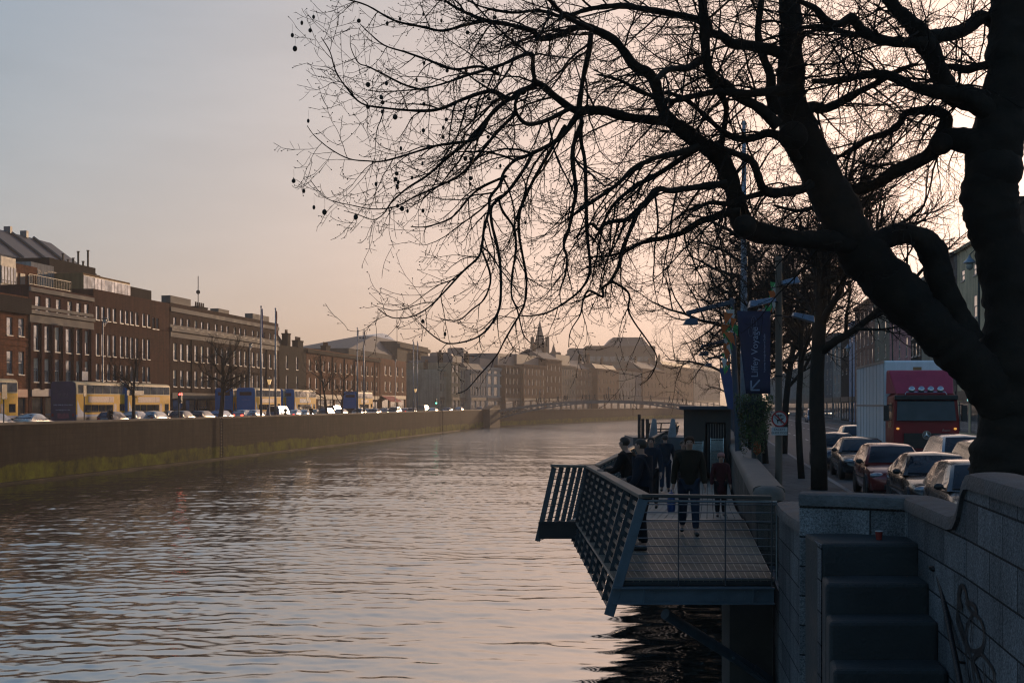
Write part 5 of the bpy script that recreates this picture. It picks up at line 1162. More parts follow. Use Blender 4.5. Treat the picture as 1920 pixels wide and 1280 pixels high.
def car(label, style, pm, lit=False, group=None, bmw=False, tail=False):
    L, W, H, cab, belt, tailz = STY[style]
    t = thing('parked_car' if False else 'car', label, 'car', (0, 0, 0), 0, group); h = W / 2
    if style == 'van': prof = [(-.5, .9, .4, .9), (-.495, .97, .3, 1.1), (-.4, 1, .25, belt), (0, 1, .22, belt), (.25, 1, .22, belt), (.38, .98, .22, 1.02), (.46, .93, .25, .85), (.495, .8, .32, .7), (.5, .7, .4, .62)]
    else:
        rz = tailz if style != 'saloon' else 1.0
        prof = [(-.5, .76, .42, rz * .8), (-.49, .88, .3, rz * .92), (-.46, .95, .24, rz * .985), (-.38, .985, .2, rz), (-.22, 1, .19, belt + .02), (0, 1, .18, belt), (cab[0] - .02, 1, .18, belt - .01), (cab[0] + .08, .985, .18, belt - .06), (.40, .95, .2, belt - .13), (.455, .89, .22, belt - .2), (.485, .8, .27, belt - .28), (.5, .66, .34, belt - .36)]
    g = MB(); rows = []
    for fx, fw, zb, zt in prof:
        hw = h * fw; d = zt - zb
        half = [(0, zb), (hw * .8, zb), (hw * .96, zb + .1 * d), (hw, zb + .42 * d), (hw * .985, zt - .2 * d), (hw * .94, zt - .06 * d), (hw * .8, zt), (hw * .4, zt + .025), (0, zt + .03)]
        ring = half + [(-y, z) for y, z in half[-2:0:-1]]
        rows.append([(fx * L, y, z) for y, z in ring])
    m = len(rows[0]); n = len(rows)
    g.add([v for r in rows for v in r], [(i * m + j, (i + 1) * m + j, (i + 1) * m + (j + 1) % m, i * m + (j + 1) % m) for i in range(n - 1) for j in range(m)] + [tuple(range(m)), tuple(range((n - 1) * m, n * m))[::-1]])
    # cabin
    hb, ht = h * .95, h * .70; xs = [c * L for c in cab]
    hwz = lambda z: hb + (ht - hb) * max(0, (z - belt)) / (H - belt)
    st = [(xs[0], belt - .01), (xs[0] * .65 + xs[1] * .35, belt + (H - belt) * .36), (xs[1], H - .05), (xs[1] * .6 + xs[2] * .4, H), (xs[1] * .25 + xs[2] * .75, H - .01), (xs[2], H - .06), (xs[2] * .4 + xs[3] * .6, belt + (H - belt) * .45 + .02), (xs[3], (belt if style != 'saloon' else .99))]
    rows = []
    for x, z in st:
        w_ = hwz(z); c = .035 * min(1, (z - belt) / .2 + .01)
        rows.append([(x, hb, belt - .03), (x, w_ + .012, z - .045 if z > belt + .1 else z - .005), (x, w_ * .9, z), (x, 0, z + c), (x, -w_ * .9, z), (x, -w_ - .012, z - .045 if z > belt + .1 else z - .005), (x, -hb, belt - .03)])
    k = 7; g.add([v for r in rows for v in r], [((i + 1) * k + j, i * k + j, i * k + j + 1, (i + 1) * k + j + 1) for i in range(len(st) - 1) for j in range(6)])
    g.build('body', pm, t, smooth=38)
    sx = lambda z: xs[0] + (xs[1] - xs[0]) * (z - belt) / (H - .05 - belt); rx = lambda z: xs[3] + (xs[2] - xs[3]) * (z - belt) / (H - .06 - belt)
    def pane(name, pts): g = MB(); g.add(pts, [tuple(range(len(pts)))]); g.build(name, m_cglass, t)
    z0, z1 = belt + .03, H - .075
    zs = [z0 + (z1 - z0) * q / 4 for q in range(5)]
    g = MB(); vs = []                                        # curved windscreen
    for z in zs:
        # follow the bent slope of the shell and stand just proud of it
        f = (z - belt) / (H - .05 - belt); a, b_ = st[0], st[1]
        for (xa, za), (xb, zb) in zip(st[:2], st[1:3]):
            if za - 1e-6 <= z <= zb + 1e-6: xw = xa + (xb - xa) * (z - za) / (zb - za)
        for q in range(7):
            y = (q / 3 - 1) * hwz(z) * .9; c = .035 * min(1, (z - belt) / .2 + .01) * (1 - abs(q / 3 - 1))
            vs.append((xw + .022 + c * .4, y, z + .012 + c * .6))
    g.add(vs, [(i * 7 + j, i * 7 + j + 1, i * 7 + 8 + j, i * 7 + 7 + j) for i in range(4) for j in range(6)]); g.build('windscreen', m_cglass, t, smooth=True)
    zr0 = (belt if style != 'saloon' else .99) + .05
    def rxx(z):
        for (xa, za), (xb, zb) in zip(st[5:7], st[6:8]):
            if zb - 1e-6 <= z <= za + 1e-6: return xa + (xb - xa) * (z - za) / (zb - za)
        return xs[3]
    pane('rear_window', [(rxx(zr0) - .02, -hwz(zr0) * .82, zr0 + .01), (rxx(z1 - .02) - .02, -hwz(z1) * .82, z1), (rxx(z1 - .02) - .02, hwz(z1) * .82, z1), (rxx(zr0) - .02, hwz(zr0) * .82, zr0 + .01)])
    mid = (xs[1] * .52 + xs[2] * .48)
    for s in (1, -1):
        S = lambda x, z: (x, s * (hb + (hwz(z) + .012 - hb) * min(1, (z - belt + .03) / .0001) if False else s * 0 + s * (hwz(z) + .02)), z)
        zt = H - .11
        segs = [[(sx(z0) - .16, z0), (mid + .04, z0), (mid + .04, zt), (sx(zt) - .07, zt)]]
        if style != 'van': segs.append([(mid - .04, z0), (rx(z0) + .2, z0), (rx(zt) + .08, zt), (mid - .04, zt)])
        for q in segs:
            pts = [S(x, z) for x, z in q]; pane('side_window', pts if s > 0 else pts[::-1])
        # mirror, lamps
        g = MB(); g.ball((sx(belt) - .18, s * (h + .09), belt + .07), (.07, .1, .07), 8, 6); g.beam((sx(belt) - .18, s * (h - .04), belt + .03), (sx(belt) - .18, s * (h + .06), belt + .06), .05, .04); g.build('mirror', m_trim, t, smooth=True)
        g = MB(); zl = belt - .27 if style != 'van' else .8
        g.ball((L * .455, s * h * .70, zl), (.14, .2, .085), 12, 8); g.build('headlight', m_lit if lit else m_lamp, t, smooth=True)
        g = MB(); g.box(-L * .5 - .005, s * h * .62 - .14, .66, -L * .47, s * h * .62 + .15, .66 + (.28 if style != 'saloon' else .16)); g.build('tail_light', m_litr if tail else m_tail, t, bevel=.03)
        g = MB(); zz = .46
        for x in (-L * .3, L * .305): g.lathe([(.38, -.03), (.375, .012), (.30, .012)], 20, (x, s * (h - .012), .33), Matrix.Rotation(-s * math.pi / 2, 4, 'X'))
        g.build('wheel_arch', m_trim, t)
        g = MB(); g.beam((-L * .33, s * (h + .006), .56), (L * .3, s * (h + .006), .56), .012, .05); g.build('rubbing_strip', m_trim, t)
        for x in (-L * .3, L * .305): wheel(t, x, s * (h - .085))
    g = MB(); g.box(L * .47, -h * .5, .30, L * .5 + .012, h * .5, .44); g.build('front_intake', m_trim, t, bevel=.02)
    g = MB()
    for s in ((1, -1) if bmw else (0,)):
        if bmw: g.box(L * .46, s * .14 - .11, belt - .33, L * .492, s * .14 + .11, belt - .2)
        else: g.box(L * .465, -h * .34, belt - .33, L * .496, h * .34, belt - .25)
    g.build('grille', m_trim, t, bevel=.015)
    for x, q in ((L * .5 + .014, 1), (-L * .5 - .02, -1)):
        g = MB(); z = .45 if q > 0 else .56; g.box(x - .005, -.26, z, x + .008, .26, z + .11); g.build('number_plate', m_plate, t)
    return t
P_ = dict(black=paint('black', (.012, .012, .015)), silver=paint('silver', (.36, .37, .38), .7), white=paint('white', (.42, .42, .43), 0), navy=paint('navy', (.02, .03, .06)), red=paint('wine_red', (.2, .025, .022)),
          grey=paint('grey', (.1, .105, .11), .6), blue=paint('pale_blue', (.14, .22, .34), .5), green=paint('dark_green', (.02, .05, .035)), gold=paint('champagne', (.32, .28, .2), .6))
GC = 'cars queueing on the right bank road'
def put(t, bank, u, Y, rev, z, dt=0):
    x = (u - 960) * Y / F; a = math.atan2(bank.q.y, bank.q.x) + (math.pi if rev else 0)
    t.location = (x, Y, z); t.rotation_euler = (0, 0, a); return t
put(car('black executive saloon with round headlights, second from the front of the queue', 'saloon', P_['black'], group=GC, bmw=True), RB, 1752, 30.4, True, RROAD)
put(car('wine red hatchback waiting behind the black saloon', 'hatch', P_['red'], group=GC), RB, 1668, 35.6, True, RROAD)
put(car('black saloon with glossy bonnet behind the red hatchback', 'saloon', paint('ink_black', (.016, .018, .022)), group=GC), RB, 1614, 44.6, True, RROAD)
put(car('dark navy saloon half hidden by the stout tree trunk', 'saloon', P_['navy'], group=GC), RB, 1566, 51.5, True, RROAD)
put(car('dark hatchback cut by the big plane trunk at the front of the queue', 'hatch', P_['grey'], group=GC), RB, 1838, 24.8, True, RROAD)
put(car('silver people carrier in front of the red lorry', 'mpv', P_['silver'], group=GC), RB, 1802, 39.0, True, RROAD)
put(car('dark green car between the silver people carrier and the trunk', 'mpv', P_['green'], group=GC), RB, 1866, 33.0, True, RROAD)
put(car('small pale car peeping out behind the lorry box', 'hatch', P_['gold'], group=GC), RB, 1603, 66, True, RROAD)
put(car('distant blue van driving up the far lane of the right bank', 'van', P_['blue'], group=GC), RB, 1524, 178, True, RROAD)
put(car('far pale car approaching in the hazy distance beside the sign pole', 'saloon', P_['silver'], group=GC, lit=True), RB, 1471, 260, True, RROAD)

# ---------------------------------------------------------------- the lorry
m_cabred = plain('lorry_red_paint', (.24, .010, .014), .4, var=.1, spec=.25); m_defl = plain('deflector_red_paint', (.42, .045, .09), .45, var=.1, spec=.25)
m_box = plain('lorry_box_panel', (.75, .78, .82), .5, var=.12, vscale=.8, stretch=(3, 3, .3))
lo = thing('lorry', 'red cabbed lorry with white box body and roof spotlights', 'lorry'); put(lo, RB, 1737, 46.2, True, RROAD)
X0 = 0.0                                                     # cab front at x = 0, forward is +x
g = MB(); hw = 1.22
sec = lambda x, i=0, zt=3.05: [(x, -hw + i, .55), (x, -hw, .7), (x, -hw, 2.0), (x, -hw + .07, zt - .12), (x, -hw + .2, zt), (x, hw - .2, zt), (x, hw - .07, zt - .12), (x, hw, 2.0), (x, hw, .7), (x, hw - i, .55)]
rows = [sec(-1.95), sec(-.25), [(x + (.17 if z < 1.95 else (.17 - .22 * (z - 1.95) / 1.1)), y * (.975), z) for x, y, z in sec(-.17)], ]
n = 10; g.add([v for r in rows for v in r], [(i * n + j, (i + 1) * n + j, (i + 1) * n + (j + 1) % n, i * n + (j + 1) % n) for i in range(2) for j in range(n)] + [tuple(range(n)), tuple(range(2 * n, 3 * n))[::-1]])
cabo = g.build('cab', m_cabred, lo, smooth=30)
def xf(z): return .0 if z < 1.95 else -.22 * (z - 1.95) / 1.1
g = MB(); g.add([(xf(2.02) + .012, -1.08, 2.02), (xf(2.02) + .012, 1.08, 2.02), (xf(2.78) + .012, 1.03, 2.78), (xf(2.78) + .012, -1.03, 2.78)], [(0, 1, 2, 3)]); g.build('windscreen', m_cglass, cabo)
g = MB(); g.box(-.32, -1.14, 2.8, .02, 1.14, 2.98); g.build('sun_visor', m_trim, cabo, bevel=.03)
g = MB()
for k in range(6): g.box(.0, -.78, 1.02 + k * .085, .03, .78, 1.075 + k * .085)
g.box(-.01, -.82, .98, .012, .82, 1.55); g.build('grille', m_trim, cabo)
g = MB(); Mx = Matrix.Rotation(math.pi / 2, 4, 'Y')
g.lathe([(.165, .03), (.165, .05), (.135, .05), (.135, .03)], 20, (0.01, 0, 1.48), Mx)
for k in range(3):
    a = math.pi / 2 + k * 2.0944; c, s = math.cos(a), math.sin(a)
    g.add([(.05, .14 * c, 1.48 + .14 * s), (.05, .035 * math.cos(a + 1.05), 1.48 + .035 * math.sin(a + 1.05)), (.065, 0, 1.48), (.05, .035 * math.cos(a - 1.05), 1.48 + .035 * math.sin(a - 1.05))], [(0, 1, 2), (0, 2, 3)])
g.build('star_emblem', m_chrome, cabo)
M = Matrix.Translation((.012, .72, 1.66)) @ Matrix.Rotation(math.pi / 2, 4, 'Z') @ Matrix.Rotation(math.pi / 2, 4, 'X')
lettering('Axor', .15, M, m_chrome, cabo, name='badge_lettering')
g = MB(); g.box(-.3, -1.2, .32, .06, 1.2, .92); g.build('bumper', plain('dull_red_bumper', (.16, .014, .016), .45), lo, bevel=.05)
for s in (1, -1):
    g = MB(); g.box(.04, s * .86 - .2, .56, .085, s * .86 + .2, .76); g.build('headlight', m_lamp, lo, bevel=.02)
    g = MB(); g.box(-.34, s * 1.42 - .1, 2.0, -.2, s * 1.42 + .1, 2.6); g.beam((-.3, s * 1.2, 2.6), (-.28, s * 1.4, 2.62), .03, .03); g.beam((-.3, s * 1.2, 2.05), (-.28, s * 1.4, 2.05), .03, .03); g.build('mirror', m_trim, lo, bevel=.02)
    g = MB(); g.quad((-1.2, s * 1.226, 1.75), (-.35, s * 1.226, 1.75), (-.42, s * 1.2, 2.7), (-1.2, s * 1.2, 2.7)); g.build('side_window', m_cglass, cabo)
    g = MB(); g.ball((.02, s * 1.04, 1.72), (.03, .06, .045), 8, 6); g.build('indicator', plain('amber_lamp', (.5, .2, .02), .3, emit=((1, .45, .1), .25)), lo)
    for x in (-1.0, -5.4, -8.2): wheel(lo, x, s * 1.06, .5, .3)
g = MB(); g.add([(-.35, -1.05, 3.05), (-.35, 1.05, 3.05), (-1.25, 1.2, 3.95), (-1.25, -1.2, 3.95), (-1.9, -1.22, 3.05), (-1.9, 1.22, 3.05), (-1.75, 1.22, 3.97), (-1.75, -1.22, 3.97)], [(0, 1, 2, 3), (3, 2, 6, 7), (0, 3, 7, 4), (1, 5, 6, 2), (4, 7, 6, 5)]); g.build('wind_deflector', m_defl, lo, bevel=.06)
for y in (-.52, -.17, .17, .52):
    g = MB(); g.lathe([(.03, -.08), (.1, -.03), (.125, .04), (.12, .06), (.0, .07)], 12, (-.1, y, 3.2), Mx); g.build('roof_spotlight', m_chrome, lo, smooth=True)
g = MB(); g.tube([(-.14, -.75, 3.0), (-.14, -.7, 3.1), (-.14, .7, 3.1), (-.14, .75, 3.0)], .025, 6); g.build('lamp_bar', m_chrome, lo)
g = MB(); g.box(-11.2, -1.26, .95, -2.05, 1.26, 4.36); bx = g.build('box_body', m_box, lo, bevel=.07)
g = MB()
for y in (-1.265, 1.265):
    for x in [-10.6 + k * 1.06 for k in range(9)]: g.box(x, y - .006, 1.0, x + .02, y + .006, 4.3)
    g.box(-11.2, y - .012, 2.55, -2.05, y + .012, 2.62); g.box(-11.2, y - .012, 4.26, -2.05, y + .012, 4.36); g.box(-11.2, y - .012, .95, -2.05, y + .012, 1.05)
g.build('panel_joints', plain('box_trim', (.3, .31, .33), .4, metal=.5), bx)
g = MB(); g.box(-2.06, -.16, 3.98, -2.035, .16, 4.1); g.build('marker_lamp', plain('amber_marker', (.3, .15, .06), .4), bx)
g = MB(); g.box(-11, -.5, .55, -1.8, .5, .94); g.build('chassis', m_trim, lo)
g = MB(); g.box(-4.6, -1.2, .45, -2.3, -.7, .9); g.box(-4.6, .7, .45, -2.3, 1.2, .9); g.build('side_guard', m_trim, lo)

# ---------------------------------------------------------------- double-deck buses on the left bank
m_by = plain('bus_yellow', (.85, .42, .01), .55, var=.12, spec=.12); m_bc = plain('bus_cream', (.6, .46, .26), .55, var=.12, spec=.12)
m_bb = plain('bus_blue', (.01, .17, .44), .55, var=.12, spec=.12); m_bl = plain('bus_pale_blue', (.1, .22, .42), .4, var=.1); m_bg = plain('bus_grey_skirt', (.09, .1, .12), .5, var=.15)
m_bp = plain('bus_purple_advert', (.05, .014, .05), .4, var=.5, vscale=1.2); m_ad1 = plain('advert_pink', (.42, .26, .22), .5, var=.5, vscale=2.5); m_ad2 = plain('advert_mauve', (.25, .13, .16), .5, var=.6, vscale=3)
m_disp = plain('display_box', (.01, .011, .012), .4); m_hl = plain('advert_text', (.3, .27, .36), .5, var=.5, vscale=12)
def bus(label, rear='blue', ad=m_ad1, lit=False):
    t = thing('double_decker_bus', label, 'bus', (0, 0, 0), 0, 'double-deck buses parked along the left quay'); L, W, H = 10.4, 2.5, 4.3; h = W / 2
    prof = [(h - .05, .32), (h, .45), (h, 1.0), (h, 1.22), (h, 3.1), (h, 3.6), (h - .03, 4.05), (h - .12, 4.22), (h - .35, H)]
    ring = [(y, z) for y, z in prof] + [(-y, z) for y, z in prof[::-1]]; n = len(ring); g = MB()
    xs = [(0, .96, -.0), (.06, .985, 0), (.25, 1, 0), (L - .35, 1, 0), (L - .08, .98, 0), (L, .93, 0)]
    g.v = [(x, y * k, z if z < 4.1 else z - (1 - k) * .8) for x, k, _ in xs for y, z in ring]
    side = [0, 0, 1, 2, 3, 3, 3, 3] ; cols = side + [3] + side[::-1] + [0]
    for i in range(len(xs) - 1):
        for j in range(n):
            g.f.append((i * n + j, i * n + (j + 1) % n, (i + 1) * n + (j + 1) % n, (i + 1) * n + j)); g.m.append(cols[j] if i > 0 else (4 if cols[j] != 0 else 0))
    g.f += [tuple(range(n - 1, -1, -1)), tuple(range((len(xs) - 1) * n, len(xs) * n))]; g.m += [4, 4]
    rm = m_bp if rear == 'purple' else m_bb
    g.build('body', [m_bg, m_bl, m_by, m_bc, rm], t, smooth=35)
    def rect(name, x0, x1, z0, z1, m, y=-h - .008, par=t):
        g = MB()
        for s in (-1, 1): g.quad((x0, s * -y, z0), (x1, s * -y, z0), (x1, s * -y, z1), (x0, s * -y, z1)) if s < 0 else None
        g.quad((x0, y, z0), (x1, y, z0), (x1, y, z1), (x0, y, z1)) if False else None
        g.box(x0, y - .004, z0, x1, y + .004, z1); return g.build(name, m, par)
    for k in range(6): rect('upper_window', .5 + k * 1.62, .5 + k * 1.62 + 1.52, 3.2, 3.98, m_bglass)
    for k in range(4): rect('lower_window', 1.5 + k * 1.5, 1.5 + k * 1.5 + 1.42, 1.42, 2.12, m_cglass)
    rect('cab_window', 8.9, 9.9, 1.5, 2.2, m_cglass)
    a = rect('advert_panel', 2.4, 7.6, 2.36, 2.92, ad); rect('advert_figure', 6.6, 7.4, 2.4, 2.88, m_ad2, -h - .016, a)
    rect('advert_drop', 7.6, 8.2, 1.3, 2.2, ad); g = MB(); g.add([(.3, -h - .01, .98), (2.4, -h - .01, .98), (.9, -h - .01, 1.7), (.3, -h - .01, 2.6)], [(0, 1, 2, 3)]); g.build('blue_swoosh', m_bl, t)
    if rear == 'purple':
        for z, y0, y1 in ((2.05, -.95, .95), (1.58, -.72, .72)):
            g = MB(); n_ = 14
            for k in range(n_):
                ya = y0 + (y1 - y0) * k / n_; g.box(-.012, ya + .02, z + random.uniform(-.02, .02), -.004, ya + (y1 - y0) / n_ * random.uniform(.5, .9), z + .12)
            g.build('advert_text_line', m_hl, t)
        g = MB(); g.box(-.012, -.6, .85, -.004, .6, 1.35); g.build('advert_picture', plain('advert_red', (.2, .03, .06), .5, var=.7, vscale=4), t)
        g = MB(); g.box(-.012, -.5, 2.75, -.004, .5, 3.2); g.build('advert_portrait', plain('advert_dim', (.07, .03, .06), .5, var=.8, vscale=5), t)
    else:
        g = MB(); g.box(-.014, -.8, 3.3, -.004, .8, 3.75); g.build('route_display', m_disp, t)
        g = MB()
        for k in range(9): g.box(-.012, -.55 + k * .12, 2.7, -.004, -.47 + k * .12, 2.78)
        g.build('rear_lettering', m_bl, t); g = MB(); g.box(-.014, -1.0, .75, -.004, 1.0, 1.45); g.build('engine_cover', m_disp, t)
    for s in (1, -1):
        g = MB(); g.box(-.03, s * 1.02 - .09, 1.05, -.002, s * 1.02 + .09, 1.3); g.build('tail_light', m_litr if lit else m_tail, t)
        for x in (2.3, 8.0): wheel(t, x, s * (h - .14), .48, .28)
    return t
m_bglass = glassmat('bus_glass', (.25, .25, .25), .05, 1.0, .7)
def putbus(t, u, tt, ds=0): t.location = LB.pt(LB.s(u, tt) + ds, tt - 1.25, LROAD); t.rotation_euler = (0, 0, LB.rz)
putbus(bus('yellow double decker bus leaving the left edge of the picture'), 35, -55.8, -10.4)
putbus(bus('yellow and cream double decker with a purple advert across its rear', 'purple'), 142, -55.5)
putbus(bus('double decker with mauve side advert parked before the purple backed bus', 'blue', m_ad2), 239, -55.2)
putbus(bus('blue backed double decker half hidden behind the dark pavement tree', 'blue', m_ad2), 437, -58.4)
putbus(bus('blue backed double decker with lit tail lamps beside the tall flagpoles', 'blue', m_ad1, True), 478, -54.6)
putbus(bus('double decker with cream upper deck between flagpoles and lamp post', 'blue', m_ad1), 531, -55.6)
putbus(bus('narrowly seen double decker with pale side in front of the gabled house', 'blue', m_bl), 552, -54.4)
putbus(bus('far double decker glowing in the sun below the victorian terrace', 'blue', m_ad1), 670, -54.5)
# ---------------------------------------------------------------- cars along the left quay wall
GLC = 'cars moving along the left quay behind the river wall'
protos = {}
def lcar(label, u, tt, style, col, lit=False, tail=False, rev=False):
    k = (style, col, lit, tail)
    loc = LB.at(u, tt, LROAD); a = LB.rz + (math.pi if rev else 0)
    if k not in protos: protos[k] = t = car(label, style, P_[col], lit, GLC, tail=tail); t.location = loc; t.rotation_euler = (0, 0, a)
    else: copytree(protos[k], loc, a, label, GLC)
lcar('white car cut off by the left picture edge', -8, -52.5, 'hatch', 'white')
lcar('silver blue saloon nearest on the left quay road', 63, -53, 'saloon', 'silver')
lcar('dark navy car in the shade beside the purple backed bus', 214, -52.8, 'hatch', 'navy')
lcar('white hatchback behind the round road sign pole', 256, -53.2, 'hatch', 'white')
lcar('silver estate car below the mauve advert bus', 293, -52.6, 'estate', 'silver')
lcar('grey car just ahead of the silver estate, close to the shutters', 316, -55.4, 'hatch', 'grey')
lcar('black hatchback with shining windscreen by the traffic light', 343, -52.6, 'hatch', 'black')
lcar('black estate following the shining hatchback', 381, -52.4, 'estate', 'black')
lcar('pale blue estate beside the dark pavement tree', 416, -52.6, 'estate', 'blue')
lcar('white hatchback with red tail lamps left of the flagpoles', 457, -52.5, 'hatch', 'white', tail=True)
lcar('silver hatchback close behind the flagpole bases', 478, -51.8, 'hatch', 'silver')
lcar('pale blue van between the two tall flagpoles', 523, -52.6, 'van', 'blue')
lcar('white saloon with lit tail lamps past the blue van', 553, -52.8, 'saloon', 'white', tail=True)
lcar('silver saloon passing two dark pedestrians', 572, -52.3, 'saloon', 'silver')
lcar('champagne saloon below the gabled house', 590, -53.2, 'saloon', 'gold')
lcar('grey people carrier ahead of the gabled house', 612, -52.2, 'mpv', 'grey')
lcar('champagne van parked before the victorian terrace', 626, -55.4, 'van', 'gold')
lcar('black saloon with glinting roof below the victorian terrace', 640, -52.3, 'saloon', 'black')
lcar('silver car with added headlamp glow for sun glints facing the flagpole pair', 672, -50.8, 'hatch', 'silver', lit=True, rev=True)
lcar('grey saloon passing the far glowing bus', 690, -52.4, 'saloon', 'grey')
lcar('white car with added headlamp glow for sun glints near the red awning', 700, -50.9, 'saloon', 'white', lit=True, rev=True)
lcar('navy saloon below the small brick house', 722, -52.4, 'saloon', 'navy')
lcar('grey people carrier with added headlamp glow for sun glints below the red awning', 739, -50.8, 'mpv', 'grey', lit=True, rev=True)
lcar('wine red saloon with tail lamps below the market hall', 760, -52.4, 'saloon', 'red', tail=True)
lcar('black car with added headlamp glow for sun glints below the market hall', 772, -50.8, 'hatch', 'black', lit=True, rev=True)
lcar('champagne van beside the twin slim flagpoles', 794, -53.4, 'van', 'gold')
lcar('silver saloon under the arched pale house', 812, -52, 'saloon', 'silver')
lcar('pale blue saloon with added headlamp glow for sun glints nearing the footbridge', 838, -50.8, 'saloon', 'blue', lit=True, rev=True)
lcar('last white car before the footbridge steps', 862, -52, 'hatch', 'white')
lcar('lone car with blazing headlamps beside the footbridge abutment', 899, -50.6, 'saloon', 'silver', lit=True, rev=True)
# ================================================================ people
m_skin = plain('skin', (.36, .2, .145), .55, var=.08); m_hair = plain('brown_hair', (.03, .02, .014), .6, var=.4, vscale=40, bmp=.6, bscale=90)
m_eye = plain('eye', (.01, .01, .012), .25); m_shoe = plain('black_leather_shoe', (.01, .01, .011), .4)
def cloth(n, c): return plain(n, c, .9, var=.25, vscale=7, bmp=.5, bscale=30, spec=.2)
def fig(stride=0.0, arms=((0, 0), (0, 0)), lean=0.0, headturn=0.0, k=1.0, broad=1.0, elbow=(.0, .0), stoop=0.0):
    """joint positions of a standing or walking figure 1.75 m tall that faces +y; arms = (swing, spread) left and right"""
    V = {}; sc = lambda x, y, z: Vector((x, y, z))
    L_ = lambda z: lean * max(0, z - .9) + stoop * max(0, z - 1.1) ** 1.0
    V['pelvis'] = sc(0, L_(.95), .95); V['waist'] = sc(0, L_(1.1), 1.1); V['chest'] = sc(0, L_(1.3), 1.30); V['upper'] = sc(0, L_(1.42), 1.42)
    V['neck'] = sc(0, L_(1.5) + .01, 1.50); V['jaw'] = sc(0, L_(1.56) + .03, 1.565); V['face'] = sc(0, L_(1.63) + .035, 1.635); V['crown'] = sc(0, L_(1.7) + .02, 1.695)
    for s, n, (sw, sp), el in ((-1, 'l', arms[0], elbow[0]), (1, 'r', arms[1], elbow[1])):
        S = sc(s * .175 * broad, L_(1.41), 1.41); V['sh' + n] = S
        d = sc(s * math.sin(.16 + sp), math.sin(sw), -math.cos(sw)).normalized(); E = S + d * .29; V['el' + n] = E
        d2 = sc(s * math.sin(.05 + sp * .6 - el * .25), math.sin(sw + .2 + el), -math.cos(sw + .2 + el)).normalized(); V['wr' + n] = E + d2 * .25; V['pa' + n] = V['wr' + n] + d2 * .07
        V['d' + n] = d2
        st = stride * s
        H_ = sc(s * .095, L_(.9), .90); V['hip' + n] = H_; K = sc(s * .10, st * .5 + .03, .50); V['kn' + n] = K
        A = sc(s * .105, st, .085 + (.04 if st < -.1 else 0)); V['an' + n] = A; V['to' + n] = A + sc(s * .02, .15, -.055 if st >= -.1 else -.06)
    return {a: (b * k if a[0] != 'd' else b) for a, b in V.items()}
def skel(V, chain, rad, k):
    names, edges, idx = [], [], {}
    for c in chain:
        for a, b in zip(c, c[1:]):
            for q in (a, b):
                if q not in idx: idx[q] = len(names); names.append(q)
            edges.append((idx[a], idx[b]))
    return [tuple(V[q]) for q in names], edges, [tuple(r * k for r in rad[q]) if hasattr(rad[q], '__len__') else rad[q] * k for q in names], idx
BODYC = [('pelvis', 'waist', 'chest', 'upper', 'neck', 'jaw', 'face', 'crown')] + [c for n in 'lr' for c in (('upper', 'sh' + n, 'el' + n, 'wr' + n, 'pa' + n), ('pelvis', 'hip' + n, 'kn' + n, 'an' + n, 'to' + n))]
def rads(e=0.0):
    R = dict(pelvis=.125, waist=.115, chest=.13, upper=.10, neck=.052, jaw=.068, face=.084, crown=.066)
    for n in 'lr': R.update({'sh' + n: .07, 'el' + n: .045, 'wr' + n: .03, 'pa' + n: .032, 'hip' + n: .095, 'kn' + n: .06, 'an' + n: .042, 'to' + n: .036})
    return {a: b + e for a, b in R.items()}
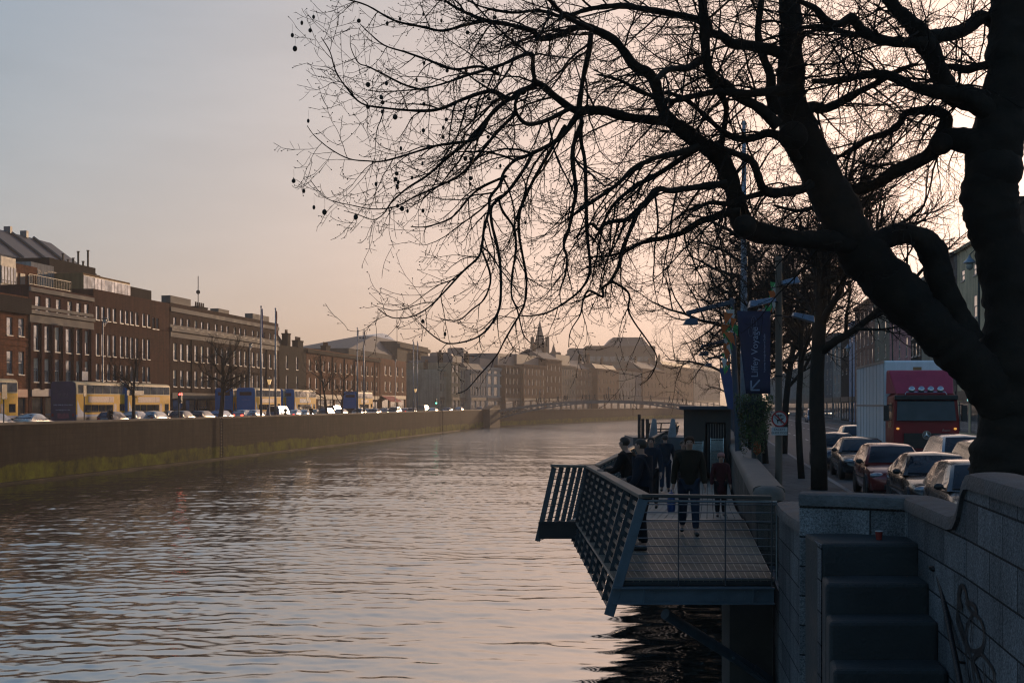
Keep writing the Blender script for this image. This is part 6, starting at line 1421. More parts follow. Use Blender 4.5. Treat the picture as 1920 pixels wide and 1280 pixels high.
def parts_of(V, k, fine, long_coat=False, skirt=False, broad=1.0):
    """(body, jacket, trousers, shoes) meshes"""
    V = dict(V); v, e, r, idx = skel(V, BODYC, rads(), k)
    if fine:                                                  # five fingers on each hand
        for n, s in (('l', -1), ('r', 1)):
            p, d = V['pa' + n], V['d' + n]; side = d.cross(Vector((1, 0, 0))).normalized()
            for q, (o, ln, cu) in enumerate(((-.03, .062, .25), (-.011, .072, .3), (.009, .068, .35), (.027, .054, .4))):
                b = len(v); inw = Vector((-s, 0, 0))
                v += [tuple(p + side * o * k + d * .02 * k), tuple(p + side * o * k + d * (.02 + ln * .55) * k + inw * .006), tuple(p + side * o * k + d * (.02 + ln * .9) * k + inw * (cu * .06))]
                e += [(idx['pa' + n], b), (b, b + 1), (b + 1, b + 2)]; r += [.009 * k, .008 * k, .0065 * k]
            b = len(v); v += [tuple(p - d * .03 * k + side * -.035 * k), tuple(p + d * .012 * k + side * -.052 * k)]; e += [(idx['pa' + n], b), (b, b + 1)]; r += [.011 * k, .008 * k]
        b = len(v); f = V['face']; v += [tuple(f + Vector((0, .088, -.008)) * k)]; e += [(idx['face'], b)]; r += [.011 * k]   # nose
    body = skinmesh(v, e, r, 2 if fine else 1, idx['pelvis'])
    R = rads(.026); R['waist'] = .15 * broad; R['chest'] = .165 * broad; R['upper'] = .145; R['pelvis'] = .15 * broad
    for n in 'lr': R['wr' + n] = .05; R['sh' + n] = .093; R['el' + n] = .066
    V['hem'] = V['pelvis'] + Vector((0, 0, -.1 if not long_coat else -.38)) * k; R['hem'] = .155 if not long_coat else .2
    V['collar'] = V['neck'] + Vector((0, -.012, .012)) * k; R['collar'] = .08
    v, e, r, i = skel(V, [('hem', 'pelvis', 'waist', 'chest', 'upper', 'collar')] + [('upper', 'sh' + n, 'el' + n, 'wr' + n) for n in 'lr'], R, k); jac = skinmesh(v, e, r, 2 if fine else 1, i['chest'])
    R = rads(.018)
    for n in 'lr': R['an' + n] = .065; R['kn' + n] = .082; R['hip' + n] = .115
    R['pelvis'] = .135; V2 = dict(V)
    for n in 'lr': V2['an' + n] = V['an' + n] + Vector((0, 0, .02 * k))
    v, e, r, i = skel(V2, [('pelvis', 'hip' + n, 'kn' + n, 'an' + n) for n in 'lr'], R, k); tro = skinmesh(v, e, r, 2 if fine else 1, i['pelvis'])
    sh = []
    for n in 'lr':
        a, t = V['an' + n], V['to' + n]; hl = a + Vector((0, -.05, -.045)) * k
        sh.append(skinmesh([tuple(hl), tuple(a.lerp(t, .5) + Vector((0, 0, -.012)) * k), tuple(t + Vector((0, .03, 0)) * k)], [(0, 1), (1, 2)], [.042 * k, .046 * k, .036 * k], 1 if not fine else 2, 0))
    return body, jac, tro, sh
def person(label, loc, face, V, k, jm, tm, hm=m_hair, hat=None, long_coat=False, broad=1.0, hair_long=False):
    t = thing('person', label, 'person', loc, face); V = {a: (b * k if a[0] != 'd' else b) for a, b in V.items()}
    body, jac, tro, sh = parts_of(V, k, True, long_coat, broad=broad)
    meshobj('body', body, m_skin, t); meshobj('jacket', jac, jm, t); meshobj('trousers', tro, tm, t)
    for m in sh: meshobj('shoe', m, m_shoe, t)
    f = V['face']; c = V['crown']
    g = MB(); g.ball(tuple(f + Vector((0, -.02, .032)) * k), (.093 * k, .1 * k, .088 * k), 14, 10)
    g.v = [q if not (q[1] > f.y + .035 * k and q[2] < f.z + .055 * k) else (q[0] * .8, f.y + .03 * k, max(q[2], f.z + .03 * k)) for q in g.v]
    if hair_long: g.ball(tuple(f + Vector((0, -.05, -.05)) * k), (.08 * k, .06 * k, .1 * k), 10, 8)
    g.build('hair', hm, t, smooth=True)
    for s in (1, -1):
        g = MB(); g.ball(tuple(f + Vector((s * .032, .078, .012)) * k), (.012 * k, .008 * k, .008 * k), 8, 6); g.build('eye', m_eye, t, smooth=True)
        g = MB(); g.ball(tuple(f + Vector((s * .088, -.005, -.005)) * k), (.012 * k, .022 * k, .032 * k), 8, 6); g.build('ear', m_skin, t, smooth=True)
    g = MB(); g.ball(tuple(f + Vector((0, .074, -.048)) * k), (.026 * k, .01 * k, .006 * k), 8, 5); g.build('mouth', plain('lips', (.2, .07, .06), .5), t, smooth=True)
    if hat:
        g = MB(); q = f + Vector((0, -.005, .05)) * k; g.lathe([(.104 * k, -.02 * k), (.108 * k, .015 * k), (.098 * k, .06 * k), (.06 * k, .1 * k), (.0, .11 * k)], 16, tuple(q)); g.build('woolly_hat', hat, t, smooth=True)
    return t
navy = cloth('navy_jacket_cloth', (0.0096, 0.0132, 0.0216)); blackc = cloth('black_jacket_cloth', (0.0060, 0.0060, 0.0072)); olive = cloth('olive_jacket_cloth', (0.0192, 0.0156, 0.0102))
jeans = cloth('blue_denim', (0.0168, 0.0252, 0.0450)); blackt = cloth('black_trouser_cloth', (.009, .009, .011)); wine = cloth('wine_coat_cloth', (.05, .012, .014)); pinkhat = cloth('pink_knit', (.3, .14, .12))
def on_deck(u, Y): return Vector(((u - 960) * Y / F, Y, zd(Y) + (.004 if Y < 24.3 else .006)))
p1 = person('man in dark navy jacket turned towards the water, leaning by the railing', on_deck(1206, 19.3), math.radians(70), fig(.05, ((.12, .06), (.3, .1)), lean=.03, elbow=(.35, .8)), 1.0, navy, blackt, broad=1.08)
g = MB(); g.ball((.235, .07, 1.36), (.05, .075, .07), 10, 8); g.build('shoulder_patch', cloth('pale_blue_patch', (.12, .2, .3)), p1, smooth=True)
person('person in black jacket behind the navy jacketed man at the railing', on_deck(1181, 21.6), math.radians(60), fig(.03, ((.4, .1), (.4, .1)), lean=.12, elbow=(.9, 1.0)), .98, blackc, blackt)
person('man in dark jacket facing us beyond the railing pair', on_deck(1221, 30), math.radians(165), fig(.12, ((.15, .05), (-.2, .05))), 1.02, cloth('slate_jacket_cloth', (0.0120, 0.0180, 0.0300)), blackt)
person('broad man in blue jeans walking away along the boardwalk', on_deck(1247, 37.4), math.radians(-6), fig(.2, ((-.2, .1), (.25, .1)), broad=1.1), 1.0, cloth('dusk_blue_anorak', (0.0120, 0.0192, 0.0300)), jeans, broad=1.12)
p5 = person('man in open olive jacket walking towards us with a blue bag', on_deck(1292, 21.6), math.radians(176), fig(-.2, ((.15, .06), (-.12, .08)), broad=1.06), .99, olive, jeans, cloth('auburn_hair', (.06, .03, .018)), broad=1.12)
g = MB()
pr = fig(-.2, ((.15, .06), (-.12, .08)), broad=1.06)['par'] * .99
g.tube([tuple(pr + Vector((.0, -.06, -.01))), tuple(pr + Vector((0, 0, .01))), tuple(pr + Vector((0, .06, -.01)))], .008, 6)
bagm = plain('blue_bag', (.02, .06, .2), .5, var=.3, vscale=6)
bag = thing('shopping_bag', 'blue shopping bag hanging from the walking man\'s hand', 'bag', p5.location + Matrix.Rotation(math.radians(176), 3, 'Z') @ (pr + Vector((.03, 0, -.42))), math.radians(176))
g = MB(); g.lathe([(.07, .0), (.1, .04), (.105, .2), (.085, .32), (.05, .36)], 14); b_ = g.build('sack', bagm, bag, smooth=True); b_.scale = (.7, 1.5, 1)
g = MB(); g.tube([(0, -.07, .33), (0, -.04, .41), (0, .04, .41), (0, .07, .33)], .007, 6); g.build('handle', bagm, bag)
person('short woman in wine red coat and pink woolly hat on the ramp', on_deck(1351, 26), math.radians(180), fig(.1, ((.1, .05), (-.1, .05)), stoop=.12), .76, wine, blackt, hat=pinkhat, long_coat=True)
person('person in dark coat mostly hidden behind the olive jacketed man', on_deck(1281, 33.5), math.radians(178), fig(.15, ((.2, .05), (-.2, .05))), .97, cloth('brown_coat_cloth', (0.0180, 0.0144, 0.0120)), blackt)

# ---- small figures: a few shapes in a few coat colours, one mesh each
def merged(V, k, jm, tm, hm, long_coat=False):
    body, jac, tro, sh = parts_of(V, k, False, long_coat); g = MB()
    for i, m in ((0, body), (1, jac), (2, tro), (3, sh[0]), (3, sh[1])):
        g.mat(i).add([tuple(v.co) for v in m.vertices], [tuple(p.vertices) for p in m.polygons]); bpy.data.meshes.remove(m)
    f = V['face']; g.mat(4).ball(tuple(f + Vector((0, -.02, .032)) * k), (.095 * k, .1 * k, .088 * k), 8, 6)
    o = g.build('person', [m_skin, jm, tm, m_shoe, hm], None, smooth=True); return o
POSES = [fig(.26, ((-.3, .03), (.3, .03))), fig(-.2, ((.25, .05), (-.25, .05))), fig(.04, ((.1, .05), (.05, .08))), fig(.05, ((.6, .05), (.1, .05)), elbow=(.9, .1))]
COATS = [('black', blackc), ('navy', navy), ('brown', cloth('brown_coat_cloth', (0.0180, 0.0144, 0.0120))), ('grey', cloth('grey_coat_cloth', (0.0360, 0.0372, 0.0408)))]
MESHES = {}
def small_person(label, loc, face, pose, coat, k=1.0, group=None):
    key = (pose, coat)
    if key not in MESHES:
        o = merged(POSES[pose], 1.0, COATS[coat][1], jeans if coat == 3 else blackt, m_hair); MESHES[key] = o.data
    else: o = bpy.data.objects.new('person', MESHES[key]); C.objects.link(o)
    o.location = loc; o.rotation_euler = (0, 0, face); o.scale = (k, k, k); tag(o, label, 'person', group); return o
ORD = ['first', 'second', 'third', 'fourth', 'fifth', 'sixth', 'seventh', 'eighth', 'ninth', 'tenth', 'eleventh', 'twelfth', 'thirteenth', 'fourteenth', 'fifteenth', 'sixteenth', 'seventeenth', 'eighteenth', 'nineteenth', 'twentieth',
       'twenty-first', 'twenty-second', 'twenty-third', 'twenty-fourth', 'twenty-fifth', 'twenty-sixth', 'twenty-seventh', 'twenty-eighth', 'twenty-ninth', 'thirtieth', 'thirty-first']
# ================================================================ the iron footbridge
m_iron_w = plain('pale_painted_iron', (.09, .097, .105), .5, var=.2, vscale=2); m_iron_d = plain('darker_painted_iron', (.06, .065, .072), .55)  # railings and lamp arches get a darker tone than the ribs
BA, BB = Vector((-4.4, 300, 0)), Vector((51.5, 297, 0)); bd = (BB - BA).normalized(); bn = Vector((bd.y, -bd.x, 0)); bl = (BB - BA).length
fb = thing('footbridge', 'arched iron footbridge with lattice ribs crossing the hazy river', 'bridge', BA, math.atan2(bd.y, bd.x))
zdk = lambda k: 3.9 + 2.6 * (1 - (2 * k - 1) ** 2); zrb = lambda k: 1.5 + 4.3 * (1 - (2 * k - 1) ** 2)
NS = 48
def strip_(g, f0, f1, y0, y1):
    for i in range(NS):
        a, b = i / NS, (i + 1) / NS
        vs = [(x * bl, y, z) for x, zf in ((a, None), (b, None)) for y, z in ((y0, f0(x)), (y1, f0(x)), (y1, f1(x)), (y0, f1(x)))]
        g.add(vs, [(0, 1, 2, 3), (7, 6, 5, 4), (0, 4, 5, 1), (1, 5, 6, 2), (2, 6, 7, 3), (3, 7, 4, 0)])
g = MB(); strip_(g, lambda k: zdk(k) - .22, zdk, -1.75, 1.75); g.build('deck', m_iron_w, fb)
for y in (-1.7, 0, 1.7):
    g = MB(); strip_(g, zrb, lambda k: zrb(k) + .28, y - .1, y + .1); strip_(g, lambda k: zdk(k) - .5, lambda k: zdk(k) - .222, y - .08, y + .08)
    for i in range(40):
        k0, k1 = i / 40, (i + 1) / 40
        if zdk(k0) - .5 - zrb(k0) > .35 or True:
            g.beam((k0 * bl, y, zrb(k0) + .2), (k1 * bl, y, zdk(k1) - .4), .1, .1); g.beam((k1 * bl, y, zrb(k1) + .2), (k0 * bl, y, zdk(k0) - .4), .1, .1)
    g.build('arch_rib', m_iron_w, fb)
for y in (-1.72, 1.72):
    g = MB()
    for i in range(150): x = i / 149; g.beam((x * bl, y, zdk(x)), (x * bl, y, zdk(x) + 1.15), .03, .03, up=(0, 1, 0))
    for h in (.12, 1.15): strip_(g, lambda k: zdk(k) + h - .03, lambda k: zdk(k) + h + .03, y - .035, y + .035)
    g.build('railing', m_iron_d, fb)
for k in (.2, .5, .8):
    g = MB(); z = zdk(k)
    g.tube([(k * bl, -1.72, z + 1.1), (k * bl, -1.6, z + 2.6), (k * bl, 0, z + 3.3), (k * bl, 1.6, z + 2.6), (k * bl, 1.72, z + 1.1)], .05, 6); g.lathe([(.05, -.7), (.2, -.25), (.24, -.2), (.05, .05)], 8, (k * bl, 0, z + 3.2)); g.build('lamp_arch', m_iron_d, fb)
ab = thing('bridge_abutment', 'dark stone abutment and steps at the left end of the footbridge', 'abutment', LB.pt(288, -46.4, 0), LB.rz)
g = MB(); g.box(-6, -1.6, -1.4, 10.2, .3, 4.35); g.build('masonry', m_dkst, ab)
g = MB(); g.prism([(-7, 4.35), (10.2, 4.35), (10.2, 5.4), (4, 5.3)], -1.55, .25, lambda x, z, y: (x, y, z)); g.build('stair_wall', m_dkst, ab)
g = MB(); g.box(-7.2, -1.75, 4.2, 10.2, -1.62, 4.5); g.build('coping', m_cope, ab)
us = [967, 971, 977, 1006, 1010, 1014, 1020, 1030, 1045, 1047.5, 1058, 1060.5, 1063.5, 1092, 1099, 1105, 1115, 1133, 1137, 1141.5, 1151, 1154.5, 1162, 1169, 1220, 1255, 1269, 1280, 1286.5]
rp_ = random.Random(3)
for i, u in enumerate(us):
    # where the column of sight crosses the deck line
    kx = (u - 960) / F; t = (BA.x - kx * BA.y) / (kx * (BB - BA).y - (BB - BA).x); k = t
    y = rp_.uniform(-1.1, .9); p = BA + (BB - BA) * k + Vector((-bd.y, bd.x, 0)) * y; c = rp_.randrange(4); po = rp_.choice((0, 1, 0, 1, 2))
    small_person('pedestrian in %s coat on the footbridge, %s of the row from the left bank' % (COATS[c][0], ORD[i]), (p.x, p.y, zdk(k)), math.atan2(bd.y, bd.x) + rp_.choice((1, -1)) * math.pi / 2, po, c, rp_.uniform(.93, 1.05), 'pedestrians crossing the footbridge')
# pedestrians by the left road and on the right pavement
for i, (u, tt, po, lb) in enumerate(((207, -48.0, 3, 'dark figure with raised arm by the river wall below the mauve advert bus'), (341, -60.2, 2, 'pedestrian near the closed shutters behind the black hatchback'), (377, -60, 0, 'left one of three pedestrians under the awning of the kiosk shop'), (381, -60.4, 2, 'middle one of three pedestrians under the awning of the kiosk shop'), (385.5, -60, 1, 'right one of three pedestrians under the awning of the kiosk shop'), (535, -48.2, 2, 'dark pedestrian by the wall right of the tall flagpoles'), (583, -48.3, 0, 'dark pedestrian by the wall below the gabled house'), (322, -60.2, 1, 'pedestrian passing the shop front right of the mauve advert bus'))):
    small_person(lb, LB.at(u, tt, LROAD + .12), LB.rz - math.pi / 2 + (.4 if i % 2 else 3.3), po, i % 3, 1.0, 'pedestrians along the left quay')
for i, (u, Y, po, lb) in enumerate(((1577, 128, 2, 'left one of the dark group waiting by the lorry'), (1582, 127, 0, 'second of the dark group waiting by the lorry'), (1587, 129, 3, 'third of the dark group waiting by the lorry'), (1592, 126, 2, 'fourth of the dark group waiting by the lorry'), (1597, 128, 1, 'right one of the dark group waiting by the lorry, nearest its box'), (1553, 140, 2, 'pedestrian by the kerb right of the stout tree trunk'), (1509, 205, 0, 'pedestrian on the far pavement right of the slim tree'), (1484, 230, 1, 'left one of two distant walkers beyond the sign pole'), (1490, 231, 0, 'right one of two distant walkers beyond the sign pole'))):
    x = (u - 960) * Y / F; tt = RB.n.dot(Vector((x, Y, 0)))
    if tt < 16.9: x += (17.4 - tt)
    small_person(lb, (x if tt >= 16.9 else x, Y, RROAD + .13 if tt > 16.5 or True else RROAD), RB.rz + (.3 if i % 2 else 2.9), po, (i * 2) % 4, 1.0, 'pedestrians on the right pavement')

# ================================================================ street furniture, left bank
m_pole = plain('grey_pole_paint', (.2, .22, .25), .4, metal=.3); m_dpole = plain('dark_green_iron', (.02, .028, .03), .5)
GF = 'flagpoles along the left quay'
def flagpole(label, u, vtop, tt, col, vf):
    b0 = LB.at(u, tt, LROAD + .12); t = thing('flagpole', label, 'flagpole', b0, LB.rz, GF); h = LB.z(u, vtop, tt) - b0.z
    g = MB(); g.tube([(0, 0, 0), (0, 0, h * .5), (0, 0, h)], [.15, .11, .06], 10); g.ball((0, 0, h + .08), .11, 8, 6); g.build('pole', m_pole, t, smooth=True)
    if col:
        hf = h - (LB.z(u, vf, tt) - b0.z); g = MB(); n = 9; vs = []
        for i in range(n):
            f = i / (n - 1); w_ = .28 + .5 * f * (1 - .4 * f)
            for j in range(6): q = j / 5; vs.append((.08 + w_ * q, .1 * math.sin(q * 7 + f * 3), h - .15 - hf * f - .5 * q * f))
        g.add(vs, [(i * 6 + j, i * 6 + j + 1, i * 6 + 7 + j, i * 6 + 6 + j) for i in range(n - 1) for j in range(5)]); o = g.build('flag', col, t, smooth=True); o.modifiers.new('thickness', 'SOLIDIFY').thickness = .02
fm = lambda n, c: plain(n, c, .8, var=.2)
flagpole('tall flagpole with furled blue flag, left of the tall pair', 489.5, 576, -47.6, fm('blue_flag', (.03, .06, .2)), 622)
flagpole('tall flagpole with furled red flag, right of the tall pair', 516.5, 580, -47.6, fm('red_flag', (.22, .03, .03)), 620)
flagpole('middle flagpole with pale triangular flag before the brick terrace', 670, 616, -47.6, fm('white_flag', (.4, .38, .36)), 634)
flagpole('middle flagpole with dark flag before the brick terrace', 682.5, 620, -47.6, fm('dark_flag', (.04, .04, .06)), 640)
flagpole('far flagpole with limp flag beside the pale houses, left one', 775, 641, -47.6, fm('white_flag', (.4, .38, .36)), 652)
flagpole('far flagpole with limp flag beside the pale houses, right one', 782.5, 641, -47.6, fm('blue_flag', (.03, .06, .2)), 652)
def ornate_lamp(label, u, vtop, tt, group='ornate swan neck lamp posts on the left quay'):
    b0 = LB.at(u, tt, LROAD + .12); t = thing('street_lamp', label, 'street lamp', b0, LB.rz, group); h = LB.z(u, vtop, tt) - b0.z
    g = MB(); g.lathe([(.2, 0), (.2, .9), (.1, 1.2), (.07, h * .9), (.05, h)], 10); g.build('column', m_pole, t, smooth=40)
    g = MB(); a = [(1.1 * math.sin(q), 0, h - .35 + 1.0 * (1 - math.cos(q)) * .5 - (0 if q < 2 else (q - 2) * .55)) for q in [.2 * k for k in range(15)]]
    g.tube([(0, 0, h - .5)] + a, .05, 6); g.tube([(.3 + .25 * math.cos(q), 0, h - .3 + .25 * math.sin(q)) for q in [.5 * k for k in range(13)]], .03, 5); g.build('swan_neck', m_pole, t)
    e = a[-1]; g = MB(); g.lathe([(.04, .2), (.3, .05), (.32, 0), (.2, -.02)], 12, e); l = g.build('lamp_shade', m_dpole, t, smooth=40)
    g = MB(); g.ball((e[0], e[1], e[2] - .15), (.2, .2, .28), 10, 8); g.build('globe', plain('lamp_globe', (.45, .42, .38), .3), l, smooth=True)
ornate_lamp('swan neck street lamp before the brown brick office', 193, 601, -60.5)
ornate_lamp('swan neck street lamp before the long terrace, left of the tall flagpoles', 468, 648, -60.5)
ornate_lamp('swan neck street lamp before the market hall', 741, 676, -60.5)
def lantern(label, u, vtop, tt):
    b0 = LB.at(u, tt, LROAD + .12); t = thing('lamp_post', label, 'lamp post', b0, LB.rz, 'lantern posts along the river wall'); h = LB.z(u, vtop, tt) - b0.z
    g = MB(); g.lathe([(.16, 0), (.16, .7), (.07, 1.0), (.05, h - .8)], 10); g.build('post', m_pole, t, smooth=40)
    g = MB(); g.lathe([(.1, h - .8), (.26, h - .25), (.26, h - .2)], 6); g.build('lantern_glass', plain('lantern_glass', (.5, .3, .12), .2, emit=((1, .6, .25), .25)), t)
    g = MB(); g.lathe([(.3, h - .2), (.12, h - .05), (.03, h)], 6); g.build('lantern_cap', m_dpole, t)
lantern('lantern post standing between the two tall flagpoles', 505, 708, -47.4)
lantern('lantern post by the wall near the twin far flagpoles', 779, 727, -47.4)
# signs, traffic lights
def signpost(label, u, v0, v1, tt, w, m, horiz=False, cat='road sign', bank=LB, zb=LROAD + .12):
    b0 = bank.at(u, tt, zb); t = thing('sign_post', label, cat, b0, bank.rz); h0, h1 = bank.z(u, v1, tt) - zb, bank.z(u, v0, tt) - zb
    g = MB(); g.tube([(0, 0, 0), (0, 0, h1)], .045, 8); g.build('post', m_dpole, t)
    g = MB(); g.box(-w / 2, -.06, h0, w / 2, -.03, h1); g.build('panel', m, t, bevel=.02); return t
signpost('dark tall bus stop panel beside the yellow bus at the left edge', 7, 720, 748, -47.5, .7, m_trim, cat='bus stop'); signpost('dark narrow bus stop panel in front of the yellow bus side', 158, 722, 743, -47.6, .5, m_trim, cat='bus stop')
signpost('dark blue direction board in front of the small quay tree', 253, 732, 741, -48.2, 3.4, plain('navy_board', (.015, .02, .045), .5), cat='direction sign')
signpost('white notice board with red heading on the office front', 158.5, 696, 713, -61.9, 1.3, plain('notice_board', (.22, .27, .38), .6, var=.4, vscale=6), cat='notice board')
signpost('dark square bus stop panel right of the tall flagpoles', 576, 737, 752, -47.5, 1.0, m_trim, cat='bus stop')
def traffic(label, u, v0, tt, lamp, bank=LB):
    b0 = bank.at(u, tt, LROAD + .12); t = thing('traffic_light', label, 'traffic light', b0, bank.rz); h = bank.z(u, v0, tt) - b0.z
    g = MB(); g.tube([(0, 0, 0), (0, 0, h)], .07, 8); g.build('pole', m_dpole, t); g = MB(); g.box(-.2, -.3, h - 1.0, .2, -.08, h + .05); hd = g.build('signal_head', m_trim, t, bevel=.03)
    cols = dict(red=((.5, .02, .02), (1, .05, .04)), green=((.05, .4, .3), (.1, 1, .6)))
    for k, n in ((0, 'red'), (2, 'green')):
        on = n == lamp; M = Matrix.Rotation(math.pi / 2, 4, 'X')
        g = MB(); g.lathe([(.1, 0), (.1, .03), (0, .035)], 12, (0, -.3, h - .15 - k * .32), M); g.build('lens', plain('%s_lens_%s' % (n, on), cols[n][0] if on else [c * .2 for c in cols[n][0]], .3, emit=(cols[n][1], 4.0) if on else None), hd)
        if on: g = MB(); g.lathe([(.1, 0), (.1, .03), (0, .035)], 12, (-.2, -.2, h - .15 - k * .32), Matrix.Rotation(-math.pi / 2, 4, 'Y')); g.build('side_lens', plain('%s_lens_%s' % (n, on), cols[n][0], .3), hd)
traffic('traffic light beside the closed shutters, left of the dark tree', 335, 736, -48, 'red'); traffic('traffic light with green lamp below the arched pale house', 816, 748, -49, 'green')
# ladders and chains on the river wall
for u, lb in ((413, 'rusty iron ladder on the far river wall below the blue backed buses'), (829, 'dark ladder on the far river wall near the footbridge')):
    b0 = LB.at(u, -46.2, 0); t = thing('ladder', lb, 'ladder', b0, LB.rz); g = MB()
    for x in (-.28, .28): g.tube([(x, -.1, .1), (x, -.1, 4.1), (x, .1, 4.35)], .04, 6)
    g.build('rails', m_iron, t); g = MB()
    for k in range(13): g.tube([(-.28, -.1, .35 + k * .3), (.28, -.1, .35 + k * .3)], .022, 5)
    g.build('rungs', m_iron, t)
GLT = 'small bare trees on the left quay pavement'
def ltree(label, u, h, r, seed, tt=-48, **kw):
    b0 = LB.at(u, tt, LROAD + .1); put_tree(label, b0, h, r, 1.1, seed, GLT, **kw)
ltree('small bare tree with thin trunk before the brown brick office', 250, 8.0, .13, 71, nlimb=7, dens=1.0, twig=.014)
ltree('dense dark bare tree before the long terrace', 413, 9.6, .25, 72, nlimb=9, dens=1.15, twig=.018)
ltree('slim bare tree before the victorian terrace', 612, 10, .14, 73, nlimb=7, dens=.9, twig=.018)
ltree('hazy bare tree between the two pairs of flagpoles', 640, 8, .13, 74, nlimb=6, dens=.9, twig=.02)

# ================================================================ right bank furniture
m_tim = plain('timber_pole', (.11, .08, .06), .7, var=.3, vscale=3, stretch=(1, 1, .1), bmp=.4); m_bluel = plain('blue_lamp_paint', (.022, .04, .07), .4, metal=.3)
sp = thing('lamp_column', 'tall brown pole with floodlights, blue banner and round prohibition sign', 'pole', (6.09, 28, RROAD + .13))
g = MB(); zt = P(1460, 481, 28).z - sp.location.z; g.tube([(0, 0, 0), (0, 0, zt)], [.085, .075], 14); g.build('pole', m_tim, sp, smooth=40)
def zr(v, Y=28): return CZ - (v - HV) * Y / F - sp.location.z
xr_ = lambda u, Y=28: (u - 960) * Y / F - sp.location.x
def flood(u0, v0, u1, v1, dy):
    a, b = Vector((xr_(u0), dy, zr(v0))), Vector((xr_(u1), dy, zr(v1)))
    g = MB(); d = (b - a); n = Vector((0, 1, 0)); up = d.normalized().cross(n)
    if up.z < 0: up = -up
    vs = [a - n * .14, a + n * .14, b + n * .17, b - n * .17, a - n * .1 + up * .1, a + n * .1 + up * .1, b + n * .1 + up * .15 - d * .1, b - n * .1 + up * .15 - d * .1]
    g.add(vs, [(3, 2, 1, 0), (4, 5, 6, 7), (0, 1, 5, 4), (1, 2, 6, 5), (2, 3, 7, 6), (3, 0, 4, 7)]); f = g.build('floodlight', plain('floodlight_housing', (.12, .16, .22), .35, metal=.3), sp, bevel=.015)
    g = MB(); q = Vector((0, dy * .3, a.z - .02)); g.tube([tuple(q), tuple(a)], .02, 6); g.build('bracket', m_iron, f)
flood(1464, 536, 1496, 532, -.12); flood(1452, 566, 1402, 578, -.1); flood(1490, 592, 1530, 604, .25)
for v in (592, 705): g = MB(); g.lathe([(.1, -.02), (.1, .02)], 12, (0, 0, zr(v))); g.tube([(0, -.02, zr(v) - .0), (xr_(1383) if v < 600 else xr_(1397), -.05, zr(v))], .014, 6) if v < 600 else None; g.build('collar', m_iron, sp)
m_ban = plain('navy_banner_cloth', (.012, .018, .055), .75, var=.15, vscale=3); m_bant = plain('pale_banner_print', (.2, .27, .4), .7)
bn_ = thing('banner', 'dark blue banner with pale vertical lettering and arrow hung on the pole', 'banner', (P(1414, 660, 27.9).x, 27.86, P(1414, 660, 27.9).z))
g = MB(); vs = []
for i in range(11):
    f = i / 10
    for j in range(7):
        q = j / 6; ul = 1381 + 17 * f; u = ul + (1444 - ul) * q; p = P(u, 583 + 155 * f, 27.9); vs.append((p.x - bn_.location.x, .012 * math.sin(q * 6 + f * 3), p.z - bn_.location.z))
g.add(vs, [(i * 7 + j, i * 7 + 7 + j, i * 7 + 8 + j, i * 7 + j + 1) for i in range(10) for j in range(6)]); o = g.build('cloth', m_ban, bn_, smooth=True); o.modifiers.new('thickness', 'SOLIDIFY').thickness = .006
def ban(text, size, u, v, name):
    p = P(u, v, 27.86); M = Matrix.Translation((p.x - bn_.location.x, -.03, p.z - bn_.location.z)) @ Matrix.Rotation(math.pi / 2, 4, 'X') @ Matrix.Rotation(math.pi / 2, 4, 'Z')
    lettering(text, size, M, m_bant, bn_, name=name)
ban('Liffey Voyage', .215, 1415, 660, 'title_lettering'); ban('A journey through the heart of Dublin', .056, 1433, 662, 'tagline_lettering')
bp = lambda u, v: Vector((P(u, v, 27.86).x - bn_.location.x, -.032, P(u, v, 27.86).z - bn_.location.z))
g = MB()
for a, b in (((1424, 712), (1408, 730)), ((1408, 713), (1408, 731)), ((1407, 731), (1424, 731))): g.beam(bp(*a), bp(*b), .004, .036, up=(1, 0, .7) if a != b else (0, 0, 1))
g.build('arrow', m_bant, bn_)
g = MB(); g.tube([bp(1413 + 5 * math.cos(q), 606 + 13 * math.sin(q)) for q in [k * .42 for k in range(16)]], .006, 4); g.tube([bp(1407 + 4 * math.cos(q), 622 + 9 * math.sin(q)) for q in [k * .42 for k in range(16)]], .006, 4); g.tube([bp(1412, 620 - k * 2) for k in range(12)], .005, 4); g.build('boat_emblem', plain('dim_banner_print', (.05, .08, .15), .7), bn_)
# prohibition sign and its plate
ps = thing('prohibition_sign', 'round red ringed sign forbidding bicycles and dogs with white plate below', 'road sign', (6.08, 27.88, P(1460, 785, 27.88).z))
Mf = Matrix.Rotation(math.pi / 2, 4, 'X'); m_red = plain('sign_red', (.3, .015, .015), .4, var=.1); m_wh = plain('sign_white', (.42, .42, .43), .45, var=.1); m_bk = plain('sign_black', (.01, .01, .012), .5)
R_ = .185
g = MB(); g.lathe([(R_ * .98, -.012), (R_ * .98, 0), (0, 0)], 32, (0, 0, 0), Mf); g.build('disc', m_wh, ps)
g = MB(); g.lathe([(R_ * .82, .001), (R_ * .82, .007), (R_, .007), (R_, -.012)], 32, (0, 0, 0), Mf, cap=False); g.beam((-R_ * .6, -.0105, R_ * .6), (R_ * .6, -.0105, -R_ * .6), .006, .03, up=(1, 0, 1)); g.build('ring', m_red, ps)
g = MB(); y = -.005
ring = lambda cx, cz, r: g.tube([(cx + r * math.cos(q), y, cz + r * math.sin(q)) for q in [k * .449 for k in range(15)]], .0045, 4)
ring(-.065, .045, .04); ring(.065, .045, .04)
for a, b in (((-.065, .045), (-.02, .045)), ((-.02, .045), (.04, .09)), ((.065, .045), (.035, .1)), ((-.02, .045), (-.035, .095)), ((-.035, .09), (.04, .09)), ((-.05, .1), (-.02, .1)), ((.02, .105), (.045, .1))): g.tube([(a[0], y, a[1]), (b[0], y, b[1])], .0055, 4)
g.build('bicycle_symbol', m_bk, ps)
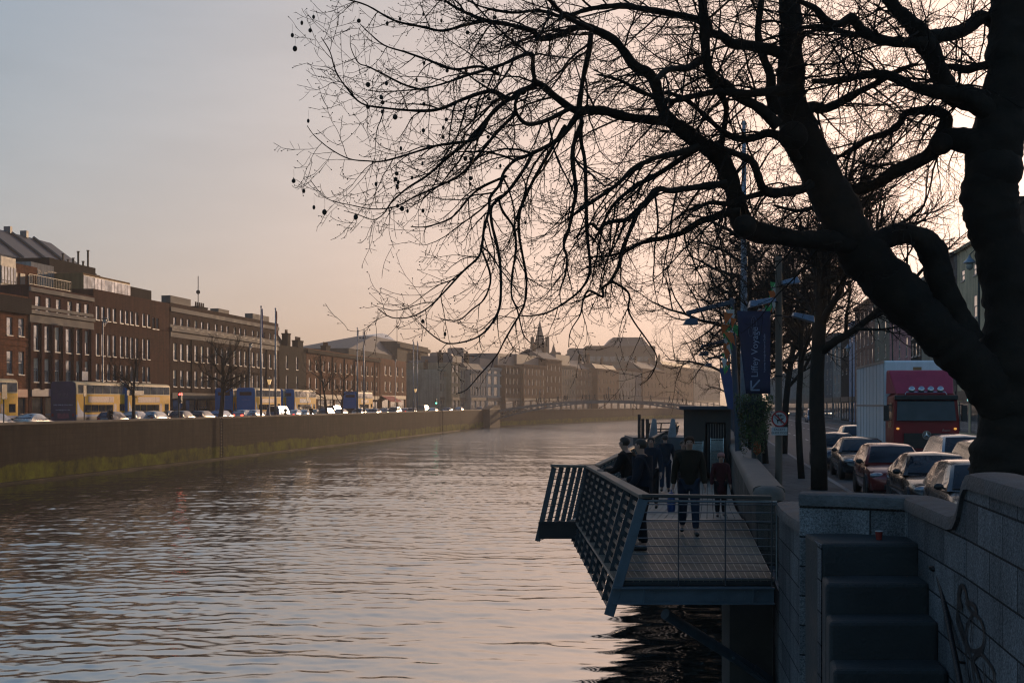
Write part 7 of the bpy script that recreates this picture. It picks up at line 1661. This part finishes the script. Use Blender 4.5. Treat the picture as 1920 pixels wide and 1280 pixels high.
g = MB(); g.prism([(-.06, -.05), (.05, -.05), (.055, -.02), (.09, .0), (.085, .015), (.06, .018), (.045, .0), (-.06, -.012)], -.006, -.003, lambda x, z, h: (x, h, z))
for x in (-.055, -.04, .025, .042): g.beam((x, -.0045, -.045), (x + .008, -.0045, -.1), .003, .011, up=(1, 0, 0))
g.beam((-.06, -.0045, -.02), (-.085, -.0045, .012), .003, .009, up=(1, 0, 0)); g.build('dog_symbol', m_bk, ps)
pz = P(1460, 808, 27.88).z - ps.location.z; hw_, hh = 15 * 27.88 / F, 7.5 * 27.88 / F
g = MB(); g.box(-hw_, -.004, pz - hh, hw_, .008, pz + hh); pl_ = g.build('plate', m_wh, ps, bevel=.004)
lettering('EXCEPT', .075, XZ(0, -.006, pz + .038), m_bk, pl_); lettering('GUIDE DOGS', .063, XZ(0, -.006, pz - .038), m_bk, pl_)
# blue lamp posts with long arms over the boardwalk
GB = 'blue lamp posts along the boardwalk parapet'
def armlamp(label, u, Y, va, du, drop, group=GB):
    b = P(u, va, Y); base = Vector((b.x, Y, RROAD + .13)); t = thing('street_lamp', label, 'street lamp', base, 0, group); h = b.z - base.z; w_ = du * Y / F
    g = MB(); g.tube([(.25, 0, 0), (.1, 0, h * .6), (0, 0, h + .15)], [.11, .085, .06], 12); g.build('post', m_bluel, t, smooth=40)
    g = MB(); g.beam((.1, 0, h + .05), (-w_, 0, h - .3), .1, .13); g.build('arm', m_bluel, t, bevel=.02)
    g = MB(); x = -w_ + .12; z = h - .3 - drop * Y / F; g.tube([(x, 0, h - .3), (x, 0, z + .1)], .025, 6); g.add([(x - .22, -.15, z - .09), (x + .2, -.15, z - .09), (x + .2, .15, z - .09), (x - .22, .15, z - .09), (x - .12, -.1, z + .09), (x + .2, -.1, z + .1), (x + .2, .1, z + .1), (x - .12, .1, z + .09)], [(3, 2, 1, 0), (4, 5, 6, 7), (0, 1, 5, 4), (1, 2, 6, 5), (2, 3, 7, 6), (3, 0, 4, 7)]); g.build('lamp_head', m_bluel, t, bevel=.02)
armlamp('nearest blue lamp post with long arm, left of the blue banner', 1372, 36, 568, 85, 16); armlamp('second blue lamp post with long arm, half hidden by the bunting', 1372, 53, 637, 58, 13); armlamp('third and farthest blue lamp post arm, low behind the bunting', 1366, 72, 664, 42, 10)
b2 = thing('pennant_banner', 'bright blue pennant banner hung low behind the tricolour bunting', 'banner', P(1362, 725, 42)); g = MB()
pts = [P(u, v, 42) - b2.location for u, v in ((1349, 690), (1368, 686), (1378, 735), (1374, 768), (1364, 764))]; g.add(pts, [(0, 4, 3, 2, 1)]); o = g.build('cloth', plain('blue_pennant_cloth', (.02, .05, .16), .7), b2); o.modifiers.new('thickness', 'SOLIDIFY').thickness = .02
# bunting in green, white and orange
bt = thing('bunting', 'green white and orange bunting swagged between lamp arm and pole', 'bunting', P(1365, 600, 34)); o0 = bt.location.copy()
fc = [plain('bunting_green', (.03, .22, .06), .8), plain('bunting_white', (.4, .38, .36), .8), plain('bunting_orange', (.45, .1, .02), .8)]
k = 0; R4 = random.Random(8)
for Q, n in (([(1455, 528), (1449, 545), (1452, 565), (1438, 576), (1420, 582)], 9), ([(1372, 574), (1365, 590), (1361, 612), (1366, 625), (1362, 645)], 12), ([(1368, 585), (1376, 600), (1370, 630), (1364, 650), (1358, 672), (1364, 688)], 13)):
    sm = smoothpath([(u, v) for u, v in Q], 6); Yb = 30 if Q[0][0] > 1400 else 35.5
    w = [P(u, v, Yb + .3 * math.sin(i)) - o0 for i, (u, v) in enumerate(sm)]
    g = MB(); g.tube(w, .006, 4); g.build('cord', m_wh, bt)
    for i in range(n):
        p = w[int((i + .5) / n * (len(w) - 1))]; a = R4.uniform(-1.2, 1.2); s_ = R4.uniform(.2, .3); dx = Vector((math.cos(a), math.sin(a) * .6, .3 * math.sin(a))) * s_ * .5
        g = MB(); tip = p + Vector((R4.uniform(-.12, .12), R4.uniform(-.1, .1), -s_ * 1.2)); g.add([p - dx, p + dx, tip, p - dx + Vector((0, .004, 0)), p + dx + Vector((0, .004, 0)), tip + Vector((0, .004, 0))], [(0, 1, 2), (5, 4, 3), (0, 3, 4, 1), (1, 4, 5, 2), (2, 5, 3, 0)])
        g.build('flag', fc[k % 3], bt); k += 1
mast = thing('tall_mast', 'tall pale blue mast rising behind the banner into the plane tree', 'mast', (P(1395, 600, 46).x, 46, RROAD + .13)); g = MB(); hm = P(1395, 238, 46).z - RROAD; g.tube([(0, 0, 0), (0, 0, hm * .6), (0, 0, hm)], [.15, .12, .07], 12); g.build('shaft', plain('pale_mast_paint', (.2, .24, .3), .45, var=.4, vscale=3), mast, smooth=True)
g = MB(); g.ball((0, 0, hm), .1, 8, 6); g.build('finial', m_pole, mast)
# hanging planter
hp = thing('hanging_planter', 'bushy trailing planter on a post below the blue banner', 'planter', (P(1414, 800, 31).x, 31, RROAD + .13)); zl = lambda v: CZ - (v - HV) * 31 / F - hp.location.z
g = MB(); g.tube([(0, 0, 0), (0, 0, zl(742))], .07, 10); g.tube([(.2, .3, 0), (.2, .3, zl(850))], .07, 10); g.build('post', m_dpole, hp)
g = MB(); g.lathe([(.12, zl(800)), (.3, zl(765)), (.34, zl(752)), (.3, zl(752))], 14); g.build('basket', m_dpole, hp, smooth=40)
g = MB(); R5 = random.Random(2)
for i in range(3600):
    f = R5.random(); a = R5.uniform(0, 6.283); rr = (.52 - .18 * f) * math.sqrt(R5.uniform(.15, 1)); p = Vector((rr * math.cos(a), rr * math.sin(a), zl(744) - f * (1.25 + .25 * math.sin(a * 3)) + .12 * R5.random()))
    d = Vector((R5.uniform(-1, 1), R5.uniform(-1, 1), R5.uniform(-1.4, .2))).normalized() * R5.uniform(.03, .06); n = d.orthogonal().normalized() * R5.uniform(.015, .03); g.add([p, p + d * .5 + n, p + d, p + d * .5 - n], [(0, 1, 2, 3)])
g.build('foliage', plain('trailing_leaf', (.035, .06, .01), .7, var=.6, vscale=6), hp)
g = MB(); g.lathe([(.02, zl(852)), (.1, zl(846)), (.09, zl(832)), (.02, zl(824))], 10, (.05, -.12, 0)); g.build('flower_spray', plain('orange_blooms', (.3, .06, .015), .7, var=.5, vscale=20, bmp=.6), hp, smooth=True)
# street lanterns, right side
for u, v, lb in ((1818, 499, 'street lantern hanging before the yellow house'), (1663, 592, 'street lantern hanging above the lorry before the pink house'), (1590, 656, 'far street lantern hanging left of the lorry box')):
    tt = 17.1; p = RB.at(u, tt, RROAD + .13); t = thing('street_lamp', lb, 'street lamp', p, RB.rz, 'tall lantern posts on the right pavement'); h = RB.z(u, v, tt) - p.z
    g = MB(); g.tube([(.9, .4, 0), (.9, .4, h + .7), (.6, .3, h + 1.1), (0, 0, h + .75)], [.1, .06, .04, .03], 8); g.build('post', m_dpole, t)
    g = MB(); g.lathe([(.05, h + .75), (.12, h + .55), (.42, h + .25), (.42, h + .2), (.25, h + .2)], 14); g.build('lamp_shade', plain('zinc_lamp_shade', (.2, .26, .32), .35, metal=.5), t, smooth=40)
    g = MB(); g.ball((0, 0, h + .02), (.24, .24, .28), 12, 8); g.build('globe', plain('lamp_globe', (.45, .42, .38), .3), t, smooth=True)
# kiosk with stacked metal chairs
kk = thing('kiosk', 'dark flat roofed timber kiosk standing on the boardwalk', 'kiosk', (tX(-.85, 43), 43, 2.9), math.atan2(RB.q.y, RB.q.x) - math.pi / 2)
m_kd = plain('dark_kiosk_boards', (.022, .019, .017), .7, var=.4, vscale=3, stretch=(6, 6, .3))
g = MB(); g.box(0, 0, 0, .75, 5, 2.5); g.box(1.45, 0, 0, 1.62, 5, 2.5); g.box(.75, 0, 2.05, 1.45, 5, 2.5); g.box(.75, 2.2, 0, 1.45, 5, 2.05); g.build('walls', m_kd, kk)
g = MB(); g.box(-.15, -.35, 2.5, 1.8, 5.2, 2.62); g.build('roof', plain('blue_roof_edge', (.02, .03, .05), .5), kk, bevel=.02)
g = MB(); g.box(.82, .4, .3, 1.4, .44, 2.0); dr = g.build('door', m_cglass, kk)
g = MB()
for x in np.linspace(.84, 1.38, 7): g.box(x - .012, .36, .3, x + .012, .398, 2.0)
g.build('door_bars', m_steel, dr)
m_chair = plain('chair_aluminium', (.28, .36, .42), .25, metal=.9)
def chair_mesh():
    g = MB()
    for x in (-.22, .22):
        g.tube([(x, -.22, 0), (x, -.24, .44), (x, -.22, .62)], .013, 6); g.tube([(x, .25, 0), (x, .2, .45), (x, .27, .86)], .013, 6); g.tube([(x, -.22, .62), (x, .2, .64)], .013, 6)
    for k in range(6): g.beam((-.22, -.2 + k * .08, .44), (.22, -.2 + k * .08, .44), .05, .012)
    for k in range(5): g.beam((-.22, .215 + k * .011, .52 + k * .075), (.22, .215 + k * .011, .52 + k * .075), .012, .05)
    return g.build('metal_chair', m_chair, None, smooth=40)
first = None; n = 0
for sx_, sy, nm, cnt in ((.45, -.55, 'left', 6), (1.15, -.6, 'right', 7)):
    for k in range(cnt):
        if first is None: first = c = chair_mesh()
        else: c = first.copy(); C.objects.link(c)
        q = Matrix.Rotation(kk.rotation_euler.z, 3, 'Z') @ Vector((sx_, sy - .03 * k, 0)); c.location = kk.location + q + Vector((0, 0, .006 + .11 * k)); c.rotation_euler = (0, 0, kk.rotation_euler.z)
        tag(c, 'slatted metal chair, %s from the bottom in the %s stack before the kiosk' % (ORD[k], nm), 'chair', 'stacked metal chairs before the kiosk')
# pontoon landing beyond the boardwalk rail
po = thing('landing_pontoon', 'grey landing pontoon with guard rail moored beyond the boardwalk', 'pontoon', (P(1215, 800, 70).x, 70, 0))
q = lambda u, v, Y=70: P(u, v, Y) - po.location
g = MB(); a = q(1180, 800); b = q(1268, 800); g.box(a.x, -2.2, .1, b.x + 1.5, 3, 3.75); g.build('hull', plain('pontoon_grey', (.06, .075, .09), .6), po)
g = MB(); 
for v in (794, 805, 810): g.beam(q(1216, v), q(1272, v - 2), .05, .06)
for u in (1218, 1240, 1268): g.beam(q(u, 794), q(u - 2, 813), .07, .07, up=(0, 1, 0))
g.build('guard_rail', m_iron, po)
for i, u in enumerate((1193, 1199.5, 1208)):
    p = P(u, 776, 69); g = MB(); g.tube([(0, 0, -1.4), (0, 0, p.z - (0.25 if i else 0))], .09, 8); o = g.build('mooring_post', m_iron, None, smooth=40); o.location = (p.x, 69 - .9 * i * 0 - 1.6, 0)
    tag(o, ['left one of three dark mooring posts beside the pontoon', 'middle one of three dark mooring posts beside the pontoon', 'right one of three dark mooring posts beside the pontoon'][i], 'mooring post', 'mooring posts beside the pontoon')
for i, (u, v0) in enumerate(((1231, 788), (1267, 788))):
    p = P(u, v0, 67); g = MB(); g.prism([(-.2, 0), (.2, 0), (.14, 1), (-.02, 1.05)], -.12, .12, lambda x, z, y: (x * 1.2, y, z * (p.z - 3.7 if p.z > 3.8 else .9))); o = g.build('fender_board', plain('pale_fender', (.22, .25, .28), .5), None, bevel=.02); o.location = (p.x, 68.6, 3.75)
    tag(o, ['pale upright fender board on the pontoon, left of the two', 'pale upright fender board on the pontoon, next to the kiosk'][i], 'fender', 'fender boards on the pontoon')
